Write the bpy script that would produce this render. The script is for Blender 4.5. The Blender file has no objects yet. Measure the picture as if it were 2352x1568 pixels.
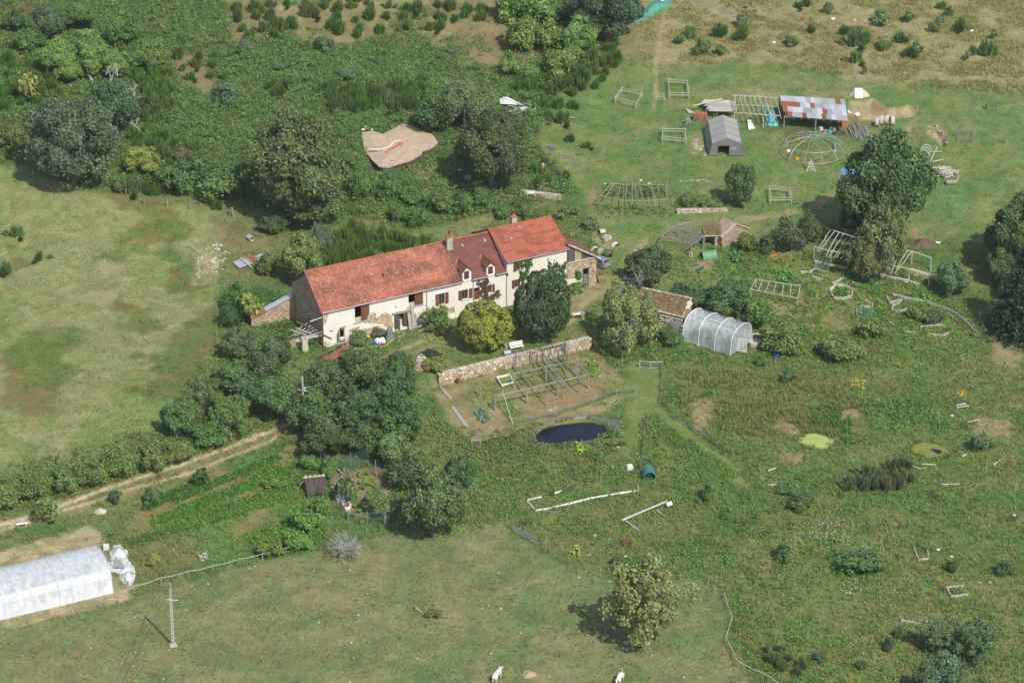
import bpy,math,random
import numpy as np
from mathutils import Vector,Matrix
scene=bpy.context.scene
C=scene.collection
R=math.radians
# camera, sky, sun, exposure
PITCH,HFOV,DIST=R(26.5),R(18.0),479.0
CAM=np.array([0.0,-DIST*math.cos(PITCH),DIST*math.sin(PITCH)])
cd=bpy.data.cameras.new('camera')
cam=bpy.data.objects.new('camera',cd)
C.objects.link(cam)
cam.location=CAM
cam.rotation_euler=(R(90)-PITCH,0,0)
cd.sensor_width=36.0
cd.lens=18.0/math.tan(HFOV/2)
cd.clip_start,cd.clip_end=1.0,6000.0
scene.camera=cam
SUN_EL=R(48)
SUN_DIR=Vector((0.53,-0.85,0)).normalized()
w=bpy.data.worlds.new('World')
scene.world=w
w.use_nodes=True
nt=w.node_tree
bg=nt.nodes['Background']
sky=nt.nodes.new('ShaderNodeTexSky')
sky.sky_type='NISHITA'
sky.sun_disc=False
sky.sun_elevation=SUN_EL
sky.sun_rotation=math.atan2(SUN_DIR.x,SUN_DIR.y)
sky.air_density,sky.dust_density=1.0,1.5
nt.links.new(sky.outputs[0],bg.inputs[0])
bg.inputs[1].default_value=0.14
sd=bpy.data.lights.new('sun','SUN')
sd.energy,sd.angle,sd.color=4.0,R(0.6),(1.0,0.955,0.88)
sun=bpy.data.objects.new('sun',sd)
C.objects.link(sun)
tosun=Vector((SUN_DIR.x*math.cos(SUN_EL),SUN_DIR.y*math.cos(SUN_EL),math.sin(SUN_EL)))
sun.rotation_euler=tosun.to_track_quat('Z','Y').to_euler()
sun.location=(60,-90,120)
vs=scene.view_settings
vs.view_transform,vs.look,vs.exposure,vs.gamma='Standard','None',0.06,1.0
vs.use_curve_mapping=False
cy=scene.cycles
cy.max_bounces,cy.diffuse_bounces,cy.glossy_bounces,cy.transmission_bounces,cy.transparent_max_bounces=5,3,2,4,10
rng=np.random.default_rng(11)
rnd=random.Random(5)
# from the picture's points to points on the ground
F=1176.0/math.tan(HFOV/2)
FW=np.array([0.0,math.cos(PITCH),-math.sin(PITCH)])
UP=np.array([0.0,math.sin(PITCH),math.cos(PITCH)])
def smooth(t):
 t=np.clip(t,0,1)
 return t*t*(3-2*t)
def vn(x,y,scale,seed=0):
 x=np.asarray(x,float)/scale+seed*17.31
 y=np.asarray(y,float)/scale-seed*9.77
 xi,yi=np.floor(x).astype(np.int64),np.floor(y).astype(np.int64)
 fx,fy=smooth(x-xi),smooth(y-yi)
 def h(a,b):
  n=(a*374761393+b*668265263+seed*974711)&0x7fffffff
  n=((n^(n>>13))*1274126177)&0x7fffffff
  return((n^(n>>16))&0xffff)/65535.0
 return(h(xi,yi)*(1-fx)+h(xi+1,yi)*fx)*(1-fy)+(h(xi,yi+1)*(1-fx)+h(xi+1,yi+1)*fx)*fy
def fbm(x,y,scale,seed=0,n=3):
 s,a,t=0,1.0,0
 for i in range(n):
  s=s+a*vn(x,y,scale/2**i,seed+i*7)
  t+=a
  a*=0.6
 return s/t
WALL_A,WALL_B=None,None
DIGS=[]
def poly_sd(px,py,poly):
 px,py=np.asarray(px,float),np.asarray(py,float)
 d=np.full(px.shape,1e18)
 ins=np.zeros(px.shape,bool)
 n=len(poly)
 for i in range(n):
  ax,ay=poly[i]
  bx,by=poly[(i+1)%n]
  ex,ey=bx-ax,by-ay
  t=np.clip(((px-ax)*ex+(py-ay)*ey)/max(ex*ex+ey*ey,1e-12),0,1)
  d=np.minimum(d,(px-ax-t*ex)**2+(py-ay-t*ey)**2)
  if ay!=by:
   c=((ay>py)!=(by>py))&(px<(bx-ax)*(py-ay)/(by-ay)+ax)
   ins^=c
 return np.where(ins,1,-1)*np.sqrt(d)
def tz(x,y):
 x,y=np.asarray(x,float),np.asarray(y,float)
 r=np.maximum(0,y-14)
 z=0.075*(np.sqrt(r*r+144)-12)
 lf=smooth((-8-x)/40)
 z=z+0.05*lf*(np.sqrt(np.maximum(0,y-22)**2+64)-8)
 z=z+(fbm(x,y,18,3,2)-0.5)*0.7*smooth((np.hypot(x+12,y-8)-16)/20)
 if WALL_A is not None:
  dx,dy=WALL_B[0]-WALL_A[0],WALL_B[1]-WALL_A[1]
  L=math.hypot(dx,dy)
  dx,dy=dx/L,dy/L
  s=(x-WALL_A[0])*dx+(y-WALL_A[1])*dy
  f=(x-WALL_A[0])*dy-(y-WALL_A[1])*dx
  out=np.maximum(0,np.maximum(-s,s-L))
  wd=0.5+smooth(out/9)*13
  z=z-1.75*smooth((f+0.95)/(wd+0.2))
  z=z-0.012*np.maximum(0,f-15)
 for poly,dep,ew in DIGS:
  x0=min(p[0]for p in poly)-3;x1=max(p[0]for p in poly)+3
  y0=min(p[1]for p in poly)-3;y1=max(p[1]for p in poly)+3
  m=(x>x0)&(x<x1)&(y>y0)&(y<y1)
  if np.any(m):
   if z.ndim==0:
    z=z-dep*smooth(poly_sd(x,y,poly)/ew)
   else:
    z[m]-=dep*smooth(poly_sd(x[m],y[m],poly)/ew)
 return z
def atz(px,py,z):
 px,py=np.asarray(px,float),np.asarray(py,float)
 dx=(px-1176)/F
 k=(784-py)/F
 dy=FW[1]+UP[1]*k
 dz=FW[2]+UP[2]*k
 t=(z-CAM[2])/dz
 return dx*t,CAM[1]+dy*t,np.zeros_like(dx)+z
def at_n(px,py):
 px,py=np.asarray(px,float),np.asarray(py,float)
 z=np.zeros(px.shape)
 for i in range(14):
  x,y,_=atz(px,py,z)
  z=z+(tz(x,y)-z)*(1.0 if i<6 else 0.6)
 x,y,_=atz(px,py,z)
 return x,y,tz(x,y)
def at(px,py):
 x,y,z=at_n(np.array([px]),np.array([py]))
 return Vector((x[0],y[0],z[0]))
def up_at(px,py,h):
 z=0.0
 for i in range(12):
  x,y,_=atz(px,py,z)
  z=float(tz(np.array([x]),np.array([y]))[0])+h
 x,y,_=atz(px,py,z)
 return Vector((float(x),float(y),z))
def proj(x,y,z):
 dx,dy,dz=x-CAM[0],y-CAM[1],z-CAM[2]
 zc=dy*FW[1]+dz*FW[2]
 return 1176+F*dx/zc,784-F*(dy*UP[1]+dz*UP[2])/zc,F/zc
def ppm(v):
 d=np.array(v)-CAM
 return F/float(d@FW),math.hypot(d[0],d[1])/float(np.linalg.norm(d)),abs(d[2])/float(np.linalg.norm(d))
def tile(ox,oy,s=4.0):
 return lambda x,y:(ox+x/s,oy+y/s)
T1,T2,T3,T4=tile(0,0),tile(588,0),tile(1176,0),tile(1764,0)
T5,T6,T7,T8=tile(0,392),tile(588,392),tile(1176,392),tile(1764,392)
U1,U2,U3,U4=tile(0,784),tile(588,784),tile(1176,784),tile(1764,784)
U5,U6,U7,U8=tile(0,1176),tile(588,1176),tile(1176,1176),tile(1764,1176)
def zt(ox,oy,s):
 return lambda x,y:((ox+x/s)*0.57422,(oy+y/s)*0.57422)
Z1,Z2,Z3=zt(1100,1000,3.7333),zt(1600,1000,2.56),zt(1900,820,2.1333)
Z4,Z5,Z6=zt(2700,320,2.8),zt(3050,340,2.9875),zt(1950,1350,2.56)
Y1,Y2,Y3,Y4=zt(1950,360,2.4889),zt(1420,480,3.7333),zt(2320,980,8.145),zt(0,2120,2.357)
Y5,Y6,Y7=zt(3400,1080,2.24),zt(2560,1100,2.56),zt(1150,1780,2.636)
_a,_b=at(1008,886),at(1358,800)
_a2,_b2=atz(1008,886,-1.75),atz(1358,800,-1.75)
WALL_A,WALL_B=(float(_a2[0]),float(_a2[1])),(float(_b2[0]),float(_b2[1]))
# object helpers
def tag(o,label=None,cat=None,group=None,kind=None):
 if label:o['label']=label
 if cat:o['category']=cat
 if group:o['group']=group
 if kind:o['kind']=kind
 return o
def thing(name,label,cat,loc,rz=0.0,group=None):
 o=bpy.data.objects.new(name,None)
 o.empty_display_size=0.2
 C.objects.link(o)
 o.location=loc
 o.rotation_euler=(0,0,rz)
 return tag(o,label,cat,group)
def wloc(o):
 v=Vector((0,0,0))
 while o is not None:
  v+=o.location
  o=o.parent
 return v
def link(name,me,m,parent=None):
 o=bpy.data.objects.new(name,me)
 C.objects.link(o)
 if m is not None and not me.materials:
  for q in(m if isinstance(m,(list,tuple))else[m]):
   me.materials.append(q)
 o.parent=parent
 return o
class MB:
 def __init__(s):
  s.v,s.f,s.m,s.c=[],[],[],[]
 def add(s,vs,fs,mi=0,col=None):
  b=len(s.v)
  s.v+=[tuple(p)for p in vs]
  s.f+=[tuple(b+i for i in f)for f in fs]
  s.m+=[mi]*len(fs)
  s.c+=[col if col is not None else 1.0]*len(vs)
  return s
 def box(s,c,sz,rz=0.0,mi=0,col=None,M=None):
  x,y,z=sz[0]/2,sz[1]/2,sz[2]/2
  P=[Vector(p)for p in((-x,-y,-z),(x,-y,-z),(x,y,-z),(-x,y,-z),(-x,-y,z),(x,-y,z),(x,y,z),(-x,y,z))]
  if M is None:
   M=Matrix.Rotation(rz,3,'Z')
  P=[Vector(c)+M@p for p in P]
  return s.add(P,[(0,3,2,1),(4,5,6,7),(0,1,5,4),(1,2,6,5),(2,3,7,6),(3,0,4,7)],mi,col)
 def beam(s,p,q,wd,ht,mi=0,col=None):
  p,q=Vector(p),Vector(q)
  d=(q-p)
  L=d.length
  d.normalize()
  a=d.cross(Vector((0,0,1)))
  if a.length<1e-4:a=Vector((1,0,0))
  a.normalize()
  b=a.cross(d)
  M=Matrix((d,a,b)).transposed()
  return s.box((p+q)/2,(L,wd,ht),mi=mi,col=col,M=M)
 def tube(s,pts,rad,n=6,cap=True,mi=0,col=None):
  pts=[Vector(p)for p in pts]
  if not isinstance(rad,(list,tuple)):rad=[rad]*len(pts)
  vs,fs=[],[]
  for i,p in enumerate(pts):
   d=(pts[min(i+1,len(pts)-1)]-pts[max(i-1,0)]).normalized()
   a=d.cross(Vector((0.13,0.21,1)))
   if a.length<1e-3:a=Vector((1,0,0))
   a.normalize()
   b=d.cross(a)
   for k in range(n):
    t=2*math.pi*k/n
    vs.append(p+(a*math.cos(t)+b*math.sin(t))*rad[i])
  for i in range(len(pts)-1):
   for k in range(n):
    fs.append((i*n+k,i*n+(k+1)%n,(i+1)*n+(k+1)%n,(i+1)*n+k))
  if cap:
   fs.append(tuple(range(n-1,-1,-1)))
   fs.append(tuple((len(pts)-1)*n+k for k in range(n)))
  return s.add(vs,fs,mi,col)
 def pole(s,p,q,r,n=6,bend=0.02,col=None):
  p,q=Vector(p),Vector(q)
  L=(q-p).length
  pts,rd=[],[]
  k=4 if L>1 else 2
  for i in range(k+1):
   t=i/k
   w_=bend*L*math.sin(t*math.pi)
   pts.append(p.lerp(q,t)+Vector((rnd.uniform(-1,1),rnd.uniform(-1,1),rnd.uniform(-1,1)))*w_)
   rd.append(r*(1.08-0.25*t)*rnd.uniform(0.93,1.07))
  return s.tube(pts,rd,n,True,0,col)
 def build(s,name,m,parent=None,shade=False):
  me=bpy.data.meshes.new(name)
  off=wloc(parent)if parent is not None else Vector((0,0,0))
  me.from_pydata([(p[0]-off.x,p[1]-off.y,p[2]-off.z)for p in s.v],[],s.f)
  mats=m if isinstance(m,(list,tuple))else[m]
  for q in mats:me.materials.append(q)
  if len(mats)>1:me.polygons.foreach_set('material_index',s.m)
  a=me.attributes.new('tint','FLOAT','POINT')
  a.data.foreach_set('value',s.c)
  if shade:me.polygons.foreach_set('use_smooth',[True]*len(s.f))
  me.update()
  o=bpy.data.objects.new(name,me)
  C.objects.link(o)
  o.parent=parent
  return o
def quads_mesh(name,V,n,col):
 """V (n*4, 3) corner points of n loose quads, col (n*4, 3) colours."""
 me=bpy.data.meshes.new(name)
 me.vertices.add(n*4)
 me.vertices.foreach_set('co',np.ascontiguousarray(V,np.float32).ravel())
 me.loops.add(n*4)
 me.loops.foreach_set('vertex_index',np.arange(n*4,dtype=np.int32))
 me.polygons.add(n)
 me.polygons.foreach_set('loop_start',np.arange(0,n*4,4,dtype=np.int32))
 a=me.attributes.new('Col','FLOAT_COLOR','POINT')
 rgba=np.ones((n*4,4),np.float32)
 rgba[:,:3]=col
 a.data.foreach_set('color',rgba.ravel())
 me.update(calc_edges=True)
 return me
def unit(a):
 return a/np.maximum(np.linalg.norm(a,axis=-1,keepdims=True),1e-9)
def leaf_quads(P,N,size,g,asp=0.62):
 """diamond leaves at P (n,3) facing N with half length size (n)."""
 n=len(P)
 r=unit(g.normal(size=(n,3)))
 a=unit(np.cross(N,r))
 b=np.cross(N,a)
 s=np.asarray(size).reshape(-1,1)
 V=np.empty((n,4,3))
 V[:,0]=P-a*s
 V[:,1]=P-b*s*asp+N*s*0.18
 V[:,2]=P+a*s
 V[:,3]=P+b*s*asp+N*s*0.18
 return V.reshape(-1,3)
def lin(r,g_,b):
 f=lambda c:((c/255+0.055)/1.055)**2.4 if c>10 else c/255/12.92
 return np.array([f(r),f(g_),f(b)])
# materials
MATS={}
def mat(name,c1,c2=None,scale=2.0,rough=0.85,bump=0.0,metal=0.0,var=0.12,tint=True,bscale=None,spec=0.3):
 if name in MATS:return MATS[name]
 m=bpy.data.materials.new(name)
 m.use_nodes=True
 nt=m.node_tree
 N,Lk=nt.nodes,nt.links
 bs=N['Principled BSDF']
 bs.inputs['Roughness'].default_value=rough
 bs.inputs['Metallic'].default_value=metal
 bs.inputs['Specular IOR Level'].default_value=spec
 geo=N.new('ShaderNodeNewGeometry')
 nz=N.new('ShaderNodeTexNoise')
 nz.inputs['Scale'].default_value=scale
 nz.inputs['Detail'].default_value=5
 nz.inputs['Roughness'].default_value=0.65
 Lk.new(geo.outputs['Position'],nz.inputs['Vector'])
 rmp=N.new('ShaderNodeMapRange')
 rmp.inputs[1].default_value,rmp.inputs[2].default_value=0.32,0.68
 Lk.new(nz.outputs['Fac'],rmp.inputs[0])
 mx=N.new('ShaderNodeMix')
 mx.data_type='RGBA'
 mx.inputs['A'].default_value=(*c1,1)
 c2=c2 if c2 is not None else tuple(c*0.75 for c in c1)
 mx.inputs['B'].default_value=(*c2,1)
 Lk.new(rmp.outputs[0],mx.inputs['Factor'])
 oi=N.new('ShaderNodeObjectInfo')
 ml=N.new('ShaderNodeMapRange')
 ml.inputs[3].default_value,ml.inputs[4].default_value=1-var,1+var
 Lk.new(oi.outputs['Random'],ml.inputs[0])
 val=ml.outputs[0]
 if tint:
  at_=N.new('ShaderNodeAttribute')
  at_.attribute_name='tint'
  mm=N.new('ShaderNodeMath')
  mm.operation='MULTIPLY'
  Lk.new(val,mm.inputs[0])
  Lk.new(at_.outputs['Fac'],mm.inputs[1])
  val=mm.outputs[0]
 vm=N.new('ShaderNodeVectorMath')
 vm.operation='SCALE'
 Lk.new(mx.outputs['Result'],vm.inputs[0])
 Lk.new(val,vm.inputs['Scale'])
 Lk.new(vm.outputs[0],bs.inputs['Base Color'])
 if bump:
  n2=N.new('ShaderNodeTexNoise')
  n2.inputs['Scale'].default_value=bscale or scale*3
  n2.inputs['Detail'].default_value=4
  Lk.new(geo.outputs['Position'],n2.inputs['Vector'])
  bp=N.new('ShaderNodeBump')
  bp.inputs['Strength'].default_value=1.0
  bp.inputs['Distance'].default_value=bump
  Lk.new(n2.outputs['Fac'],bp.inputs['Height'])
  Lk.new(bp.outputs[0],bs.inputs['Normal'])
 MATS[name]=m
 return m
def leaf_mat(name,objcol=True,trans=0.30,rough=0.5):
 m=bpy.data.materials.new(name)
 m.use_nodes=True
 nt=m.node_tree
 N,Lk=nt.nodes,nt.links
 bs=N['Principled BSDF']
 bs.inputs['Roughness'].default_value=rough
 bs.inputs['Specular IOR Level'].default_value=0.35
 a=N.new('ShaderNodeAttribute')
 a.attribute_name='Col'
 col=a.outputs['Color']
 if objcol:
  oi=N.new('ShaderNodeObjectInfo')
  mx=N.new('ShaderNodeVectorMath')
  mx.operation='MULTIPLY'
  Lk.new(a.outputs['Color'],mx.inputs[0])
  Lk.new(oi.outputs['Color'],mx.inputs[1])
  col=mx.outputs[0]
 Lk.new(col,bs.inputs['Base Color'])
 tr=N.new('ShaderNodeBsdfTranslucent')
 Lk.new(col,tr.inputs['Color'])
 ms=N.new('ShaderNodeMixShader')
 ms.inputs[0].default_value=trans
 Lk.new(bs.outputs[0],ms.inputs[1])
 Lk.new(tr.outputs[0],ms.inputs[2])
 Lk.new(ms.outputs[0],N['Material Output'].inputs[0])
 return m
def film_mat(name,alpha,col=(0.85,0.88,0.92),rough=0.25,bump=0.03,scale=2.5):
 m=bpy.data.materials.new(name)
 m.use_nodes=True
 nt=m.node_tree
 N,Lk=nt.nodes,nt.links
 bs=N['Principled BSDF']
 bs.inputs['Base Color'].default_value=(*col,1)
 bs.inputs['Roughness'].default_value=rough
 bs.inputs['Specular IOR Level'].default_value=0.6
 geo=N.new('ShaderNodeNewGeometry')
 nz=N.new('ShaderNodeTexNoise')
 nz.inputs['Scale'].default_value=scale
 nz.inputs['Detail'].default_value=4
 mp=N.new('ShaderNodeMapping')
 mp.inputs['Scale'].default_value=(1,1,0.45)
 Lk.new(geo.outputs['Position'],mp.inputs[0])
 Lk.new(mp.outputs[0],nz.inputs['Vector'])
 bp=N.new('ShaderNodeBump')
 bp.inputs['Strength'].default_value=1.0
 bp.inputs['Distance'].default_value=bump
 Lk.new(nz.outputs['Fac'],bp.inputs['Height'])
 Lk.new(bp.outputs[0],bs.inputs['Normal'])
 tp=N.new('ShaderNodeBsdfTransparent')
 tp.inputs[0].default_value=(0.95,0.97,0.98,1)
 mr=N.new('ShaderNodeMapRange')
 mr.inputs[1].default_value,mr.inputs[2].default_value=0.3,0.7
 mr.inputs[3].default_value,mr.inputs[4].default_value=alpha-0.12,alpha+0.12
 Lk.new(nz.outputs['Fac'],mr.inputs[0])
 ms=N.new('ShaderNodeMixShader')
 Lk.new(mr.outputs[0],ms.inputs[0])
 Lk.new(tp.outputs[0],ms.inputs[1])
 Lk.new(bs.outputs[0],ms.inputs[2])
 Lk.new(ms.outputs[0],N['Material Output'].inputs[0])
 return m
WOOD=mat('weathered_wood',(0.34,0.31,0.27),(0.20,0.18,0.155),3,0.9,0.01)
WOODD=mat('dark_wood',(0.13,0.115,0.10),(0.075,0.065,0.055),3,0.9,0.01)
WOODL=mat('pale_wood',(0.52,0.49,0.43),(0.36,0.33,0.28),3,0.9,0.01)
BARK=mat('bark',(0.16,0.135,0.11),(0.08,0.07,0.06),4,0.95,0.03)
LICHEN=mat('lichened_bark',(0.42,0.42,0.39),(0.24,0.23,0.21),4,0.95,0.02)
STONE=mat('golden_stone',(0.52,0.40,0.26),(0.34,0.26,0.17),1.6,0.95,0.03,var=0.25)
STONEP=mat('pale_stone',(0.60,0.54,0.45),(0.42,0.37,0.30),1.6,0.95,0.03,var=0.2)
EARTH=mat('bare_earth',(0.40,0.29,0.19),(0.27,0.20,0.13),1.5,1,0.05)
WHITE=mat('white_paint',(0.80,0.80,0.77),(0.68,0.67,0.63),2,0.7)
WIRE=mat('wire',(0.30,0.30,0.29),None,2,0.5,0,0.4)
STEEL=mat('galvanised_steel',(0.48,0.50,0.51),(0.36,0.38,0.39),3,0.5,0,0.5)
BLACK=mat('black_rubber',(0.03,0.03,0.033),(0.05,0.05,0.05),3,0.6)
LEAF=leaf_mat('leaves')
GRASSM=leaf_mat('blades',False,0.25,0.7)
# the ground
def wpoly(pts):
 x,y,z=at_n(np.array([p[0]for p in pts],float),np.array([p[1]for p in pts],float))
 return list(zip(x,y))
POND=[U3(*p)for p in((200,840),(280,770),(430,735),(640,715),(760,725),(880,780),(870,850),(720,915),(520,935),(330,945),(225,915))]
_pw=wpoly(POND)
DIGS.append((_pw,1.2,0.7))
BANK=[T4(*p)for p in((745,925),(960,915),(1010,960),(1110,1000),(1180,1000),(1300,955),(1400,1000),(1420,1040),(1320,1080),(1160,1090),(1000,1110),(850,1100),(740,1050))]
BANK2=[T4(*p)for p in((1480,1165),(1560,1160),(1640,1240),(1650,1330),(1580,1360),(1540,1290),(1470,1230))]
BANK3=[T4(*p)for p in((1250,1170),(1330,1140),(1400,1230),(1430,1320),(1370,1330),(1320,1260))]
_b1,_b2w,_b3=wpoly(BANK),wpoly(BANK2),wpoly(BANK3)
DIGS+=[(_b1,0.9,0.8),(_b2w,0.9,0.7),(_b3,0.7,0.9)]
DUCK=[U4(*p)for p in((290,900),(360,855),(440,850),(580,900),(590,940),(520,985),(430,990),(330,960))]
DUCK2=[U4(*p)for p in((1330,955),(1450,930),(1600,960),(1670,1010),(1640,1050),(1500,1070),(1380,1040),(1320,1000))]
_d1,_d2=wpoly(DUCK),wpoly(DUCK2)
_bed={}
def axis(lo,hi,st,far):
 a=list(np.arange(lo,hi+1e-6,st))
 d,v=st,hi
 right=[]
 while v<far:
  d*=1.35;v+=d;right.append(v)
 d,v=st,lo
 left=[]
 while v>-far:
  d*=1.35;v-=d;left.append(v)
 return np.array(left[::-1]+a+right)
gx=axis(-96,96,0.42,900)
gy=axis(-96,130,0.46,900)
GX,GY=np.meshgrid(gx,gy)
gxf,gyf=GX.ravel(),GY.ravel()
gz=tz(gxf,gyf)
farm=smooth((np.hypot(gxf,gyf-15)-170)/200)
gz=gz*(1-farm)+np.minimum(gz,10)*farm
PX,PY,_=proj(gxf,gyf,gz)
wob1=(fbm(gxf,gyf,6,21,3)-0.5)
wob2=(fbm(gxf,gyf,2.2,31,2)-0.5)
n_big,n_mid,n_sm=fbm(gxf,gyf,14,41,3),fbm(gxf,gyf,4.5,51,3),fbm(gxf,gyf,1.4,61,2)
GC=np.zeros((len(gxf),3))
def blend2(A,B,k):
 return lin(*A)[None,:]*(1-k[:,None])+lin(*B)[None,:]*k[:,None]
def paint(poly,A,B,fe=14,amt=1.0,mix='mid',wob=22,sharp=2.6):
 k={'big':n_big,'mid':n_mid,'sm':n_sm}[mix]
 k=smooth((k-0.5)*sharp+0.5)
 m=smooth((poly_sd(PX,PY,poly)+wob1*wob*2+wob2*wob)/fe+0.5)*amt
 GC[:]=GC*(1-m[:,None])+blend2(A,B,k)*m[:,None]
def stroke(pts,wpx,A,B,fe=6,amt=1.0,wob=5):
 d=np.full(PX.shape,1e9)
 for(ax,ay),(bx,by)in zip(pts,pts[1:]):
  ex,ey=bx-ax,by-ay
  t=np.clip(((PX-ax)*ex+(PY-ay)*ey)/(ex*ex+ey*ey),0,1)
  d=np.minimum(d,np.hypot(PX-ax-t*ex,(PY-ay-t*ey)*1.5))
 k=smooth((n_sm-0.5)*2.2+0.5)
 m=smooth((wpx-d+wob1*wob+wob2*wob*2)/fe+0.5)*amt
 GC[:]=GC*(1-m[:,None])+blend2(A,B,k)*m[:,None]
k0=smooth((n_mid-0.5)*2.5+0.5)
GC[:]=blend2((92,118,62),(116,122,74),k0)
paint([(-900,-700),(1450,-700),(1420,60),(1290,200),(1230,330),(1330,440),(1000,520),(560,470),(400,440),(200,430),(70,400),(-900,380)],(78,104,56),(96,110,64),20)
paint([(520,0),(1130,-20),(1180,90),(1150,150),(1080,160),(930,60),(760,110),(640,80),(540,100)],(160,140,104),(132,120,80),26,0.9)
paint([(395,130),(470,120),(500,190),(480,225),(410,180)],(150,128,98),(132,116,80),16,0.8)
paint([(1040,60),(1150,60),(1170,170),(1110,160)],(152,126,94),(140,118,86),16,0.8)
paint([(10,30),(70,5),(80,30),(25,60)],(140,92,66),(110,104,66),14,0.8)
paint([(0,135),(50,120),(55,150),(10,165)],(196,168,138),(160,130,96),10)
paint([(1170,95),(1235,115),(1215,150),(1180,190),(1172,140)],(176,162,148),(130,118,90),14,0.8)
paint([(-900,372),(75,380),(180,432),(330,462),(440,468),(530,500),(505,600),(496,700),(490,850),(380,975),(250,1060),(80,1085),(-900,1120)],(128,142,80),(148,146,98),16,1,'big',12)
for q in([(240,440),(420,470),(440,540),(300,560),(230,660),(210,600),(330,500)],[(0,760),(190,740),(160,830),(250,900),(120,950),(0,930)],[(390,760),(500,700),(495,860),(380,930),(300,900)],[(380,560),(470,600),(440,690),(390,660)],[(20,560),(90,600),(50,660),(0,640)],[(230,640),(330,690),(420,740),(330,790),(260,740)]):
 paint(q,(104,124,58),(126,108,66),26,0.9,'mid',50)
for q in([(60,650),(240,600),(330,640),(200,740),(40,760)],[(150,880),(260,850),(250,930),(150,970)],[(0,420),(120,450),(60,560),(0,540)],[(40,990),(200,960),(140,1040)]):
 paint(q,(162,152,112),(146,144,92),30,0.85,'mid',44)
stroke([(212,478),(270,486),(345,510)],3,(168,150,116),(150,138,96),5,0.7)
paint([(1390,150),(1520,140),(1740,138),(1990,190),(3300,240),(3300,900),(2250,560),(1900,520),(1720,700),(1560,800),(1400,660),(1370,560),(1330,440),(1230,330),(1290,215)],(104,130,66),(126,132,78),18,1,'mid',12)
paint([(1440,-60),(3300,-700),(3300,225),(1995,186),(1750,143),(1620,150),(1530,145),(1460,120)],(130,134,80),(154,142,102),18,1,'mid',14)
paint([(1560,30),(1800,20),(1990,60),(2150,150),(1900,160),(1650,110)],(120,126,76),(150,132,98),40,0.6,'sm',30)
paint([(1290,90),(1500,40),(1500,130),(1440,150)],(150,134,94),(128,124,76),20,0.8)
paint([(1570,0),(1700,40),(1640,20),(1600,-20)],(168,150,126),(150,134,108),8,0.7)
for q in([(1600,160),(1690,165),(1680,205),(1610,195)],[(1640,270),(1560,330),(1460,350),(1440,310)],[(2220,220),(2352,240),(2352,330),(2260,300)],[(2140,420),(2250,430),(2200,520),(2130,500)]):
 paint(q,(92,130,78),(104,132,70),30,0.7,'sm',24)
stroke([(1530,20),(1522,60),(1512,110),(1506,160),(1508,215),(1500,250)],4,(172,152,112),(156,142,98),5,0.9)
stroke([(1500,250),(1492,262),(1430,300),(1386,330),(1380,380),(1350,470)],3.5,(146,142,92),(128,134,76),6,0.6)
paint([(1640,210),(1960,205),(1960,222),(1700,222)],(166,146,104),(140,132,84),6,0.7)
paint([(1720,275),(1930,285),(1935,305),(1740,300)],(120,104,76),(96,104,58),10,0.8)
paint(BANK,(188,164,132),(146,130,94),8,1,'sm',8)
paint([T4(*p)for p in((745,930),(960,920),(1010,965),(1100,1005),(1060,1040),(960,1000),(800,980))],(184,158,124),(160,128,94),6,0.9,'sm',6)
paint(BANK2,(180,150,118),(122,118,76),8,1,'sm',8)
paint(BANK3,(176,146,114),(130,122,80),10,0.9,'sm',8)
paint([T3(*p)for p in((1650,1250),(1710,1250),(1720,1340),(1660,1380),(1630,1310))],(180,160,124),(132,130,78),8,0.8,'sm')
stroke([(1935,430),(1880,470),(1800,492),(1700,505)],10,(178,150,116),(136,134,80),12,0.9)
stroke([(1700,500),(1600,510),(1500,540),(1450,580),(1415,640),(1370,665)],11,(150,146,94),(120,132,72),12,0.55)
stroke([(1490,545),(1462,575),(1440,590)],8,(186,166,136),(146,140,96),10,0.7)
paint([(1310,650),(1420,640),(1400,680),(1340,720),(1310,740),(1295,700)],(176,150,118),(140,130,84),16,0.85,'sm')
stroke([(1400,655),(1340,700),(1310,735),(1290,750)],6,(184,160,128),(160,140,104),8,0.8)
paint([(880,820),(960,770),(1050,740),(1100,770),(1180,800),(1150,810),(1010,850),(930,840)],(120,132,70),(134,130,82),16,0.9)
stroke([(860,830),(930,800),(1000,772),(1060,752)],7,(184,168,140),(140,134,90),8,0.85)
stroke([(900,838),(970,802),(1030,782)],5,(178,160,130),(130,130,80),8,0.7)
paint([(800,780),(870,760),(960,745),(1000,735),(1040,720),(990,735),(900,775)],(118,132,68),(140,130,84),10,0.8)
paint([(745,545),(830,500),(900,520),(880,560),(790,600)],(156,132,94),(126,118,76),14,0.9)
paint([(900,535),(1050,500),(1130,490),(1125,525),(980,555)],(112,134,72),(136,132,86),12,0.9)
paint([(940,380),(1040,360),(1050,400),(1000,440),(950,420)],(150,136,92),(118,124,72),14,0.8,'sm')
stroke([(1090,435),(1160,445),(1205,460)],3,(186,172,146),(150,144,104),5,0.8)
stroke([(1035,340),(1040,400),(1042,420)],5,(150,118,92),(120,100,74),6,0.8)
stroke([(1357,465),(1362,440),(1366,435)],6,(176,142,116),(150,120,90),6,0.9)
paint([(1365,540),(1400,545),(1425,570),(1390,590)],(178,156,126),(130,126,82),10,0.8,'sm')
paint([(1210,405),(1265,430),(1280,445),(1210,440)],(178,152,120),(130,122,78),8,0.7,'sm')
paint([(460,565),(530,575),(520,600),(500,640),(450,640),(445,605)],(190,166,126),(150,134,92),14,0.8,'sm')
paint([(480,490),(620,520),(640,570),(600,640),(530,650),(500,580)],(146,124,88),(122,122,74),16,0.75)
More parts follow.
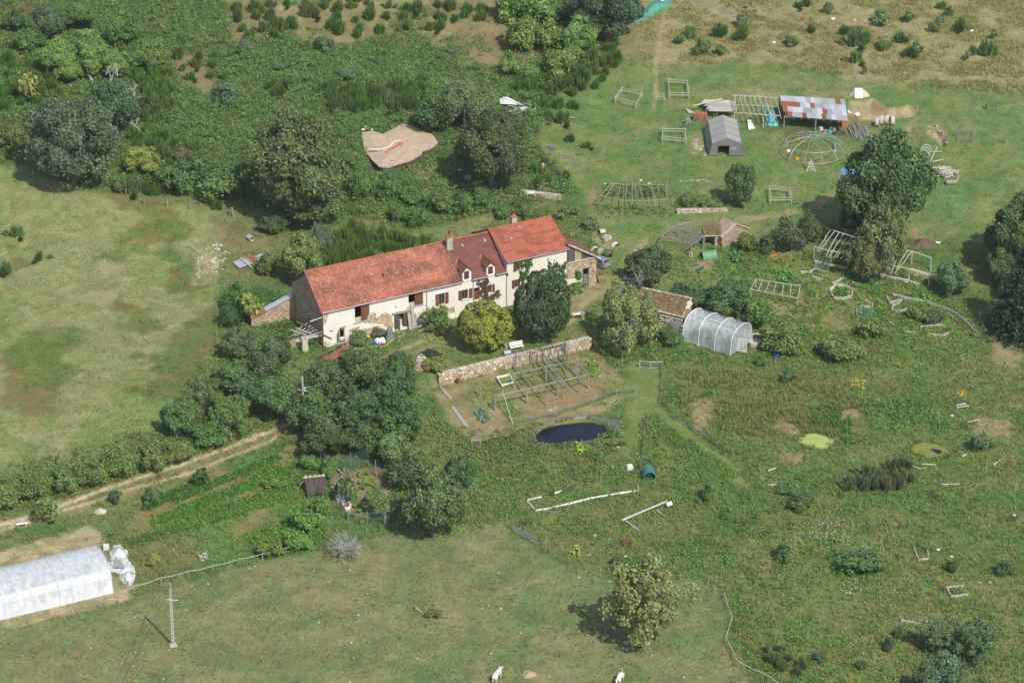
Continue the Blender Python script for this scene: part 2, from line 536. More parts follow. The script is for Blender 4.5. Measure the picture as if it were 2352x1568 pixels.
paint([(985,890),(1010,880),(1360,805),(1420,850),(1440,900),(1390,950),(1230,985),(1080,1015),(1030,960)],(160,138,102),(132,130,78),14,1,'mid',14)
paint([(1150,850),(1340,815),(1350,870),(1200,905)],(110,132,66),(136,126,82),12,0.7,'sm')
paint([(1240,900),(1350,870),(1360,915),(1280,950)],(168,138,106),(150,122,92),10,0.8,'sm')
rutA=[(-200,1260),(0,1205),(60,1190),(130,1165),(250,1120),(420,1065),(520,1030),(640,982),(700,960)]
rutB=[(-200,1285),(0,1218),(50,1204),(150,1170),(240,1145),(290,1125),(440,1085),(500,1060),(600,1022),(660,992),(700,975)]
paint([(-100,1240),(130,1150),(420,1050),(650,970),(690,985),(500,1075),(290,1140),(0,1230)],(126,124,76),(142,130,90),8,0.9)
stroke(rutA,6,(202,182,158),(176,152,124),4,1,3)
stroke(rutB,5,(198,178,152),(168,146,116),4,0.95,3)
paint([(330,1170),(460,1100),(600,1040),(690,1010),(740,1060),(720,1100),(690,1130),(700,1200),(620,1260),(480,1310),(310,1320),(260,1240)],(96,126,60),(134,122,78),16,1,'mid',12)
paint([(280,1230),(400,1210),(480,1290),(330,1340),(270,1300)],(136,118,76),(110,118,64),14,0.7)
for a,b in(((400,1155),(640,1060)),((340,1205),(640,1095)),((330,1235),(700,1125))):
 stroke([a,b],4,(170,140,108),(124,122,74),5,0.75)
paint([(0,1265),(210,1212),(235,1225),(262,1290),(280,1330),(340,1335),(280,1380),(0,1450),(-300,1520),(-300,1330)],(200,174,142),(150,136,98),10,0.9,'sm',18)
paint([(765,1090),(800,1085),(880,1065),(905,1110),(890,1150),(850,1190),(800,1200),(770,1150)],(160,134,108),(142,118,94),8,1,'sm',8)
PASTURE=[(-300,1450),(0,1450),(280,1385),(480,1322),(600,1290),(740,1262),(930,1222),(1060,1208),(1150,1192),(1175,1212),(1230,1255),(1260,1280),(1380,1330),(1620,1335),(1655,1370),(1680,1420),(1665,1470),(1690,1530),(1760,1600),(1700,3000),(-300,3000)]
paint(PASTURE,(118,130,80),(140,134,92),8,1,'mid',6)
for q in([(0,1460),(400,1400),(600,1480),(300,1560),(0,1540)],[(700,1320),(1000,1290),(1150,1380),(900,1420)],[(560,1400),(800,1440),(760,1540),(600,1520)]):
 paint(q,(140,130,88),(126,132,80),60,0.6,'sm',40)
for q in([(1200,1300),(1400,1380),(1340,1480),(1200,1400)],[(950,1440),(1100,1480),(1050,1560),(900,1540)],[(300,1440),(420,1400),(450,1460),(340,1480)],[(1560,1400),(1650,1390),(1640,1480),(1560,1470)]):
 paint(q,(104,130,72),(120,132,78),50,0.6,'mid',40)
paint([(1480,800),(1700,800),(1900,790),(2352,780),(3300,800),(3300,3000),(1800,3000),(1770,1600),(1690,1480),(1680,1400),(1640,1330),(1400,1320),(1270,1280),(1180,1200),(1100,1100),(1240,1020),(1420,1000),(1500,900)],(94,120,58),(116,122,70),18,1,'mid',16)
paint([(1540,850),(1860,850),(2000,930),(1920,1000),(1700,1000),(1580,960)],(122,118,70),(104,114,60),30,0.8,'mid',30)
for q in([(1590,925),(1650,920),(1630,970),(1600,990)],[(1770,985),(1850,1000),(1860,1010),(1800,960)],[(1800,1030),(1850,1040),(1840,1070),(1790,1060)],[(2250,960),(2330,960),(2320,1000),(2240,1000)],[(2280,780),(2352,800),(2340,850),(2280,830)],[(1930,940),(1970,940),(1975,960),(1935,960)]):
 paint(q,(176,148,116),(146,126,88),14,0.85,'sm',12)
paint([(1440,830),(1515,830),(1520,930),(1600,1000),(1700,1080),(1720,1120),(1600,1060),(1480,960),(1440,1080),(1420,1080),(1440,960)],(128,136,78),(112,132,66),10,0.9)
paint([(1690,1240),(1900,1200),(2200,1300),(2352,1400),(2352,1568),(1800,1568),(1720,1440)],(110,128,68),(130,128,80),40,0.8,'mid',30)
paint([(1700,560),(1900,560),(2150,640),(2260,760),(2100,800),(1900,780),(1720,720)],(106,130,66),(134,128,80),14,0.9,'mid',12)
for q in([T8(*p)for p in((100,740),(260,720),(300,770),(180,800))],[T8(*p)for p in((330,1395),(460,1390),(460,1430),(340,1430))],[T8(*p)for p in((1340,620),(1440,600),(1480,700),(1380,730))],[T8(*p)for p in((1300,545),(1400,540),(1350,600))],[T7(*p)for p in((1690,850),(1860,820),(1840,880),(1700,900))]):
 paint(q,(178,146,118),(150,124,94),8,0.85,'sm',8)
paint([(1320,990),(1420,1000),(1450,1030),(1380,1120),(1290,1080),(1240,1030)],(136,126,82),(108,120,66),16,0.8)
paint(POND,(120,104,84),(100,96,66),20,0.7,'sm',6)
GC*=(1+0.42*(n_sm-0.5))[:,None]*(1+0.16*(n_mid-0.5))[:,None]
GC[:,0]*=1+0.22*(fbm(gxf,gyf,3.0,131,3)-0.5)
ng=len(gxf)
me=bpy.data.meshes.new('ground')
nx,ny=len(gx),len(gy)
ii,jj=np.meshgrid(np.arange(nx-1),np.arange(ny-1))
b0=(jj*nx+ii).ravel()
Q=np.stack([b0,b0+1,b0+nx+1,b0+nx],1).astype(np.int32)
me.vertices.add(ng)
me.vertices.foreach_set('co',np.stack([gxf,gyf,gz],1).astype(np.float32).ravel())
me.loops.add(Q.size)
me.loops.foreach_set('vertex_index',Q.ravel())
me.polygons.add(len(Q))
me.polygons.foreach_set('loop_start',np.arange(0,Q.size,4,dtype=np.int32))
me.polygons.foreach_set('use_smooth',np.ones(len(Q),bool))
a=me.attributes.new('Col','FLOAT_COLOR','POINT')
rgba=np.ones((ng,4),np.float32)
rgba[:,:3]=GC*np.array([0.80,0.865,0.74])
a.data.foreach_set('color',rgba.ravel())
me.update(calc_edges=True)
gm=bpy.data.materials.new('ground_cover')
gm.use_nodes=True
N,Lk=gm.node_tree.nodes,gm.node_tree.links
bs=N['Principled BSDF']
bs.inputs['Roughness'].default_value=0.95
bs.inputs['Specular IOR Level'].default_value=0.1
ca=N.new('ShaderNodeAttribute');ca.attribute_name='Col'
geo=N.new('ShaderNodeNewGeometry')
def nz(scale,detail,lo,hi,stretch=None):
 n=N.new('ShaderNodeTexNoise')
 n.inputs['Scale'].default_value,n.inputs['Detail'].default_value,n.inputs['Roughness'].default_value=scale,detail,0.7
 Lk.new(geo.outputs['Position'],n.inputs['Vector'])
 r=N.new('ShaderNodeMapRange')
 r.inputs[1].default_value,r.inputs[2].default_value,r.inputs[3].default_value,r.inputs[4].default_value=0.3,0.7,lo,hi
 Lk.new(n.outputs['Fac'],r.inputs[0])
 return n,r
n1,r1=nz(3.2,6,0.70,1.30)
n2,r2=nz(0.45,4,0.88,1.12)
mm=N.new('ShaderNodeMath');mm.operation='MULTIPLY'
Lk.new(r1.outputs[0],mm.inputs[0]);Lk.new(r2.outputs[0],mm.inputs[1])
sc_=N.new('ShaderNodeVectorMath');sc_.operation='SCALE'
Lk.new(ca.outputs['Color'],sc_.inputs[0]);Lk.new(mm.outputs[0],sc_.inputs['Scale'])
hs=N.new('ShaderNodeHueSaturation');hs.inputs['Saturation'].default_value=0.92
n3,r3=nz(1.1,4,0.485,0.515)
Lk.new(r3.outputs[0],hs.inputs['Hue']);Lk.new(sc_.outputs[0],hs.inputs['Color'])
Lk.new(hs.outputs[0],bs.inputs['Base Color'])
bp=N.new('ShaderNodeBump');bp.inputs['Distance'].default_value=0.12;bp.inputs['Strength'].default_value=0.9
Lk.new(n1.outputs['Fac'],bp.inputs['Height']);Lk.new(bp.outputs[0],bs.inputs['Normal'])
ground=link('ground',me,gm)
tag(ground,'sloping ground of mown grass, dry meadow, worn tracks and garden soil','ground',None,'structure')
# the farmhouse
def col_mat(name,rough=0.85,bump=0.0,bscale=6):
 m=bpy.data.materials.new(name)
 m.use_nodes=True
 N,Lk=m.node_tree.nodes,m.node_tree.links
 bs=N['Principled BSDF']
 bs.inputs['Roughness'].default_value=rough
 bs.inputs['Specular IOR Level'].default_value=0.25
 a=N.new('ShaderNodeAttribute');a.attribute_name='Col'
 geo=N.new('ShaderNodeNewGeometry')
 n=N.new('ShaderNodeTexNoise');n.inputs['Scale'].default_value=bscale;n.inputs['Detail'].default_value=5
 Lk.new(geo.outputs['Position'],n.inputs['Vector'])
 r=N.new('ShaderNodeMapRange')
 r.inputs[1].default_value,r.inputs[2].default_value,r.inputs[3].default_value,r.inputs[4].default_value=0.3,0.7,0.8,1.2
 Lk.new(n.outputs['Fac'],r.inputs[0])
 v=N.new('ShaderNodeVectorMath');v.operation='SCALE'
 Lk.new(a.outputs['Color'],v.inputs[0]);Lk.new(r.outputs[0],v.inputs['Scale'])
 Lk.new(v.outputs[0],bs.inputs['Base Color'])
 if bump:
  bp=N.new('ShaderNodeBump');bp.inputs['Distance'].default_value=bump
  Lk.new(n.outputs['Fac'],bp.inputs['Height']);Lk.new(bp.outputs[0],bs.inputs['Normal'])
 return m
CLAY=col_mat('clay_tile',0.85,0.006,9)
RENDER=mat('lime_render',(0.80,0.765,0.69),(0.72,0.67,0.58),0.7,0.95,0.012,var=0,bscale=5)
RENDER2=mat('cream_render',(0.74,0.70,0.60),(0.68,0.63,0.52),0.5,0.95,0.01,var=0,bscale=5)
RUBBLE=mat('rubble_wall',(0.42,0.33,0.23),(0.24,0.19,0.135),2.2,0.95,0.08,var=0,bscale=5)
SHUT=mat('brown_shutter',(0.22,0.085,0.04),(0.15,0.06,0.03),3,0.6,0.004)
GLASS=mat('dark_glass',(0.03,0.035,0.04),(0.05,0.055,0.06),1,0.08,0,var=0,spec=0.6)
ZINC=mat('zinc',(0.34,0.35,0.37),(0.26,0.27,0.28),2,0.5,0,0.3)
DARKIN=mat('unlit_inside',(0.03,0.027,0.023),None,2,1)
HO=Vector((-27.75,-2.02,0.0))
HU=Vector((26.82,13.93,0)).normalized()
HV=Vector((-HU.y,HU.x,0))
HZ=Vector((0,0,1))
HW=11.4
def hp(u,v,z):
 return HO+HU*u+HV*v+HZ*z
def hpl(p,v=0.0):
 d=np.array([(p[0]-1176)/F,0,0])+FW+UP*((784-p[1])/F)
 n=np.array(HV)
 t=((np.array(HO)+n*v-CAM)@n)/(d@n)
 q=CAM+d*t-np.array(HO)
 return float(q@np.array(HU)),float(q[2])
def hrect(p,q):
 a,b=hpl(p),hpl(q)
 return(a[0],b[0],b[1],a[1])
house=thing('farmhouse','long white rendered farmhouse with orange tiled roof and two dormers','farmhouse',HO)
U_MAIN=hpl((1163,621))[0]
Z_EAVE=6.0
Z_RIDGE=10.07
u_r1,z_r1=hpl((1302,569))
u_r0,z_r0=hpl((1165,597))
Z_EAVE2=(z_r0+z_r1)/2
U_END=u_r1
Z_RIDGE2=hpl((1129,524.7),HW/2)[1]*0.5+hpl((1267,497),HW/2)[1]*0.5
print('house',U_MAIN,U_END,Z_EAVE2,Z_RIDGE2,hpl((1128,524.5),HW/2))
opens=[]
def opening(p,q):
 r=hrect(p,q);opens.append(r);return r
o_hay1=opening(Z1(1190,850),Z1(1412,1030))
o_hay2=opening(Z1(1992,650),Z1(2212,800))
o_door1=opening(Z1(966,1170),Z1(1040,1305))
o_barn=opening(Z1(1778,965),Z1(1962,1120))
o_w3=opening(Z2(399,450),Z2(460,548))
o_w4=opening(Z2(635,412),Z2(697,494))
o_door3=opening(Z2(757,392),Z2(818,508))
o_w5=opening(Z2(903,360),Z2(940,432))
o_w7=opening(Z2(1178,305),Z2(1232,375))
o_small=opening(Z1(1795,842),Z1(1817,864))
o_slit=opening(Z1(1328,1072),Z1(1350,1092))
o_slit2=opening(Z1(815,1208),Z1(866,1226))
def wall_grid(mb,u0,u1,z0,z1,holes,v=0.0,th=0.45,mi=0):
 us=sorted({u0,u1,*[x for h in holes for x in h[:2]if u0<x<u1]})
 zs=sorted({z0,z1,*[x for h in holes for x in h[2:]if z0<x<z1]})
 for i in range(len(us)-1):
  for j in range(len(zs)-1):
   cu,cz=(us[i]+us[i+1])/2,(zs[j]+zs[j+1])/2
   if any(h[0]<cu<h[1]and h[2]<cz<h[3]for h in holes):continue
   mb.add([hp(us[i],v,zs[j]),hp(us[i+1],v,zs[j]),hp(us[i+1],v,zs[j+1]),hp(us[i],v,zs[j+1])],[(0,1,2,3)],mi)
 for h in holes:
  a,b,c,d=h
  if not(u0<(a+b)/2<u1):continue
  o_,i_=v,v+th
  mb.add([hp(a,o_,c),hp(a,i_,c),hp(a,i_,d),hp(a,o_,d)],[(0,1,2,3)],mi)
  mb.add([hp(b,o_,c),hp(b,o_,d),hp(b,i_,d),hp(b,i_,c)],[(0,1,2,3)],mi)
  mb.add([hp(a,o_,d),hp(a,i_,d),hp(b,i_,d),hp(b,o_,d)],[(0,1,2,3)],mi)
  mb.add([hp(a,o_,c),hp(b,o_,c),hp(b,i_,c),hp(a,i_,c)],[(0,1,2,3)],mi)
dorm=[]
for w_,ap,b0_,b1_ in((((655,222),(707,298)),(695,165),(640,325),(730,300)),(((901,174),(951,248)),(935,118),(893,265),(970,245))):
 r=hrect(Z2(*w_[0]),Z2(*w_[1]))
 wu0,wz0=hpl(Z2(*b0_));wu1,wz1=hpl(Z2(*b1_))
 au,az=hpl(Z2(*ap))
 dorm.append((r,min(wu0,r[0]-0.25),max(wu1,r[1]+0.25),az))
print('dormers',dorm)
mb=MB()
wall_grid(mb,0,U_MAIN,-0.6,Z_EAVE,[h for h in opens if h[0]<U_MAIN])
mb.build('front_wall',RENDER,house)
mb=MB()
wall_grid(mb,U_MAIN,U_END,-0.6,Z_EAVE2,[h for h in opens if h[0]>U_MAIN])
mb.build('front_wall',RENDER2,house)
mb=MB()
mb.add([hp(0,0,-0.6),hp(0,HW,-0.6),hp(0,HW,Z_EAVE),hp(0,HW/2,Z_RIDGE-0.05),hp(0,0,Z_EAVE)],[(0,1,2,3,4)])
mb.add([hp(0.0,HW,-0.6),hp(U_MAIN,HW,-0.6),hp(U_MAIN,HW,Z_EAVE),hp(0.0,HW,Z_EAVE)],[(0,1,2,3)])
gw=mb.build('gable_wall',RUBBLE,house)
mb=MB()
mb.add([hp(U_MAIN,0.003,Z_EAVE-0.3),hp(U_MAIN,0.003,Z_EAVE2),hp(U_MAIN,HW/2,Z_RIDGE2-0.03),hp(U_MAIN,HW,Z_EAVE2),hp(U_MAIN,HW,-0.6),hp(U_MAIN,0.5,-0.6)],[(0,1,2,3,4,5)])
mb.add([hp(U_END,0,-0.6),hp(U_END,HW,-0.6),hp(U_END,HW,Z_EAVE2),hp(U_END,HW/2,Z_RIDGE2-0.03),hp(U_END,0,Z_EAVE2)],[(0,1,2,3,4)])
mb.add([hp(U_MAIN,HW,-0.6),hp(U_END,HW,-0.6),hp(U_END,HW,Z_EAVE2),hp(U_MAIN,HW,Z_EAVE2)],[(0,1,2,3)])
mb.build('side_wall',RENDER2,house)
def stones_on(mb,o,e1,e2,nrm,poly,n,smin,smax,g,cols):
 """flat irregular stones proud of a wall: o + e1*a + e2*b, within poly [(a, b)]"""
 xs=[p[0]for p in poly];ys=[p[1]for p in poly]
 done=0;tries=0
 while done<n and tries<n*20:
  tries+=1
  a,b=g.uniform(min(xs),max(xs)),g.uniform(min(ys),max(ys))
  if poly_sd(a,b,poly)<0.03:continue
  w_,h_=g.uniform(smin,smax),g.uniform(smin,smax)*0.45
  k=6
  ring=[]
  for i in range(k):
   t=2*math.pi*i/k+g.uniform(-0.25,0.25)
   ring.append((a+math.cos(t)*w_*g.uniform(0.75,1.05),b+math.sin(t)*h_*g.uniform(0.75,1.05)))
  d=g.uniform(0.02,0.06)
  vs=[o+e1*x+e2*y for x,y in ring]+[o+e1*(a+(x-a)*0.8)+e2*(b+(y-b)*0.8)+nrm*d for x,y in ring]
  fs=[tuple(range(k,2*k))]+[(i,(i+1)%k,k+(i+1)%k,k+i)for i in range(k)]
  mb.add(vs,fs,0,g.choice(cols))
  done+=1
gs=random.Random(3)
mb=MB()
stones_on(mb,hp(-0.005,0,0),HV,HZ,-HU,[(0.1,-0.3),(HW-0.1,-0.3),(HW-0.1,5.9),(HW/2,9.8),(0.1,5.9)],1500,0.10,0.30,gs,[0.7,0.9,1.1,1.3,1.7])
tag(mb.build('stone_facing',STONE,gw),None,None,None,'stuff')
fw=[o for o in house.children if o.name=='front_wall'][0]
mb=MB()
for pl,n in(([Z1(*p)for p in((1362,1085),(1380,1000),(1430,935),(1500,935),(1505,1005),(1560,985),(1640,935),(1700,950),(1745,985),(1770,1160),(1700,1170),(1600,1100),(1480,1095))],150),([Z1(*p)for p in((1100,1210),(1180,1160),(1260,1140),(1260,1190),(1400,1170),(1560,1120),(1600,1200),(1480,1260),(1330,1280),(1200,1260))],90),([Z1(*p)for p in((728,950),(790,930),(800,1000),(760,1090),(726,1120))],30),([Z1(*p)for p in((728,1350),(780,1360),(750,1440),(728,1445))],12),([Z2(*p)for p in((505,590),(560,585),(560,640),(500,640))],14)):
 pq=[hpl(p)for p in pl]
 cu_,cz_=sum(p[0]for p in pq)/len(pq),sum(p[1]for p in pq)/len(pq)
 ring=[]
 for i in range(len(pq)):
  for t in(0,0.33,0.66):
   a,b=pq[i],pq[(i+1)%len(pq)]
   ring.append((a[0]+(b[0]-a[0])*t+gs.uniform(-0.12,0.12),a[1]+(b[1]-a[1])*t+gs.uniform(-0.08,0.08)))
 mb.add([hp(a,-0.004,b)for a,b in ring],[tuple(range(len(ring)))],0,0.72)
 stones_on(mb,hp(0,-0.006,0),HU,HZ,-HV,pq,int(n*1.6),0.10,0.24,gs,[0.85,1.05,1.2,1.4])
tag(mb.build('bare_stonework',STONE,fw),None,None,None,'stuff')
# tiled roofs: every tile its own raised slip with a rolled edge
def tiles(o,e1,e2,n_,L1,L2,tw,th,colf,skip=None,g=None):
 """o eave corner, e1 along the eave, e2 up the slope"""
 nu,ns=max(1,round(L1/tw)),max(1,round(L2/th))
 tw,th=L1/nu,L2/ns
 o,e1,e2,n_=(np.array(q)for q in(o,e1,e2,n_))
 V,K=[],[]
 for j in range(ns):
  for i in range(nu):
   a0,b0=i*tw,j*th
   if skip and skip(a0+tw/2,b0+th/2):continue
   b1=min(b0+th*1.12,L2)
   lift=0.06+g.uniform(-0.006,0.01)
   c=colf(a0,b0,i,j)
   f=lambda a,b,h:o+e1*a+e2*b+n_*h
   r0=a0+tw*0.70;a1=a0+tw*0.985
   V+=[f(a0,b0,lift),f(r0,b0,lift),f(r0,b1,0.012),f(a0,b1,0.012)]
   V+=[f(r0,b0,lift),f(a1-tw*0.08,b0,lift+0.035),f(a1-tw*0.08,b1,0.047),f(r0,b1,0.012)]
   V+=[f(a1-tw*0.08,b0,lift+0.035),f(a1,b0,0.0),f(a1,b1,0.0),f(a1-tw*0.08,b1,0.047)]
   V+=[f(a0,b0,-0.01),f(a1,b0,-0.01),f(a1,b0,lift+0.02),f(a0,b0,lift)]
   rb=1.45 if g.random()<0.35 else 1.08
   K+=[c]*4+[c*rb]*4+[c*0.95]*4+[c*0.25]*4  # front lip coloured dark: course-line shadow and dirt put into the tile colour
 V,K=np.array(V),np.array(K)
 return quads_mesh('roof_tiles',V,len(V)//4,K)
g=np.random.default_rng(2)
c_or,c_br,c_pk,c_rd=lin(166,106,84),lin(122,82,68),lin(184,130,106),lin(150,84,68)
def roofcol_main(a,b,i,j):
 k=float(vn(a,b*1.6,2.6,3));k2=float(vn(a*0.6,b*1.4,0.7,5))
 k=min(max((k-.5)*1.8+.5,0),1);c=c_or*(1-0.75*k)+c_br*0.75*k
 right=min(max((a-19.5-b*0.15)/3.5,0),1)
 c=c*(1-right)+(c_br*0.9+lin(110,52,52)*0.12)*right
 if g.random()<0.22*(1-right):c=c*0.5+c_pk*0.5
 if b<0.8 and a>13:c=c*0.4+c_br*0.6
 return c*g.uniform(0.92,1.07)*(0.8+0.36*k2)
def roofcol_right(a,b,i,j):
 k=float(vn(a,b,1.6,13));
 c=lin(176,102,78)*(1-0.5*k)+lin(150,92,74)*0.5*k
 if vn(a*0.5,b*1.3,0.7,17)>0.62:c=c*0.55+lin(118,74,62)*0.45
 return c*g.uniform(0.92,1.07)
def roofcol_lean(a,b,i,j):
 k=float(vn(a,b,0.8,23))
 return(lin(116,72,62)*(1-k)+lin(100,72,66)*k)*g.uniform(0.8,1.15)
def roof_pair(u0,u1,ze,zr,colf,skip,m_under):
 ov=0.32
 rise,run=zr-ze,HW/2
 sl=math.hypot(rise,run)
 e2=Vector((HV.x*run/sl,HV.y*run/sl,rise/sl))
 n_=(HU.cross(e2)).normalized()
 eo=hp(u0,0,ze)-e2*ov
 L2=sl+ov
 mbu=MB()
 e2b=Vector((-HV.x*run/sl,-HV.y*run/sl,rise/sl))
 eb=hp(u0,HW,ze)-e2b*ov
 for o_,ee,nn in((eo,e2,n_),(eb,e2b,(e2b.cross(HU)).normalized())):
  if skip is None:
   a=[o_-nn*0.02,o_+HU*(u1-u0)-nn*0.02,o_+HU*(u1-u0)+ee*L2-nn*0.02,o_+ee*L2-nn*0.02]
   mbu.add(a+[p-nn*0.12 for p in a],[(0,1,2,3),(7,6,5,4),(0,4,5,1),(1,5,6,2),(2,6,7,3),(3,7,4,0)])
  else:
   segs=[u0]+[x for d_ in dorm for x in(d_[1],d_[2])]+[u1]
   for k in range(len(segs)-1):
    lo=2.3 if(k%2==1 and ee is e2)else 0.0
    a=[o_+HU*(segs[k]-u0)+ee*lo,o_+HU*(segs[k+1]-u0)+ee*lo,o_+HU*(segs[k+1]-u0)+ee*L2,o_+HU*(segs[k]-u0)+ee*L2]
    a=[p-nn*0.02 for p in a]
    mbu.add(a+[p-nn*0.12 for p in a],[(0,1,2,3),(7,6,5,4),(0,4,5,1),(1,5,6,2),(2,6,7,3),(3,7,4,0)])
 rf=mbu.build('roof',m_under,house)
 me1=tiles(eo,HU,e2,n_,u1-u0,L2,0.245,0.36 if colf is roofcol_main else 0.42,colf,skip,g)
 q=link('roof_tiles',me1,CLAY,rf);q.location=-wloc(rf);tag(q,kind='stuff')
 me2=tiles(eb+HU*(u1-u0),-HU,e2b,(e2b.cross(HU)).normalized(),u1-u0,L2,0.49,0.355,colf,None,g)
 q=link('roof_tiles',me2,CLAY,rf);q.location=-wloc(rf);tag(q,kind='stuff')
 mbr=MB()
 for k in range(int((u1-u0)/0.42)):
  a=u0+k*(u1-u0)/int((u1-u0)/0.42)
  b=a+0.44
  pr=[]
  for uu,rr in((a,0.15),(b,0.125)):
   for t in(-1.15,-0.6,0,0.6,1.15):
    pr.append(hp(uu,HW/2,zr+0.02)+HV*(rr*1.2*math.sin(t))+HZ*(rr*math.cos(t)-0.02))
  mbr.add(pr,[(i,i+5,i+6,i+1)for i in range(4)],0,g.uniform(0.8,1.15))
 mbr.build('ridge_tile_row',mat('ridge_clay',tuple(lin(196,106,74)),tuple(lin(150,96,70)),1.2,0.9),rf)
 return rf,eo,e2,n_,L2
def skipd(a,b):
 u=a-0.28
 for d_ in dorm:
  if d_[1]-0.05<u<d_[2]+0.05 and b<2.25:return True
 return False
rf1,eo1,e21,n1_,_=roof_pair(-0.28,U_MAIN,Z_EAVE,Z_RIDGE,roofcol_main,skipd,WOODD)
rf2,eo2,e22,n2_,_=roof_pair(U_MAIN-0.12,U_END+0.22,Z_EAVE2,Z_RIDGE2,roofcol_right,None,WOODD)
VERGE=mat('verge_clay',tuple(lin(168,92,72)),tuple(lin(130,74,60)),1.2,0.9)
for s_ in(0,1):
 a=hp(-0.34,-0.3+s_*(HW+0.6),Z_EAVE-0.21);b=hp(-0.34,HW/2,Z_RIDGE+0.06)
 MB().beam(a,b,0.14,0.17).build('verge',VERGE,house)
for uu in(U_MAIN-0.14,U_END+0.26):
 a=hp(uu,-0.3,Z_EAVE2-0.2);b=hp(uu,HW/2,Z_RIDGE2+0.06)
 MB().beam(a,b,0.12,0.16).build('verge',VERGE,house)
mb=MB()
gcut=[-0.3]+[x for d_ in dorm for x in(d_[1]-0.05,d_[2]+0.05)]+[U_MAIN]
for k in range(0,len(gcut),2):
 mb.tube([hp(gcut[k],-0.36,Z_EAVE-0.2),hp(gcut[k+1],-0.36,Z_EAVE-0.2)],0.09,6)
mb.tube([hp(U_MAIN,-0.36,Z_EAVE2-0.22),hp(U_END+0.2,-0.36,Z_EAVE2-0.22)],0.085,6)
mb.build('gutter',ZINC,house)
for p in(Z2(270,400),Z2(748,300),Z2(1088,240)):
 uu=hpl(p)[0]
 m2=MB();zt_=Z_EAVE-0.2 if uu<U_MAIN-0.3 else Z_EAVE2-0.2
 m2.tube([hp(uu,-0.32,zt_),hp(uu,-0.1,zt_-0.4),hp(uu,-0.1,0.1)],0.055,6)
 m2.build('downpipe',ZINC,house)
DORMT=c_br*0.95
for r,d0,d1,az in dorm:
 cu=(d0+d1)/2
 ez=az-(d1-d0)/2*0.95
 slope=(Z_RIDGE-Z_EAVE)/(HW/2)
 dep_e,dep_r=(ez-Z_EAVE)/slope+0.1,(az-Z_EAVE)/slope+0.1
 mb=MB()
 vf=-0.02
 us=[d0,r[0],r[1],d1]
 for i in range(3):
  zz=[Z_EAVE-0.35,r[2],r[3],ez]
  for j in range(3):
   if i==1 and j==1:continue
   mb.add([hp(us[i],vf,zz[j]),hp(us[i+1],vf,zz[j]),hp(us[i+1],vf,zz[j+1]),hp(us[i],vf,zz[j+1])],[(0,1,2,3)])
 mb.add([hp(d0,vf,ez),hp(d1,vf,ez),hp(cu,vf,az)],[(0,1,2)])
 for uu in(d0,d1):
  mb.add([hp(uu,vf,Z_EAVE-0.35),hp(uu,vf,ez),hp(uu,dep_e,ez)],[(0,1,2)])
  mb.add([hp(r[0]if uu==d0 else r[1],vf,r[2]),hp(r[0]if uu==d0 else r[1],0.2,r[2]),hp(r[0]if uu==d0 else r[1],0.2,r[3]),hp(r[0]if uu==d0 else r[1],vf,r[3])],[(0,1,2,3)])
 dm=mb.build('dormer',RENDER,house)
 V,K=[],[]
 for s_ in(-1,1):
  eu=d0-0.15 if s_<0 else d1+0.15
  ezz=ez-0.12
  for j in range(5):
   for i in range(6):
    def P(a,b,h):
     uu=eu+(cu-eu)*b
     vv=-0.25+(dep_e+0.25+(dep_r-dep_e)*b)*a
     return np.array(hp(uu,vv,ezz+(az+0.06-ezz)*b+h))
    V+=[P(i/6,j/5,0.05),P((i+0.97)/6,j/5,0.05),P((i+0.97)/6,min((j+1.1)/5,1),0.015),P(i/6,min((j+1.1)/5,1),0.015)]
    V+=[P(i/6,j/5,-0.01),P((i+0.97)/6,j/5,-0.01),P((i+0.97)/6,j/5,0.05),P(i/6,j/5,0.05)]
    K+=[DORMT*g.uniform(0.85,1.12)]*8
  q=MB();P2=[Vector(P(a,b,-0.02))for a,b in((0,0),(1,0),(1,1),(0,1))]
  q.add(P2+[p-HZ*0.08 for p in P2],[(0,1,2,3),(7,6,5,4),(0,4,5,1),(1,5,6,2),(2,6,7,3),(3,7,4,0)]).build('dormer_roof',WOODD,dm)
 q=link('dormer_tiles',quads_mesh('dormer_tiles',np.array(V),len(V)//4,np.array(K)),CLAY,dm)
 q.location=-wloc(dm);tag(q,kind='stuff')
 q=MB();q.tube([hp(cu,-0.3,az+0.1),hp(cu,dep_r,az+0.1)],0.09,6);q.tube([hp(cu,-0.3,az+0.05),hp(cu,-0.3,az+0.42)],[0.12,0.05],6)
 q.build('dormer_ridge',VERGE,dm)
 q=MB();q.beam(hp(d0-0.2,dep_e,ez+0.05),hp(cu,dep_r,az+0.1),0.1,0.06);q.build('valley_flashing',WHITE,dm)
def window(r,shL=None,shR=None,cross=True,sill=True,open_=False):
 a,b,c,d=r
 mb=MB()
 v_=0.16
 t=0.07
 for p,q in(((a+t/2,c),(a+t/2,d)),((b-t/2,c),(b-t/2,d)),((a,c+t/2),(b,c+t/2)),((a,d-t/2),(b,d-t/2)))+((((a+b)/2,c),((a+b)/2,d)),)*cross:
  mb.beam(hp(p[0],v_,p[1]),hp(q[0],v_,q[1]),0.08,t*1.2)
 fr=mb.build('window_frame',mat('window_wood',(0.30,0.15,0.07),(0.22,0.11,0.06),3,0.6),house)
 q=MB().add([hp(a,v_+0.03,c),hp(b,v_+0.03,c),hp(b,v_+0.03,d),hp(a,v_+0.03,d)],[(0,1,2,3)])
 q.build('pane',GLASS,fr)
 if sill:
  MB().box(hp((a+b)/2,-0.06,c-0.06),(b-a+0.3,0.2,0.1),math.atan2(HU.y,HU.x)).build('sill',WHITE,fr)
 for s_ in(shL,shR):
  if s_ is None:continue
  shutter(s_[0],s_[1],c-0.02,d+0.02)
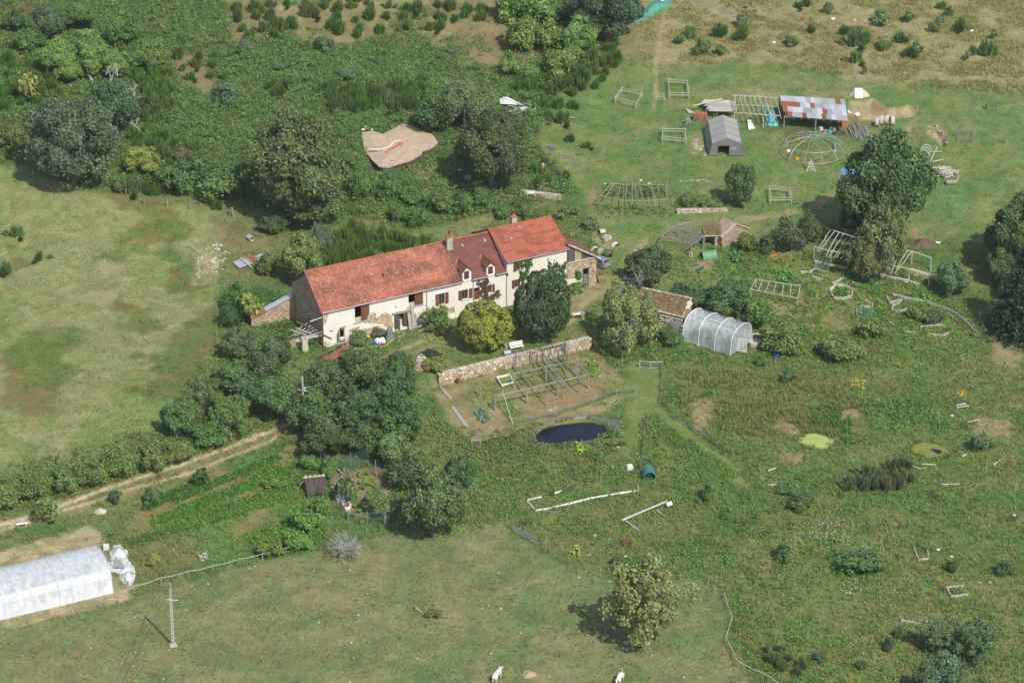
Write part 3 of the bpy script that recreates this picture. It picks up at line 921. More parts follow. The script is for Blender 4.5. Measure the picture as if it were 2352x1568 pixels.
def shutter(u0,u1,z0,z1,v=-0.05,m=None,name='shutter'):
 n=max(2,int(round((u1-u0)/0.17)))
 mb=MB()
 for k in range(n):
  a=u0+(u1-u0)*k/n
  mb.box(hp(a+(u1-u0)/n/2,v,(z0+z1)/2),((u1-u0)/n-0.012,0.035,z1-z0),math.atan2(HU.y,HU.x),col=rnd.uniform(0.85,1.15))
 for zz in(z0+0.2,z1-0.2):
  if z1-z0>0.7:mb.box(hp((u0+u1)/2,v-0.03,zz),(u1-u0-0.04,0.03,0.1),math.atan2(HU.y,HU.x),col=0.8)
 return mb.build(name,m or SHUT,house)
for d_ in dorm:
 window(d_[0])
for r in(o_w3,o_w4,o_w5,o_w7):
 wd=(r[1]-r[0])*0.62
 if r is o_w3:window(r,(r[0]-wd,r[0]-0.03),(r[1]+0.05,r[1]+wd),sill=False)
 elif r is o_w5:window(r,(r[0]-wd*0.6,r[0]-0.03),(r[1]+0.05,r[1]+wd*1.3))
 else:window(r,(r[0]-wd,r[0]-0.03),(r[1]+0.12,r[1]+wd+0.1))
a_=hpl(Z2(1160,125));b_=hpl(Z2(1195,215))
shutter(a_[0],b_[0],b_[1],a_[1])
for r,k in((o_hay1,0.42),(o_hay2,0.42)):
 a,b,c,d=r
 shutter(a+(b-a)*k,b-0.04,c+0.05,d-0.04,0.02,name='hay_door')
 MB().box(hp(a+(b-a)*k/2,0.12,c+(d-c)*0.14),((b-a)*k,0.05,(d-c)*0.28),math.atan2(HU.y,HU.x)).build('plywood_board',mat('plywood',(0.56,0.46,0.32),(0.48,0.38,0.26),2,0.8),house)
 MB().beam(hp(a-0.2,-0.03,d+0.09),hp(b+0.15,-0.03,d+0.09),0.18,0.2).build('lintel',WOODD,house)
 MB().beam(hp(a-0.3,-0.05,c-0.06),hp(b+0.05,-0.05,c-0.06),0.24,0.12).build('sill',WOODL,house)
r=o_barn
MB().beam(hp(r[0]-0.35,-0.03,r[3]+0.17),hp(r[1]+1.2,-0.03,r[3]+0.17),0.2,0.34).build('lintel',WOOD,house)
dl=MB()
for k in range(5):
 dl.box(hp(r[0],0,0)+(HU*0.35-HV*0.94).normalized()*(0.12+0.24*k)+HZ*(r[2]+0.85),(0.22,0.05,1.75),math.atan2(HU.y*0.35-HV.y*0.94,HU.x*0.35-HV.x*0.94),col=rnd.uniform(0.8,1.2))
dl.build('door_leaf',mat('grey_door',(0.24,0.24,0.245),(0.14,0.14,0.15),3,0.9,0.01),house)
shutter(r[1]-0.55,r[1]+0.75,r[2]-0.1,r[3]-0.05,-0.08,WOODD,'door_leaf')
MB().box(hp(r[0]+1.15,0.3,r[2]+0.55),(0.75,0.06,1.1),math.atan2(HU.y,HU.x)).build('board',mat('plywood',(0.5,0.4,0.3)),house)
r=o_door1
dl=MB()
for k in range(3):
 dl.box(hp(r[0],0,0)+(-HU*0.55-HV*0.83).normalized()*(0.14+0.27*k)+HZ*(r[2]+0.8-0.12*k*k*0.3),(0.25,0.05,1.7),math.atan2(-HU.y*0.55-HV.y*0.83,-HU.x*0.55-HV.x*0.83),col=rnd.uniform(0.85,1.1))
dl.build('door_leaf',WOODL,house)
MB().beam(hp(r[0]-0.2,-0.02,r[3]+0.13),hp(r[1]+0.25,-0.02,r[3]+0.13),0.1,0.26).build('lintel',STONEP,house)
r=o_door3
MB().box(hp((r[0]+r[1])/2,0.3,(r[2]+r[3])/2-0.3),(r[1]-r[0]-0.05,0.06,r[3]-r[2]-0.6),math.atan2(HU.y,HU.x)).build('door',SHUT,house)
def chimney(cu,cv,z0,z1,sx,sy,pots,m):
 mb=MB()
 ang=math.atan2(HU.y,HU.x)
 mb.box(hp(cu,cv,(z0+z1)/2),(sx,sy,z1-z0),ang)
 ch=mb.build('chimney',m,house)
 MB().box(hp(cu,cv,z1+0.07),(sx+0.16,sy+0.16,0.14),ang).build('chimney_cap',mat('brick_red',(0.42,0.16,0.09),(0.32,0.13,0.08),3,0.9),ch)
 for k in range(pots):
  o_=(k-(pots-1)/2)*0.42
  q=MB();q.tube([hp(cu+o_,cv,z1+0.14),hp(cu+o_,cv,z1+0.5)],[0.15,0.12],8)
  q.build('chimney_pot',mat('pot_clay',(0.55,0.22,0.11),(0.45,0.18,0.1),3,0.85),ch)
 return ch
def on_roof(p,o_,e2_,n_):
 d=np.array([(p[0]-1176)/F,0,0])+FW+UP*((784-p[1])/F)
 n=np.array(n_)
 t=((np.array(o_)-CAM)@n)/(d@n)
 return Vector(CAM+d*t)
q=on_roof(T6(1790,742),eo1,e21,n1_)-HO
cu,cv=q.dot(HU),q.dot(HV)+0.35
zb=Z_EAVE+cv*(Z_RIDGE-Z_EAVE)/(HW/2)
_,c_,_=ppm(hp(cu,cv,zb))
chimney(cu-0.1,cv,zb-0.6,zb+2.0,0.95,0.62,2,mat('chimney_render',(0.46,0.40,0.33),(0.30,0.26,0.22),1.4,0.95))
mb=MB();mb.tube([hp(cu-0.1,cv,zb+2.1),hp(cu-0.1,cv,zb+2.75)],0.07,6);mb.tube([hp(cu-0.1,cv,zb+2.7),hp(cu-0.1,cv,zb+2.95)],[0.19,0.12],8)
mb.build('flue_cowl',BLACK,house)
mb=MB();mb.box(hp(cu-0.1,cv-0.38,zb+0.02),(1.15,0.25,0.12),math.atan2(HU.y,HU.x));mb.build('lead_flashing',ZINC,house)
uu,zz=hpl((1179,517),HW/2+0.6)
chimney(uu,HW/2+0.55,Z_RIDGE2-1.0,Z_RIDGE2+0.95,0.85,0.7,1,mat('chimney_stone',(0.5,0.44,0.38),(0.4,0.34,0.3),1.5,0.95))
for p,(o_,e_,n_)in((T6(1167,961),(eo1,e21,n1_)),(T6(1895,690),(eo1,e21,n1_)),(T6(2100,643),(eo1,e21,n1_)),(T7(68,522),(eo2,e22,n2_)),(Z3(303,288),(eo2,e22,n2_))):
 c=on_roof(p,o_,e_,n_)+n_*0.1
 MB().box(c,(0.32,0.5,0.08),M=Matrix((HU,e_,n_)).transposed()).build('roof_light',GLASS if p[0]<1100 and p[0]<900 else ZINC,house)
MB().box(hpl_ if False else hp(hpl(Z2(1098,245))[0],-0.15,hpl(Z2(1098,245))[1]),(0.2,0.25,0.35)).build('wall_lamp',BLACK,house)
# lean-to on the right end
u0l=U_END+0.02
zl0=hpl((1302,562))[1]
ul,zl1=hpl((1376,593))
DL=5.6
lean=thing('lean_to_shed','stone and plank lean-to shed with brown tiled roof at right house end','shed',hp(u0l,0,0))
a0=hp(u0l,-0.25,zl0+0.05);a1=hp(ul,-0.25,zl1)
sl=(a1-a0).length
e1d=(a1-a0).normalized()
n_=e1d.cross(HV).normalized()
if n_.z<0:n_=-n_
mb=MB()
P=[a0,a1,a1+HV*(DL+0.3),a0+HV*(DL+0.3)]
mb.add([p for p in P]+[p-n_*0.1 for p in P],[(0,1,2,3),(7,6,5,4),(0,4,5,1),(1,5,6,2),(2,6,7,3),(3,7,4,0)])
lr=mb.build('roof',WOODD,lean)
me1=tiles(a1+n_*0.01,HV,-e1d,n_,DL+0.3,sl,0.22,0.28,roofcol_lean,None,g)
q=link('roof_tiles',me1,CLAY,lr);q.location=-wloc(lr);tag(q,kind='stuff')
mb=MB()
for k in range(11):
 mb.tube([a0.lerp(a1,k/11)+n_*0.08,a0.lerp(a1,(k+1.05)/11)+n_*0.1],[0.13,0.11],6,col=rnd.uniform(0.7,1.2))
mb.build('verge',mat('pale_mortar',(0.58,0.55,0.50),(0.42,0.38,0.34),2,0.95),lean)
MB().tube([a1+e1d*0.06,a1+e1d*0.06+HV*(DL+0.3)],0.08,6).build('gutter',ZINC,lean)
zsw=hpl(Z3(790,497))[1]
uR=hpl(Z3(1035,470))[0]
dor=(hpl(Z3(922,545))[0],hpl(Z3(970,545))[0],-0.6,hpl(Z3(940,540))[1])
mb=MB()
wall_grid(mb,u0l+0.01,uR,-1.0,zsw,[dor],0.0)
mb.add([hp(uR,0,-1),hp(uR,DL,-1),hp(uR,DL,zsw),hp(uR,0,zsw)],[(0,1,2,3)])
lw=mb.build('stone_wall',RUBBLE,lean)
mb=MB()
stones_on(mb,hp(0,-0.004,0),HU,HZ,-HV,[(u0l+0.1,zsw*0.45),(dor[0]-0.1,zsw*0.5),(dor[0]-0.1,dor[3]+0.1),(dor[1]+0.1,dor[3]+0.1),(dor[1]+0.1,-0.3),(uR,-0.3),(uR,zsw),(u0l+0.1,zsw)],190,0.10,0.27,gs,[1.0,1.2,1.4,1.6])
tag(mb.build('stone_facing',STONE,lw),None,None,None,'stuff')
MB().add([hp(u0l+0.05,-0.012,-0.5),hp(dor[0]-0.3,-0.012,-0.5),hp(dor[0]-0.35,-0.012,zsw*0.42),hp(u0l+0.05,-0.012,zsw*0.45)],[(0,1,2,3)]).build('render_patch',RENDER2,lw)
MB().beam(hp(u0l,-0.05,zsw+0.04),hp(uR+0.1,-0.05,zsw+0.04),0.35,0.1).build('wall_coping',WOODL,lean)
MB().box(hp((dor[0]+dor[1])/2+0.1,0.25,1.0),(dor[1]-dor[0]-0.25,0.05,2.6),math.atan2(HU.y,HU.x)).build('door',mat('grey_door',(0.2,0.2,0.2)),lean)
k=0
uu=u0l+0.03
while uu<uR-0.1:
 zt_=zl0+(zl1-zl0)*(uu-u0l)/(ul-u0l)-0.16
 zt2=zl0+(zl1-zl0)*(uu+0.28-u0l)/(ul-u0l)-0.16
 if min(zt_,zt2)>zsw+0.15:
  c=2.2 if 1.25<uu-u0l<2.3 else rnd.uniform(0.7,1.1)
  q=[hp(uu,0.05,zsw+0.09),hp(uu+0.27,0.05,zsw+0.09),hp(uu+0.27,0.05,zt2),hp(uu,0.05,zt_)]
  MB().add(q+[p+HV*0.03 for p in q],[(0,1,2,3),(7,6,5,4),(0,4,5,1),(1,5,6,2),(2,6,7,3),(3,7,4,0)],0,c).build('board',WOODD if c<2 else mat('straw_mat',(0.2,0.17,0.09)),lean)
 uu+=0.28
# stone annex and metal sheet on the left gable
ax=thing('stone_annex','low stone annex under a shiny metal sheet against the left gable','annex',hp(0,HW-1.0,0))
g0=hp(-0.05,HW-1.2,0)
L_=up_at(592,700,1.0)
L_=Vector((g0.x-6.6,g0.y-2.2,0.8))
mb=MB()
dv=(Vector((L_.x,L_.y,0))-Vector((g0.x,g0.y,0))).normalized()
nv=Vector((-dv.y,dv.x,0))
if nv.y>0:nv=-nv
LA=6.8
def axp(s_,o_,z):return Vector((g0.x,g0.y,0))+dv*s_-nv*o_+HZ*z
Q=[axp(0,0,-0.5),axp(LA,0,-0.5),axp(LA,0,1.3),axp(0,0,4.1)]
Q2=[p-nv*0.5 for p in Q]
mb.add(Q+Q2,[(0,1,2,3),(7,6,5,4),(0,4,5,1),(1,5,6,2),(2,6,7,3),(3,7,4,0)])
aw=mb.build('stone_wall',RUBBLE,ax)
mb=MB();stones_on(mb,axp(0,-0.005,0),dv,HZ,nv,[(0.05,0),(LA-0.1,0),(LA-0.1,1.2),(0.05,4.0)],230,0.1,0.28,gs,[1.0,1.2,1.45])
tag(mb.build('stone_facing',STONE,aw),None,None,None,'stuff')
mb=MB();q=[axp(0.5,-0.15,4.02),axp(4.6,-0.15,2.35),axp(4.6,1.1,2.4),axp(0.5,1.1,4.07)]
mb.add(q+[p-HZ*0.04 for p in q],[(0,1,2,3),(7,6,5,4),(0,4,5,1),(1,5,6,2),(2,6,7,3),(3,7,4,0)]).build('metal_sheet',mat('bright_zinc',(0.62,0.64,0.67),(0.55,0.57,0.6),2,0.4,0,0.4),ax)
for k in range(6):
 q=axp(4.75+k*0.38,0.3,2.25-k*0.155)
 MB().box(q,(0.36,1.2,0.05),math.atan2(dv.y,dv.x),col=rnd.uniform(0.8,1.2)).build('coping_tile',mat('brick_red',(0.42,0.16,0.09)),ax)
# creepers on the facade
def ivy(label,poly,n,cols,off=0.12,size=0.13,g=np.random.default_rng(8)):
 pl=[hpl(p)for p in poly]
 us=[p[0]for p in pl];zs=[p[1]for p in pl]
 A=g.uniform(min(us),max(us),n*4);B=g.uniform(min(zs),max(zs),n*4)
 k=(poly_sd(A,B,pl)+(vn(A,B,0.6,4)-0.5)*0.5>0)&(vn(A,B,0.35,9)>0.28)
 A,B=A[k][:n],B[k][:n]
 P=np.array([hp(a,-off*g.uniform(0.2,1.8),b)for a,b in zip(A,B)])
 N_=unit(np.array([-HV*0.8])[0]+g.normal(size=P.shape)*0.55+np.array([0,0,0.35]))
 V=leaf_quads(P,N_,g.uniform(0.7,1.3,len(P))*size,g)
 c=np.array([lin(*cols[i])for i in g.integers(0,len(cols),len(P))])*g.uniform(0.6,1.2,(len(P),1))
 t=thing('ivy_creeper',label,'creeper',Vector(P.mean(0)))
 o=link('leaves',quads_mesh('ivy_leaves',V-np.array(t.location),len(P),np.repeat(c,4,0)),GRASSM,t)
 q=MB()
 for i in range(5):
  a=hp(float(np.percentile(A,20+15*i)),-0.05,min(zs));q.tube([a,a+HZ*(max(zs)-min(zs))*0.7+HU*rnd.uniform(-0.4,0.4)],0.03,4)
 q.build('stem',BARK,t)
ivy('russet and green creeper between front door and right dormer',[Z2(*p)for p in((762,275),(890,262),(905,320),(880,400),(905,470),(1010,400),(1030,480),(900,520),(830,490),(800,390),(770,350))],900,[(92,116,58),(80,104,50),(128,96,62),(112,62,52)])
ivy('dense green creeper over the white wall beside upper brown shutter',[Z3(*p)for p in((350,462),(492,432),(500,470),(455,560),(445,640),(390,640),(372,560))],900,[(76,112,48),(62,96,42),(92,124,58)])
ivy('branching green vine climbing blank wall at right end of house',[Z3(*p)for p in((612,440),(640,470),(665,555),(672,440),(700,490),(730,520),(775,490),(770,600),(800,680),(720,700),(640,640))],1000,[(70,108,50),(58,92,42),(84,120,56)])
ivy('small vine round the door of the stone lean-to',[Z3(*p)for p in((855,550),(905,535),(915,560),(905,640),(860,625))],300,[(86,124,54),(70,108,46)])
# trees and bushes
BL,DK,MG=(0.062,0.105,0.068),(0.042,0.078,0.032),(0.066,0.115,0.040)
LG,YG,GY,OL=(0.105,0.160,0.052),(0.160,0.180,0.052),(0.092,0.122,0.072),(0.085,0.108,0.046)
def crown_mesh(name,seed,nl,nleaf,leaf,lobe=(0.24,0.42),shell=(0.35,0.78),zc=1.05,droop=0.0,flat=0.75,spiky=0.0,low=-0.65):
 g=np.random.default_rng(seed)
 c=unit(g.normal(size=(nl*6,3)))
 c=c[(c[:,2]>low)][:nl]
 rad=g.uniform(*shell,size=(len(c),1))
 rl=g.uniform(*lobe,size=len(c))
 cen=c*rad
 cen[:,2]*=0.96
 cen=np.vstack([cen,[[0,0,0.05]]])
 rl=np.append(rl,0.5)
 tintl=g.uniform(0.80,1.18,len(rl))
 w_=rl**2
 i=g.choice(len(rl),nleaf*3,p=w_/w_.sum())
 d=unit(g.normal(size=(len(i),3))+unit(cen[i]+1e-6)*0.7+np.array([0,0,0.35]))
 P=cen[i]+d*(rl[i]*(g.uniform(0.78,1.04,len(i))+spiky*np.maximum(0,g.normal(size=len(i)))**2*0.12))[:,None]
 ins=np.zeros(len(i),bool)
 for k in range(len(rl)):
  ins|=(np.linalg.norm(P-cen[k],axis=1)<rl[k]*0.76)&(i!=k)
 P,d,i=P[~ins][:nleaf],d[~ins][:nleaf],i[~ins][:nleaf]
 if droop:
  P[:,2]-=droop*g.random(len(P))**2*np.hypot(P[:,0],P[:,1])
 rr_=np.percentile(np.hypot(P[:,0],P[:,1]),97)
 P/=rr_;cen=cen/rr_
 n=len(P)
 N_=unit(d*flat+g.normal(size=(n,3))*0.55+np.array([0,0,0.25]))
 P[:,2]+=zc
 P[:,2]=np.maximum(P[:,2],0.03)
 V=leaf_quads(P,N_,g.uniform(0.65,1.35,n)*leaf,g)
 col=np.ones((n,3))*(tintl[i]*g.uniform(0.72,1.22,n))[:,None]
 yl=g.random(n)<0.10
 col[yl]*=np.array([1.35,1.18,0.9])
 col[:,0]*=g.uniform(0.88,1.14,n)
 return quads_mesh(name,V,n,np.repeat(col,4,0)),cen,rl
def trunk_mesh(name,cen,rl,zc,r0,seed,nlimb=12,twigs=0,tl=0.3):
 g=random.Random(seed)
 mb=MB()
 top=Vector((g.uniform(-.06,.06),g.uniform(-.06,.06),zc*0.75))
 mid=Vector((g.uniform(-.05,.05),g.uniform(-.05,.05),zc*0.4))
 mb.tube([(0,0,-0.12),(0,0,0.05),mid,top],[r0*1.35,r0,r0*0.8,r0*0.55],7)
 for k in g.sample(range(len(cen)),min(nlimb,len(cen))):
  e=Vector((cen[k][0],cen[k][1],cen[k][2]+zc))
  st=mid.lerp(top,g.uniform(0.1,1))
  m_=st.lerp(e,0.5)+Vector((0,0,0.08))
  mb.tube([st,m_,e],[r0*0.42,r0*0.28,r0*0.12],5)
  for q in range(twigs):
   d=Vector((g.gauss(0,1),g.gauss(0,1),g.gauss(0.2,0.8))).normalized()
   b=m_.lerp(e,g.uniform(0.2,1));f_=b+d*g.uniform(0.4,1)*tl
   mb.tube([b,b.lerp(f_,0.5)+Vector((0,0,g.uniform(-.05,.05))),f_],[r0*0.13,r0*0.09,r0*0.03],4,False)
 me=bpy.data.meshes.new(name)
 me.from_pydata(mb.v,[],mb.f)
 a=me.attributes.new('tint','FLOAT','POINT')
 a.data.foreach_set('value',[1.0]*len(mb.v))
 me.update()
 return me
KINDS={}
def kind(k,seeds,bark,r0,nlimb,twigs=0,tl=0.3,**kw):
 out=[]
 for s_ in seeds:
  cm,cen,rl=crown_mesh(k+'_crown',s_,**kw)
  cm.materials.append(LEAF)
  tm=trunk_mesh(k+'_trunk',cen,rl,kw.get('zc',1.05),r0,s_,nlimb,twigs,tl)
  tm.materials.append(bark)
  out.append((cm,tm))
 KINDS[k]=out
kind('big',(1,2,3),BARK,0.09,16,nl=74,nleaf=19000,leaf=0.034,lobe=(0.13,0.30),shell=(0.45,0.92),spiky=0.7)
kind('mid',(4,5,6,24),BARK,0.075,10,nl=44,nleaf=8500,leaf=0.050,lobe=(0.15,0.34),shell=(0.40,0.90),spiky=0.9)
kind('tight',(7,27),BARK,0.06,8,nl=150,nleaf=15000,leaf=0.040,lobe=(0.15,0.24),shell=(0.66,0.82),low=-0.9)
kind('airy',(8,9),LICHEN,0.05,14,nl=60,nleaf=12000,leaf=0.034,lobe=(0.14,0.30),shell=(0.35,0.85),droop=0.35,spiky=1.2)
kind('apple',(10,11),LICHEN,0.07,34,6,0.26,nl=80,nleaf=7600,leaf=0.042,lobe=(0.09,0.22),shell=(0.35,0.98),low=-0.8,spiky=1.0)
kind('shrub',(12,13,14,15,25,26),BARK,0.05,5,nl=22,nleaf=2300,leaf=0.085,lobe=(0.16,0.42),shell=(0.30,0.88),zc=0.66,spiky=1.6,low=-0.3)
kind('fine',(16,17,18),BARK,0.05,6,nl=32,nleaf=4200,leaf=0.056,lobe=(0.15,0.38),shell=(0.30,0.92),zc=0.70,spiky=2.0,low=-0.4)
kind('sapling',(19,20),BARK,0.05,6,nl=10,nleaf=420,leaf=0.16,lobe=(0.2,0.4),shell=(0.3,0.75),zc=1.15,spiky=0.8)
kind('plant',(21,22,23),BARK,0.04,2,nl=7,nleaf=150,leaf=0.26,lobe=(0.3,0.5),shell=(0.2,0.6),zc=0.6,low=-0.2)
def broom_mesh(seed,n=420):
 g=np.random.default_rng(seed)
 V=np.empty((n,4,3))
 k=7
 cx=g.normal(size=(k,2))*0.42
 hh=g.uniform(0.75,1.15,k)
 i=g.integers(0,k,n)
 base=cx[i]*0.55+g.normal(size=(n,2))*0.12
 tipd=cx[i]*0.55+g.normal(size=(n,2))*0.16
 top=base+tipd
 f=1-0.22*np.hypot(top[:,0],top[:,1])**2
 z1=hh[i]*np.clip(f,0.3,1)*g.uniform(0.55,1.5,n)
 z0=z1*g.uniform(0.0,0.45,n)
 t0=(z0/z1)[:,None]
 b=base*(1-t0)+top*t0
 an=g.uniform(0,6.28,n)
 w_=np.stack([np.cos(an),np.sin(an)],1)*g.uniform(0.05,0.10,n)[:,None]
 V[:,0,:2],V[:,1,:2]=b-w_,b+w_
 V[:,2,:2],V[:,3,:2]=top+w_*0.15,top-w_*0.15
 V[:,0,2]=V[:,1,2]=z0
 V[:,2,2]=V[:,3,2]=z1
 col=np.ones((n,3))*g.uniform(0.65,1.3,n)[:,None]
 col[:,0]*=g.uniform(0.85,1.2,n)
 me=quads_mesh('broom_crown',V.reshape(-1,3),n,np.repeat(col,4,0))
 me.materials.append(LEAF)
 return me
BROOM=[broom_mesh(s_)for s_ in(1,2,3,4)]
def spruce_mesh():
 g=np.random.default_rng(77)
 P,N_,S_=[],[],[]
 for j in range(26):
  z=0.08+j/26*1.9
  r=1.0*(1-(z/2.08)**1.25)+0.04
  nb=int(10+16*r)
  for b in range(nb):
   t=2*math.pi*b/nb+g.uniform(-.2,.2)
   L=r*g.uniform(0.72,1.08)
   for q in range(int(10+26*r)):
    f_=g.uniform(0.25,1)
    p=np.array([math.cos(t)*L*f_,math.sin(t)*L*f_,z-0.22*L*f_+0.10*L*f_**3])
    p+=g.normal(size=3)*np.array([0.045,0.045,0.02])
    P.append(p);S_.append(g.uniform(0.6,1.3));N_.append([math.cos(t)*0.4,math.sin(t)*0.4,1.0])
 P,N_=np.array(P),unit(np.array(N_)+g.normal(size=(len(P),3))*0.4)
 V=leaf_quads(P,N_,np.array(S_)*0.036,g)
 c=np.ones((len(P),3))*g.uniform(0.7,1.3,len(P))[:,None]
 me=quads_mesh('spruce_crown',V,len(P),np.repeat(c,4,0))
 me.materials.append(LEAF)
 return me
def place(box,zc,vmin=0.5,vmax=1.5,base=None):
 x0,y0,x1,y1=box
 cx,cyy=(x0+x1)/2,(y0+y1)/2
 b=at(cx,(cyy+y1)/2 if base is None else base)
 for k in range(4):
  S,c,s_=ppm(b+Vector((0,0,2)))
  r=(x1-x0)/2/S
  e=(y1-y0)/2/S
  v=math.sqrt(max(e*e-(r*s_)**2,(0.2*r)**2))/c
  v=min(max(v,vmin*r),vmax*r)
  h=zc*v
  b=at(cx,cyy+h*S*c)
 return b,r,v
ncount={}
GAIN=(2.1,2.15,1.7)
def tree(k,box,col,name,label,cat,group=None,rot=None,**kw):
 kk=KINDS[k]
 zc={'shrub':0.66,'fine':0.70,'sapling':1.15,'plant':0.6}.get(k,1.05)
 b,r,v=place(box,zc,**kw)
 ncount[k]=ncount.get(k,0)+1
 cm,tm=kk[ncount[k]%len(kk)]
 t=thing(name,label,cat,b,rnd.uniform(0,6.28)if rot is None else rot,group)
 t.scale=(r*0.97,r*0.97,v*0.97)
 c=link('crown',cm,None,t)
 c.color=(*[x*GAIN[j]*rnd.uniform(0.92,1.08)for j,x in enumerate(col)],1)
 if k not in('plant',):
  link('trunk',tm,None,t)
 return t
tree('big',(60,205,280,425),BL,'oak_tree','large blue-green oak standing alone at the top of the left field','tree')
T_dead=tree('mid',(208,168,326,310),(0.055,0.09,0.05),'oak_tree','stag-headed oak with bare white branches behind the blue-green oak','tree')
tree('big',(566,236,822,512),(0.070,0.105,0.045),'oak_tree','broad green oak with lumpy crown left of the earth-roofed building','tree')
tree('mid',(645,400,790,520),(0.066,0.105,0.044),'oak_tree','lower oak crown in front of the broad lumpy oak','tree')
tree('airy',(996,166,1142,300),GY,'birch_tree','tall airy grey-green birch with pale stems behind the darker rounded trees','tree')
tree('big',(1040,232,1216,436),(0.058,0.082,0.044),'cherry_tree','dark olive rounded tree right of the earth-roofed building','tree')
tree('shrub',(945,235,1040,318),DK,'hazel_bush','dark leafy bush left of the birch foot','bush')
tree('big',(1300,-70,1476,90),(0.045,0.075,0.048),'oak_tree','dark oak at the top beside the green tarpaulin','tree')
tree('mid',(1288,32,1374,118),LG,'hazel_tree','bright green rounded hazel in front of the dark top oak','tree')
tree('big',(1916,290,2140,560),(0.050,0.085,0.036),'chestnut_tree','huge dark green chestnut beside the log pile','tree')
tree('mid',(1925,430,2010,555),(0.044,0.076,0.034),'chestnut_tree','shaded lower chestnut at the left foot of the huge chestnut','tree')
tree('mid',(1956,446,2082,640),(0.085,0.105,0.05),'cherry_tree','olive green cherry in front of the huge chestnut','tree')
tree('mid',(1940,540,2030,650),(0.085,0.10,0.05),'cherry_tree','low olive cherry bough tree over the slanting pole frame','tree')
tree('big',(2255,425,2440,640),(0.060,0.100,0.038),'chestnut_tree','tall bright chestnut on the right edge of the view','tree')
tree('mid',(2256,560,2330,660),(0.060,0.10,0.04),'chestnut_tree','small leafy tree left of the spruce foot','tree')
b_,r_,v_=place((2245,520,2460,800),1.05,base=760)
t_=thing('spruce_tree','dark spruce with drooping branches on the right edge','tree',at(2352,765),0.4)
t_.scale=(6.6,6.6,7.6)
c_=link('crown',spruce_mesh(),None,t_);c_.color=(0.040,0.078,0.036,1)
q_=MB();q_.tube([(0,0,-0.1),(0,0,1.9)],[0.05,0.01],7)
q_=q_.build('trunk',BARK);q_.parent=t_
tree('mid',(2144,588,2222,680),(0.075,0.12,0.07),'willow_tree','blue-green small tree in the shadow left of the spruce','tree')
tree('mid',(1660,364,1736,476),(0.052,0.085,0.04),'oak_tree','young dark oak between the dome frame and stone walls','tree')
tree('mid',(1430,556,1544,658),(0.052,0.078,0.040),'hazel_tree','dense rounded hazel beside the drive right of the car','tree')
tree('tight',(1180,614,1314,782),(0.036,0.062,0.034),'lime_tree','dark dense round topped tree in front of the vine covered wall','tree')
tree('tight',(1049,684,1179,806),(0.145,0.155,0.038),'lime_tree','clipped yellow-green round tree in the yard before the house','tree')
T_app=tree('apple',(1376,640,1512,808),(0.13,0.155,0.07),'apple_tree','lichened leaning apple tree beside the turf-roofed barn','tree')
tree('mid',(1534,640,1630,715),(0.058,0.098,0.045),'sumac_tree','flat topped dark sumac next to the turf roof ridge','tree','sumacs behind the plastic tunnel',vmin=0.35)
tree('mid',(1618,636,1728,722),(0.058,0.098,0.045),'sumac_tree','flat topped wide sumac behind the plastic tunnel','tree','sumacs behind the plastic tunnel',vmin=0.35)
tree('shrub',(1692,686,1782,770),(0.068,0.115,0.042),'hazel_bush','leafy green bush at right end of the plastic tunnel','bush')
tree('fine',(1500,742,1572,800),(0.07,0.105,0.044),'laurel_bush','rounded dark bush in front of the barn wall beside plastic tunnel','bush')
tree('fine',(1765,498,1850,592),(0.062,0.08,0.044),'plum_tree','dark plum tree at the left in the garden top hedge','tree','plum trees above the kitchen garden')
tree('fine',(1825,486,1896,570),(0.065,0.086,0.046),'plum_tree','dark plum tree beside the slanting pole frame','tree','plum trees above the kitchen garden')
tree('mid',(640,524,748,650),LG,'hawthorn_tree','bright green bushy tree just left of the house roof','tree')
tree('fine',(706,508,768,600),GY,'willow_bush','greyish willow bush behind the bright tree left of house','bush')
tree('sapling',(536,658,606,738),YG,'elder_tree','yellowish thin tree beside the stone annex','tree')
tree('shrub',(590,575,650,640),OL,'hawthorn_bush','olive scrubby bush above the rusty metal sheets','bush')
tree('fine',(510,640,576,724),MG,'bramble_bush','green bramble mound left of the yellowish thin tree','bush')
tree('fine',(500,696,560,760),DK,'broom_bush','dark bush at the field fence corner','bush')
LI=-1
LB=['grey-green tree nearest the broken pole roof at house corner','broad green tree left of the wooden pole in dark grove','outer tree of the thicket touching the mown left field','pale twiggy tree in the middle of thicket above track','low rounded tree at the left tip of the thicket','round tree beside the guy wire over the track','yellowish twiggy tree right above the bend of the track','small tree between broken pole roof and wooden pole','low leafy growth at foot of thicket beside the ruts']
for i,(bx,col,k)in enumerate([((505,744,592,826),(0.07,0.10,0.055),'mid'),((560,770,680,890),(0.062,0.095,0.045),'mid'),((480,820,590,920),(0.068,0.105,0.045),'mid'),((420,860,520,960),(0.075,0.112,0.045),'apple'),((370,905,470,1000),(0.068,0.105,0.042),'mid'),((560,850,690,965),(0.062,0.098,0.042),'mid'),((480,900,580,1005),(0.078,0.118,0.044),'apple'),((595,760,670,830),(0.06,0.09,0.045),'mid'),((420,960,530,1030),(0.066,0.11,0.04),'fine')]):
 LI+=1
 tree(k,bx,col,'plum_tree',LB[LI],'tree','plum trees in the thicket above the track')
LI=-1
LB=['tree just right of the wooden pole with crossarm','tree below the rusty trailer and white sacks','tree below the conical stone well','tree at left edge of grove where the track ends','darkest tree in the middle of the grove','tree at right edge of the grove by bare garden','tree directly above the thatched hut','tree directly above the hen run netting','small bushy tree right below the rusty trailer','small bushy tree left of the conical stone well']
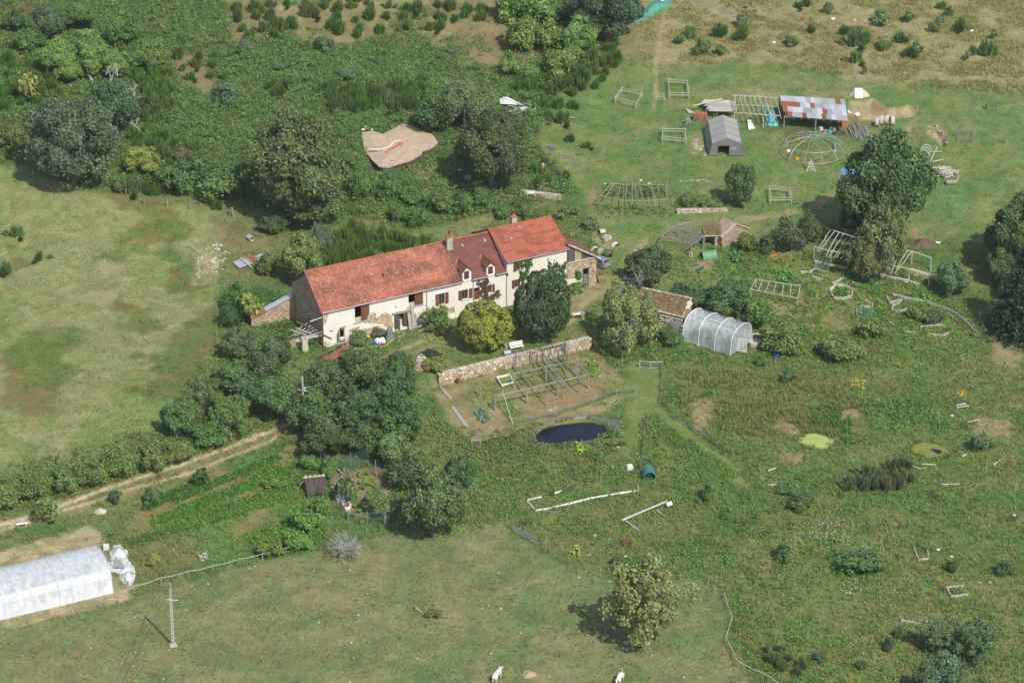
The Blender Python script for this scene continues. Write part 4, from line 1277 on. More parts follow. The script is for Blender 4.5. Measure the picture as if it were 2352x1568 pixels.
for i,(bx,col,k)in enumerate([((690,820,800,930),(0.06,0.098,0.04),'mid'),((770,790,890,900),(0.062,0.098,0.042),'mid'),((850,830,960,940),(0.055,0.09,0.038),'mid'),((660,890,780,1010),(0.06,0.098,0.042),'mid'),((750,880,880,1000),(0.05,0.085,0.036),'mid'),((850,900,975,1030),(0.046,0.082,0.034),'mid'),((690,950,800,1058),(0.056,0.094,0.04),'mid'),((780,960,900,1050),(0.048,0.082,0.034),'mid'),((800,795,868,860),(0.06,0.098,0.044),'fine'),((880,800,950,870),(0.064,0.1,0.05),'fine')]):
 LI+=1
 tree(k,bx,col,'plum_tree',LB[LI],'tree','plum trees in the dark grove')
tree('mid',(862,985,955,1075),(0.10,0.14,0.075),'elder_tree','pale flecked green tree at the hen run corner','tree')
tree('shrub',(890,1040,990,1140),DK,'hazel_bush','dark hazel right of the hen run fence','bush')
tree('mid',(918,1055,1070,1238),(0.070,0.108,0.048),'pear_tree','tall green pear tree overhanging the pasture edge','tree')
tree('mid',(1010,1035,1096,1150),(0.058,0.098,0.042),'pear_tree','leafy tree behind the tall pasture edge pear','tree')
tree('fine',(820,1118,910,1192),(0.09,0.14,0.055),'elder_bush','spreading light green bush inside the hen run','bush')
tree('sapling',(770,1085,822,1150),(0.06,0.10,0.045),'fruit_sapling','small thin tree on bare soil of hen run','tree')
tree('apple',(1385,1248,1588,1484),(0.135,0.168,0.068),'apple_tree','large pale apple tree casting shadow on the pasture','tree')
for bx,lb in(((2100,1412,2215,1500),'grey-green tree at left of the lower right corner clump'),((2185,1405,2300,1520),'grey-green tree at right of the lower right corner clump'),((2100,1490,2240,1610),'dark grey-green tree at front of the lower right corner clump')):
 tree('apple' if 'front' not in lb else 'mid',bx,(0.07,0.108,0.06),'willow_tree',lb,'tree')
LI=-1
LB=['hawthorn cut by the left edge in hedge above the track','hawthorn above the white plank bench in track hedge','hawthorn third from the left in track hedge','hawthorn in the middle of the track hedge','hawthorn above the small dark sapling in track hedge','tall hawthorn in right half of the track hedge','hawthorn at right end of hedge touching the plum thicket']
for bx in[(-40,1085,60,1170),(30,1075,120,1160),(100,1058,190,1140),(165,1045,250,1130),(225,1015,320,1110),(300,1005,395,1090),(370,1010,450,1070)]:
 LI+=1
 tree('fine',bx,(0.095,0.135,0.05),'hawthorn_bush',LB[LI],'bush','hawthorns in the hedge along the track')
tree('sapling',(72,1128,140,1196),(0.10,0.14,0.05),'hawthorn_bush','lone green bush between the track and big plastic tunnel','bush')
tree('shrub',(330,1120,375,1170),MG,'elder_bush','rounded green bush at the low end of vegetable rows','bush')
tree('sapling',(250,1120,285,1155),DK,'fruit_sapling','small dark sapling beside the second rut','tree')
tree('shrub',(335,1268,372,1304),YG,'currant_bush','round yellow-green bush in the weeds right of plastic tunnel','bush')
tree('sapling',(440,1065,478,1120),DK,'fruit_sapling','thin dark sapling on the track verge','tree')
LI=-1
LB=['raspberry bush nearest the tape fence post','raspberry bush left of the dead tree','raspberry bush between hut and dead tree','raspberry bush at the left of white pond tub','bush left of the thatched hut','bush on the grassy path behind the hut','bush in the hen run back left corner']
for bx in[(590,1235,660,1285),(640,1215,720,1275),(660,1160,740,1240),(710,1130,760,1200),(600,1090,660,1130),(690,1040,740,1090),(735,1055,775,1105)]:
 LI+=1
 tree('shrub',bx,(0.085,0.145,0.04),'raspberry_bush',LB[LI],'bush','raspberry bushes by the thatched hut')
tree('shrub',(966,700,1042,770),(0.085,0.13,0.045),'rose_bush','loose green rose bush under the open shuttered window','bush')
tree('shrub',(1146,640,1190,690),(0.10,0.16,0.045),'grape_vine','bright green vine on a post beside front door','bush')
tree('shrub',(1255,600,1310,665),(0.06,0.10,0.04),'vine_bush','dark leafy mass at the foot of the vine clad wall','bush')
tree('plant',(1282,645,1345,672),(0.06,0.11,0.045),'squash_plant','low dark leafy bed before the stone lean-to','plant')
tree('shrub',(1000,750,1030,775),(0.05,0.055,0.04),'lavender_bush','dull dark bush near the stack of logs','bush')
tree('fine',(960,805,1018,832),(0.03,0.035,0.03),'heather_bush','very dark round bush right of the stone well','bush')
tree('shrub',(935,808,965,850),(0.11,0.16,0.06),'fig_bush','light green bush at left side of the stone well','bush')
tree('shrub',(972,820,1030,860),(0.14,0.16,0.05),'rose_bush','yellow flowered bush above the retaining wall end','bush')
tree('fine',(800,755,850,800),(0.085,0.12,0.055),'buddleia_bush','weedy green bush under the bare stone wall patch','bush')
tree('fine',(850,748,890,780),(0.09,0.11,0.075),'grass_clump','grey-green bush behind the dark green barrel cover','bush')
LI=-1
LB=['bramble clump behind left part of house roof','bramble clump left of two thin posts behind house','largest bramble clump on bank behind the house','bramble clump at the path under the dark cherry','small bramble clump right of the garden chair','bramble clump just behind the ridge near chimney','low clump beside the dry grass behind broom','clump below the curved low wall','low clump right behind the right roof','clump at the right back corner of the house']
for bx in[(865,410,930,470),(905,430,980,480),(985,430,1060,500),(1040,440,1095,505),(1080,430,1130,480),(935,480,985,530),(890,470,935,520),(1180,460,1230,500),(1130,470,1190,505),(1195,480,1250,515)]:
 LI+=1
 tree('shrub',bx,(0.07,0.115,0.042),'bramble_bush',LB[LI],'bush','bramble clumps behind the house')
for bx in[(795,385,870,470),(860,385,945,440),(780,330,850,400)]:
 tree('fine',bx,(0.075,0.13,0.042),'bramble_bush','fresh green thicket between the lumpy oak and earth roof','bush','green thickets by the earth roof')
for bx in[(1335,495,1370,535),(1290,470,1315,500),(1312,475,1330,500),(1270,485,1300,510),(1385,570,1410,595),(1330,595,1360,620)]:
 tree('plant',bx,(0.095,0.125,0.07),'sage_bush','small grey-green shrub on the slope right of the house','bush','small shrubs right of the house')
tree('shrub',(590,490,660,545),(0.05,0.085,0.04),'holly_bush','dark bush at the foot of the lumpy oak','bush')
LI=-1
LB=['bright yellow-green bush right of the large blue-green oak','dark leafy bush in hedge between yellow bush and lumpy oak','dark bush behind the hedge left of the lumpy oak','light green bush at right end of the field hedge','dark green bush tucked against left side of lumpy oak','olive bush at left edge below the broom','small bush below the yellow-green one by fence posts','brownish-green bush in the middle of the field hedge','green bush low in hedge above the third fence post']
for bx,c_ in[((285,330,372,400),YG),((370,375,460,460),(0.066,0.11,0.05)),((430,360,510,440),(0.06,0.10,0.042)),((455,390,560,480),(0.085,0.13,0.05)),((510,360,590,460),(0.055,0.09,0.042)),((0,280,70,350),OL),((255,400,300,450),MG),((400,340,450,385),(0.11,0.11,0.065)),((345,385,400,440),(0.07,0.105,0.05))]:
 LI+=1
 tree('shrub' if c_ is not YG else 'mid',bx,c_,'blackthorn_bush',LB[LI],'bush','bushes in the hedge at the top of the left field')
LI=-1
LB=['dark bluish tree at the upper left corner of hillside','light green tree below the bluish corner tree','light green tree right of the bluish corner tree','light green tree above the stag-headed oak','light green tree left of the stag-headed oak','mid green tree touching the top edge in the scrub','rounded green tree right of the light green scrub trees','green tree at the right end of upper left scrub','green tree bordering the small dry patch','thin yellow tree near the sandy spot at left','dark bush beside the red bracken at left','green bush below the red bracken at left']
for bx,c_,k in[((70,5,150,95),BL,'mid'),((85,80,180,165),LG,'mid'),((150,60,240,140),LG,'mid'),((180,95,280,180),LG,'mid'),((120,130,200,190),LG,'mid'),((130,0,230,70),MG,'mid'),((240,20,330,100),MG,'mid'),((230,110,320,170),(0.09,0.15,0.05),'mid'),((300,90,390,160),(0.08,0.13,0.048),'mid'),((40,160,100,230),YG,'sapling'),((0,20,60,80),DK,'shrub'),((30,60,110,130),MG,'shrub')]:
 LI+=1
 tree(k,bx,c_,'maple_tree',LB[LI],'tree','young trees in the upper left scrub')
LI=-1
LB=['bush at the top edge above the beehive','bush left of the dark top oak at the top edge','bush just above the beehive','bush between beehive and bright hazel','dark bush on the rocky slope under the beehive','small bush right of the rocky slope','yellowish bush below the bright hazel','small bush right below the bright hazel','bush wedged between top edge and bright hazel']
for bx in[(1130,-30,1220,60),(1190,-20,1300,70),(1150,40,1240,130),(1220,50,1300,130),(1140,120,1195,190),(1190,145,1240,190),(1240,110,1330,190),(1290,100,1350,150),(1250,0,1320,60)]:
 LI+=1
 tree('shrub',bx,(0.095,0.150,0.048),'hazel_bush',LB[LI],'bush','bushes in the scrub around the beehive')
for bx in[(485,190,565,245),(650,165,690,200),(770,150,825,190),(720,80,770,125),(540,90,580,130),(860,130,890,150),(1075,140,1105,165),(1020,105,1050,125),(620,140,660,165)]:
 tree('shrub',bx,(0.075,0.115,0.07),'willow_bush','blue-green willow bush rising out of the hillside brambles','bush','willow bushes on the bramble hillside')
for bx in[(2003,20,2052,58),(2070,22,2100,52),(2145,30,2168,66),(2085,92,2120,130),(2210,112,2235,140),(2272,64,2290,92),(1890,0,1916,30),(1977,148,1992,172),(1945,80,1962,106),(2170,10,2192,36),(1690,30,1722,62)]:
 tree('sapling',bx,(0.075,0.11,0.06),'fruit_sapling','young planted fruit tree in the rough dry meadow at top','tree','young fruit trees in the top meadow')
for bx in[(1800,80,1840,110),(1545,75,1580,105),(1570,60,1600,95),(1590,85,1640,135),(1640,100,1670,135),(2010,90,2050,120),(2130,50,2160,80),(1945,55,1985,80)]:
 tree('shrub',bx,(0.085,0.125,0.05),'briar_bush','loose green briar bush in the rough dry meadow at top','bush','briar bushes in the top meadow')
LI=-1
LB=['large bush right of the cistern','large yellowish bush in front of kitchen garden','yellow-green bush below the cabbage bed','dark round bush inside the lowest garden beds','bright bush left of the dark round garden bush','blue-green bush right of the dull weedy pool','bush left of dull upright willow shoots near centre','bush in tall weeds left of the pale seed heads','wide bush in the weeds below upright willow shoots','small dark upright bush beside white scraps','bush at the right edge beside white scraps','small bush low in the meadow above tape fence','small dark bush left of the corner tree clump','small dark bush at the top left of corner tree clump','bush above the lone bush left of willow shoots','low sprout by the pond liner','rounded light bush at right bank of the pond','dark bush left of the pale apple crown','small bush above the corner tree clump','bush at the lower tip of the nettle wedge','dark bush below the blue barrel','bush in the rushes below the cistern','dark shaded bush under the right edge chestnut','bright bush before the stone oven house','bush right of the stone oven house','dark bush left of the plum trees','green bush behind the turf roofed barn','bush at right end of wide pole pergola','bush above the low pale stone wall']
for bx,c_ in[((1735,740,1845,825),(0.085,0.13,0.045)),((1870,770,1985,845),(0.10,0.135,0.05)),((1970,725,2040,790),(0.11,0.14,0.05)),((2110,710,2172,750),(0.055,0.085,0.05)),((2080,700,2130,745),(0.09,0.14,0.045)),((2225,985,2290,1045),(0.075,0.115,0.075)),((1805,1128,1870,1180),(0.06,0.10,0.042)),((1780,1240,1830,1300),(0.085,0.13,0.05)),((1920,1260,2040,1330),(0.065,0.105,0.045)),((2170,1280,2200,1322),(0.04,0.08,0.03)),((2285,1280,2330,1330),(0.06,0.11,0.05)),((1865,1495,1900,1526),(0.05,0.085,0.045)),((1965,1515,1990,1545),(0.05,0.09,0.045)),((2025,1460,2060,1500),(0.05,0.09,0.045)),((1780,1100,1840,1140),(0.075,0.12,0.05)),((1390,1005,1440,1020),(0.1,0.15,0.05)),((1395,980,1445,1018),(0.10,0.145,0.048)),((1405,1270,1440,1305),(0.065,0.10,0.045)),((2050,1440,2080,1470),(0.055,0.1,0.05)),((1610,1105,1655,1160),(0.085,0.14,0.05)),((1730,815,1760,845),(0.06,0.10,0.045)),((1790,845,1830,885),(0.06,0.11,0.05)),((2290,620,2352,700),(0.05,0.08,0.03)),((1640,520,1690,560),(0.1,0.15,0.045)),((1690,535,1740,590),(0.075,0.11,0.04)),((1735,540,1790,590),(0.06,0.085,0.045)),((1600,665,1640,690),(0.08,0.13,0.05)),((1560,440,1600,480),(0.09,0.13,0.055)),((1605,455,1660,485),(0.1,0.135,0.05))]:
 LI+=1
 tree('shrub',bx,c_,'elder_bush',LB[LI],'bush','bushes among the wild plots')
def brooms(poly,sp,size,col,label,group,pts=None,amt=1.0):
 g=random.Random(len(poly)*31+int(poly[0][0]))
 P=list(pts or[])
 if not pts:
  xs=[p[0]for p in poly];ys=[p[1]for p in poly]
  y=min(ys)
  while y<max(ys):
   x=min(xs)+g.uniform(0,sp)
   while x<max(xs):
    px,py=x+g.uniform(-.3,.3)*sp,y+g.uniform(-.3,.3)*sp*0.7
    if poly_sd(px,py,poly)>0 and g.random()<amt:P.append((px,py))
    x+=sp
   y+=sp*0.62
 for px,py in P:
  b=at(px,py)
  t=thing('broom_bush',label,'bush',b,g.uniform(0,6.28),group)
  s_=size*g.uniform(0.7,1.25)
  t.scale=(s_,s_,s_*g.uniform(0.95,1.25))
  c=link('crown',g.choice(BROOM),None,t)
  c.color=(*[x*g.uniform(0.85,1.15)*2.0 for x in col],1)
BRC=(0.062,0.105,0.026)
brooms([(310,170),(390,165),(400,250),(350,320),(450,330),(480,395),(330,400),(280,320),(330,300)],26,1.5,(0.068,0.112,0.026),'upright dark green broom bush in the strip behind the left oaks','broom behind the left oaks')
brooms([(748,195),(820,215),(975,190),(980,250),(930,265),(760,262),(735,240)],25,1.5,BRC,'upright green broom bush in the belt above the earth roof','broom above the earth roof')
brooms([(600,190),(760,180),(760,215),(620,230)],40,1.1,BRC,'small broom bush poking through brambles on mid hillside','broom in the mid hillside brambles',amt=0.7)
brooms([(520,20),(760,0),(940,10),(1130,20),(1130,60),(960,90),(860,85),(760,95),(640,90),(530,100)],38,1.35,BRC,'dark broom bush scattered on the dry brown hillside at top','broom on the dry hillside',amt=0.95)
brooms([(385,115),(500,110),(520,160),(500,215),(400,190)],40,1.15,BRC,'broom bush round the small dry patch on left hillside','broom round the small dry patch')
brooms([(0,140),(90,150),(160,190),(100,280),(0,250)],34,1.3,BRC,'broom bush at the far left edge of the hillside','broom on the far left')
brooms([(1326,145),(1430,90),(1440,110),(1390,200),(1300,225),(1180,225),(1180,190),(1300,180)],27,1.35,BRC,'broom bush along the edge of the lawn left of footpath','broom along the lawn edge')
brooms([(0,0)],1,1.25,BRC,'broom bush standing on the grass near the collapsed white shed','broom near the collapsed shed',pts=[(1252,268),(1262,275),(1283,248),(1313,250),(1288,285),(1310,325),(1226,395),(1240,405),(1255,380),(1230,430),(1262,420),(1300,410),(1350,340),(1245,250)])
brooms([(745,560),(810,530),(900,545),(985,560),(960,580),(880,595),(745,625),(735,590)],26,1.5,(0.070,0.120,0.026),'bright green broom bush in the clump directly behind the house roof','broom behind the house')
brooms([(0,0)],1,1.35,BRC,'broom bush in front of the left field hedge','broom at the left field hedge',pts=[(300,430),(345,448),(362,445),(330,440),(295,445),(500,480),(485,470),(35,545),(94,598),(8,632),(630,530),(655,520)])
brooms([(0,0)],1,1.5,(0.066,0.11,0.03),'round dark broom bush in the rough dry meadow at top right','broom in the top right meadow',pts=[(1864,75),(1938,80),(1984,100),(2066,98),(1960,108),(2085,130),(2098,132),(1963,145),(2210,72),(2200,70),(1838,20),(1850,15),(2165,20),(1700,90),(1655,85),(2235,125),(2270,130)])
brooms([(1940,1100),(2080,1060),(2110,1110),(2070,1130),(1960,1135)],26,1.1,(0.075,0.105,0.045),'dull green upright willow shoots below the second weedy pond','shoots below the second pond')
brooms([(1745,1500),(1820,1470),(1860,1550),(1760,1560)],34,0.9,(0.07,0.095,0.04),'dull green fuzzy shrub in the bottom fence corner','shrubs in the bottom fence corner')
# built things round the farm
def tl(p):return p if isinstance(p,(tuple,list))else tuple(p)
def frame(name,label,cat,ref,h,beams=(),posts=(),rafters=(),r=(0.09,0.10,0.07),m=None,group=None,hr=None):
 m=m or WOOD
 t=thing(name,label,cat,at(*ref),0,group)
 def P(p,dh=0.0):
  return up_at(p[0],p[1],(p[2]if len(p)>2 else h)+dh)
 for a,b in beams:
  q=MB();q.pole(P(a),P(b),r[0],bend=0.012);q.build('beam',m,t)
 for p in posts:
  a=P(p);z=float(tz(np.array([a.x]),np.array([a.y]))[0])
  q=MB();q.pole((a.x,a.y,z-0.2),(a.x+rnd.uniform(-.04,.04),a.y,a.z+0.06),r[1],bend=0.012);q.build('post',m,t)
 for a,b in rafters:
  q=MB();q.pole(P(a,r[0]+r[2]),P(b,r[0]+r[2]),r[2],bend=0.012);q.build('rafter',m,t)
 return t
def gz1(x,y):return float(tz(np.array([x]),np.array([y]))[0])
def post_at(t,p,h,r=0.07,m=None,lean=0.05):
 b=at(*p)
 q=MB();q.pole((b.x,b.y,b.z-0.15),(b.x+rnd.uniform(-lean,lean)*h,b.y+rnd.uniform(-lean,lean)*h,b.z+h),r,bend=0.012)
 o=q.build('post',m or WOOD,t)
 return b+HZ*h
def fence(label,pts,h=1.2,wires=2,rope=False,net=False,group=None,r=0.07,wr=0.012,name='wire_fence'):
 t=thing(name,label,'fence',at(*pts[0]),0,group)
 tops=[post_at(t,p,h,r)for p in pts]
 for k in range(wires):
  f=0.92-0.4*k
  q=MB()
  for a,b in zip(tops,tops[1:]):
   a2,b2=a-HZ*h*(1-f),b-HZ*h*(1-f)
   q.tube([a2,a2.lerp(b2,0.5)-HZ*(0.12 if rope else 0.03),b2],0.025 if rope else wr,4)
  q.build('tape' if rope else 'wire',WHITE if rope else WIRE,t)
 if net:
  q=MB()
  for a,b in zip(tops,tops[1:]):
   q.add([a-HZ*h,b-HZ*h,b-HZ*h*0.12,a-HZ*h*0.12],[(0,1,2,3)])
  q.build('netting',NET,t)
 return t
def lone_posts(pts,label,group,h=1.3,r=0.07,name='fence_post'):
 for p in pts:
  hh=p[2]if len(p)>2 else h
  b=at(p[0],p[1])
  t=MB();t.pole((0,0,-0.15),(rnd.uniform(-.08,.08)*hh,rnd.uniform(-.05,.05)*hh,hh),r,bend=0.012)
  o=t.build(name,WOOD);o.location=b
  tag(o,label,'post',group)
NET=film_mat('green_netting',0.28,(0.03,0.13,0.10),0.8,0.0,6)
NETG=film_mat('grey_netting',0.22,(0.25,0.26,0.25),0.8,0.0,6)
STONEV=[]
for k in range(7):
 gq=random.Random(90+k)
 q=MB();n=6
 ring=[(math.cos(2*math.pi*i/n+gq.uniform(-.3,.3))*gq.uniform(.42,.56),math.sin(2*math.pi*i/n+gq.uniform(-.2,.2))*gq.uniform(.40,.55))for i in range(n)]
 vs=[(x,-0.0,z)for x,z in ring]+[(x*1.02,-0.30,z*1.02)for x,z in ring]+[(x*.72+gq.uniform(-.04,.04),-0.44,z*.7+gq.uniform(-.04,.04))for x,z in ring]
 fs=[(i,(i+1)%n,n+(i+1)%n,n+i)for i in range(n)]+[(n+i,n+(i+1)%n,2*n+(i+1)%n,2*n+i)for i in range(n)]+[tuple(range(2*n,3*n))]
 me=bpy.data.meshes.new('wall_stone');me.from_pydata(vs,[],fs)
 a=me.attributes.new('tint','FLOAT','POINT');a.data.foreach_set('value',[gq.uniform(0.8,1.25)]*len(vs))
 me.materials.append(STONE if k<4 else STONEP)
 STONEV.append(me)
def stone_wall(name,label,a,b,h0,h1,th=0.6,sw=0.5,sh=0.27,zb=None,top=True,group=None,cat='wall'):
 """a, b: foot of the face; h0, h1 heights at the ends"""
 a,b=Vector(a),Vector(b)
 d=Vector((b.x-a.x,b.y-a.y,0));L=d.length;d.normalize()
 nrm=Vector((d.y,-d.x,0))
 if nrm.y>0:nrm=-nrm
 t=thing(name,label,cat,a,0,group)
 q=MB();Q=[a-HZ*0.3,b-HZ*0.3,b+HZ*(h1-0.03),a+HZ*(h0-0.03)]
 q.add(Q+[p-nrm*th for p in Q],[(0,1,2,3),(7,6,5,4),(0,4,5,1),(1,5,6,2),(2,6,7,3),(3,7,4,0)])
 q.build('core',RUBBLE,t)
 rz=math.atan2(d.y,d.x)
 rows=max(1,round(max(h0,h1)/sh));cols=max(2,round(L/sw))
 for j in range(rows):
  x=-sw*0.5*(j%2)
  while x<L-0.1:
   w_=sw*rnd.uniform(0.7,1.3)
   s_=min(max(x+w_/2,w_*0.4),L-w_*0.3)
   H=h0+(h1-h0)*s_/L
   z=(j+0.5)*sh*min(1,H/max(h0,h1)+0.02)
   if j*sh<H:
    p=a+d*s_+HZ*(a.z*0+(b.z-a.z)*s_/L+min(z,H-sh*0.4))
    o=link('stone',rnd.choice(STONEV),None,t)
    o.location=p-a+nrm*rnd.uniform(-0.09,-0.0)
    o.rotation_euler=(0,rnd.uniform(-.12,.12),rz)
    o.scale=(w_*1.02,0.28,sh*rnd.uniform(0.95,1.2))
   x+=w_
 if top:
  x=0
  while x<L-0.2:
   w_=sw*rnd.uniform(0.8,1.4)
   H=h0+(h1-h0)*(x+w_/2)/L
   o=link('coping_stone',rnd.choice(STONEV[4:]),None,t)
   o.location=d*(x+w_/2)+HZ*((b.z-a.z)*(x+w_/2)/L+H-0.16)-nrm*th*0.5
   o.rotation_euler=(R(90),0,rz)if False else(R(-90),0,rz)
   o.scale=(w_,0.42,th*1.05)
   x+=w_
 return t
wa=Vector((*WALL_A,-1.78));wb=Vector((*WALL_B,-1.78))
stone_wall('retaining_wall','long golden stone retaining wall between house yard and lower garden',wa,wb,1.82,1.80,0.95,0.56,0.36)
frame('guard_rail','weathered pole rail on stubs along top of the retaining wall','rail',(1080,838),0.45,[(Z6(-160,262),Z6(240,176)),(Z6(225,180),Z6(560,108)),(Z6(545,112),Z6(830,46))],[Z6(*p)for p in((-60,240),(20,222),(235,178),(440,135),(570,106),(800,54))],r=(0.12,0.12,0.05))
lg=at(1230,905).z
def lowg(p):
 return atz(*p,lg+2.3)
t=thing('garden_pergola','large grey pole pergola with slanting rafters in garden under the wall','pergola',at(1230,905))
def zp(p,z):return Vector([float(v)for v in atz(*p,z)])
for a,b in(((270,370),(935,230)),((80,597),(1035,380))):
 q=MB();q.pole(zp(Z6(*a),lg+2.3),zp(Z6(*b),lg+2.3),0.11,bend=0.006);q.build('beam',WOOD,t)
for p in((270,370),(600,300),(922,230),(80,597),(405,528),(720,455),(1033,382),(290,180),(480,150),(540,140),(780,75)):
 zt_=lg+2.3 if p[1]>200 else 0.3
 a=zp(Z6(*p),zt_);zz=min(gz1(a.x,a.y),lg+0.4)
 q=MB();q.pole((a.x,a.y,zz-0.2),(a.x,a.y,a.z+0.08),0.13 if p[1]>200 else 0.07,bend=0.008);q.build('post',WOOD,t)
for a,b in(((285,172),(680,605)),((348,343),(465,520)),((470,120),(860,545)),((530,110),(775,440)),((552,280),(735,460)),((605,100),(835,395)),((665,82),(830,280)),((788,40),(1035,388)),((775,72),(905,355)),((780,250),(1005,472)),((575,165),(765,385))):
 za=0.55 if a[1]<180 else lg+2.47
 q=MB();q.pole(zp(Z6(*a),za),zp(Z6(*b),lg+2.42),0.085,bend=0.006);q.build('rafter',WOOD,t)
q=MB();bb=at(*Z6(258,888));q.pole((bb.x,bb.y,bb.z),zp(Z6(150,540),lg+2.55),0.08,bend=0.006);q.build('leaning_pole',WOODL,t)
def bar(p,q,r):return(p,q)
frame('pole_pergola','wide pole pergola with open bent front beam on the lawn edge','pergola',(1450,480),2.2,[(T7(800,232),T7(1010,275)),(T7(1010,275),T7(1225,278)),(T7(1225,278),T7(1432,262)),(T7(898,122),T7(1160,130)),(T7(1150,128),T7(1420,130))],[T7(*p)for p in((806,236),(1010,278),(1226,280),(1430,264),(1022,130),(1156,132),(1418,130))],[(T7(*a),T7(*b))for a,b in(((912,110),(805,238)),((938,115),(855,243)),((1000,112),(965,275)),((1050,115),(1048,298)),((1105,105),(1108,292)),((1115,130),(1160,290)),((1160,100),(1212,280)),((1265,125),(1315,287)),((1282,125),(1330,272)),((1330,122),(1368,285)),((1415,115),(1424,260)))])
lone_posts([(*T7(1428,140),2.2)],'tall thin grey post behind right end of the wide pole pergola',None)
frame('fan_pergola','fan shaped pole pergola beside the drive','pergola',(1560,585),2.1,[(T7(1375,628),T7(1412,555)),(T7(1412,555),T7(1535,492)),(T7(1530,490),T7(1672,476)),(T7(1648,682),T7(1765,600))],[T7(*p)for p in((1376,632),(1648,684),(1760,604),(1535,494),(1668,480))],[(T7(*a),T7(*b))for a,b in(((1372,634),(1688,678)),((1380,606),(1700,668)),((1400,582),(1712,660)),((1412,556),(1720,650)),((1432,545),(1728,642)),((1462,530),(1733,633)),((1500,514),(1738,625)),((1528,500),(1742,617)),((1562,494),(1746,610)),((1610,486),(1750,604)),((1650,484),(1756,598)))],r=(0.10,0.12,0.075))
frame('bed_frame_trellis','small rectangular pole trellis on legs above green bed','trellis',(1780,690),1.5,[((1735,641),(1838,656)),((1723,664),(1833,685))],[(1736,641),(1837,656),(1725,665),(1832,685)],[((1735,641),(1724,665)),((1783-32,644),(1775-34,669)),((1795-27,646),(1788-30,671)),((1809-26,649),(1803-28,674)),((1820-20,652),(1817-22,678)),((1833-16,654),(1830-15,681)),((1838,656),(1833,685))],r=(0.07,0.08,0.06),m=WOODL)
frame('slanting_pole_frame','slanting frame of thin poles half under the cherry tree','trellis',(1920,610),2.2,[(T8(525,527),T8(715,585)),(T8(700,580),T8(895,642)),(T8(425,700),T8(590,740)),(T8(580,736),T8(765,778))],[T8(*p)for p in((425,700),(580,738),(740,770),(820,618),(530,530))],[(T8(*a),T8(*b))for a,b in(((577,538),(450,742)),((618,548),(468,748)),((657,563),(532,792)),((690,583),(560,792)),((727,608),(603,805)),((772,613),(630,798)),((802,648),(668,808)))],m=WOODL,r=(0.10,0.11,0.07))
frame('leaning_pole_trellis','pole frame with four leaning rafters before the low stone wall','trellis',(2080,640),2.2,[(T8(1145,700),T8(1330,745)),(T8(1320,742),T8(1507,802)),(T8(1000,838),T8(1300,905)),(T8(1290,902),T8(1487,952))],[T8(*p)for p in((1500,800),(1325,745),(1298,905),(1482,950),(990,836),(1085,680))],[(T8(*a),T8(*b))for a,b in(((1160,705),(1100,928)),((1226,693),(1130,955)),((1280,730),(1182,905)),((1325,738),(1162,940)))],m=WOODL,r=(0.10,0.12,0.075))
def guard(label,c,h=1.25,rails=(0.95,0.6),m=None,diag=False):
 t=thing('tree_guard',label,'tree guard',at(c[0][0],c[0][1]+16),0,'square pole guards on the lawn')
 P=[up_at(*p,h)for p in c]
 for p in P:
  q=MB();q.pole((p.x,p.y,gz1(p.x,p.y)-0.2),(p.x,p.y,p.z+0.1),0.075,bend=0.01);q.build('post',WOODL,t)
 for i in range(4):
  a,b=P[i],P[(i+1)%4]
  for f in rails:
   q=MB();q.pole(a-HZ*h*(1-f)+(a-b).normalized()*0.15,b-HZ*h*(1-f)+(b-a).normalized()*0.15,0.055,bend=0.01);q.build('rail',WOODL,t)
 if diag:
  q=MB();q.pole(P[1]-HZ*0.1,(P[2].x-0.5,P[2].y,P[2].z-h),0.05);q.build('brace',WOODL,t)
guard('square pole guard nearest the collapsed white shed with planks beside it',[T3(1010,805),T3(1195,842),T3(1137,945),T3(948,888)])
guard('topmost square pole guard beside the footpath',[T3(1440,725),T3(1608,740),T3(1628,852),T3(1445,848)])
guard('square pole guard left of the grey army tent',[T3(1384,1178),T3(1590,1182),T3(1600,1275),T3(1382,1248)],1.3,diag=True)
guard('square pole guard on the lawn below the dome frame',[T8(12,138),T8(200,153),T8(217,243),T8(24,243)],1.25,diag=True)
t=thing('netted_guard','ring of thin posts with wire netting on the right lawn','tree guard',at(*T4(1810,1290)))
tops=[post_at(t,T4(*p),1.45,0.05)for p in((1730,1262),(1803,1225),(1875,1232),(1885,1320),(1815,1312),(1745,1305))]
q=MB()
for a,b in zip(tops,tops[1:]+tops[:1]):q.add([a-HZ*1.4,b-HZ*1.4,b-HZ*0.25,a-HZ*0.25],[(0,1,2,3)])
q.build('netting',NETG,t)
t=thing('post_ring','ring of short stakes around an orange board on the right lawn','tree guard',at(*T4(1990,1010)))
for p in((1925,970),(1900,985),(1890,1020),(1965,1048),(2068,985),(2072,1025),(2040,1062)):post_at(t,T4(*p),1.0,0.05)
b=at(*T4(1998,1000));MB().box(b+HZ*0.75,(0.12,0.12,1.5)).build('orange_stake',mat('orange_wood',(0.5,0.25,0.08)),t)
MB().box(b+HZ*0.5+Vector((0.05,-0.2,0)),(0.35,0.05,0.9)).build('green_board',mat('green_board',(0.05,0.12,0.08)),t)
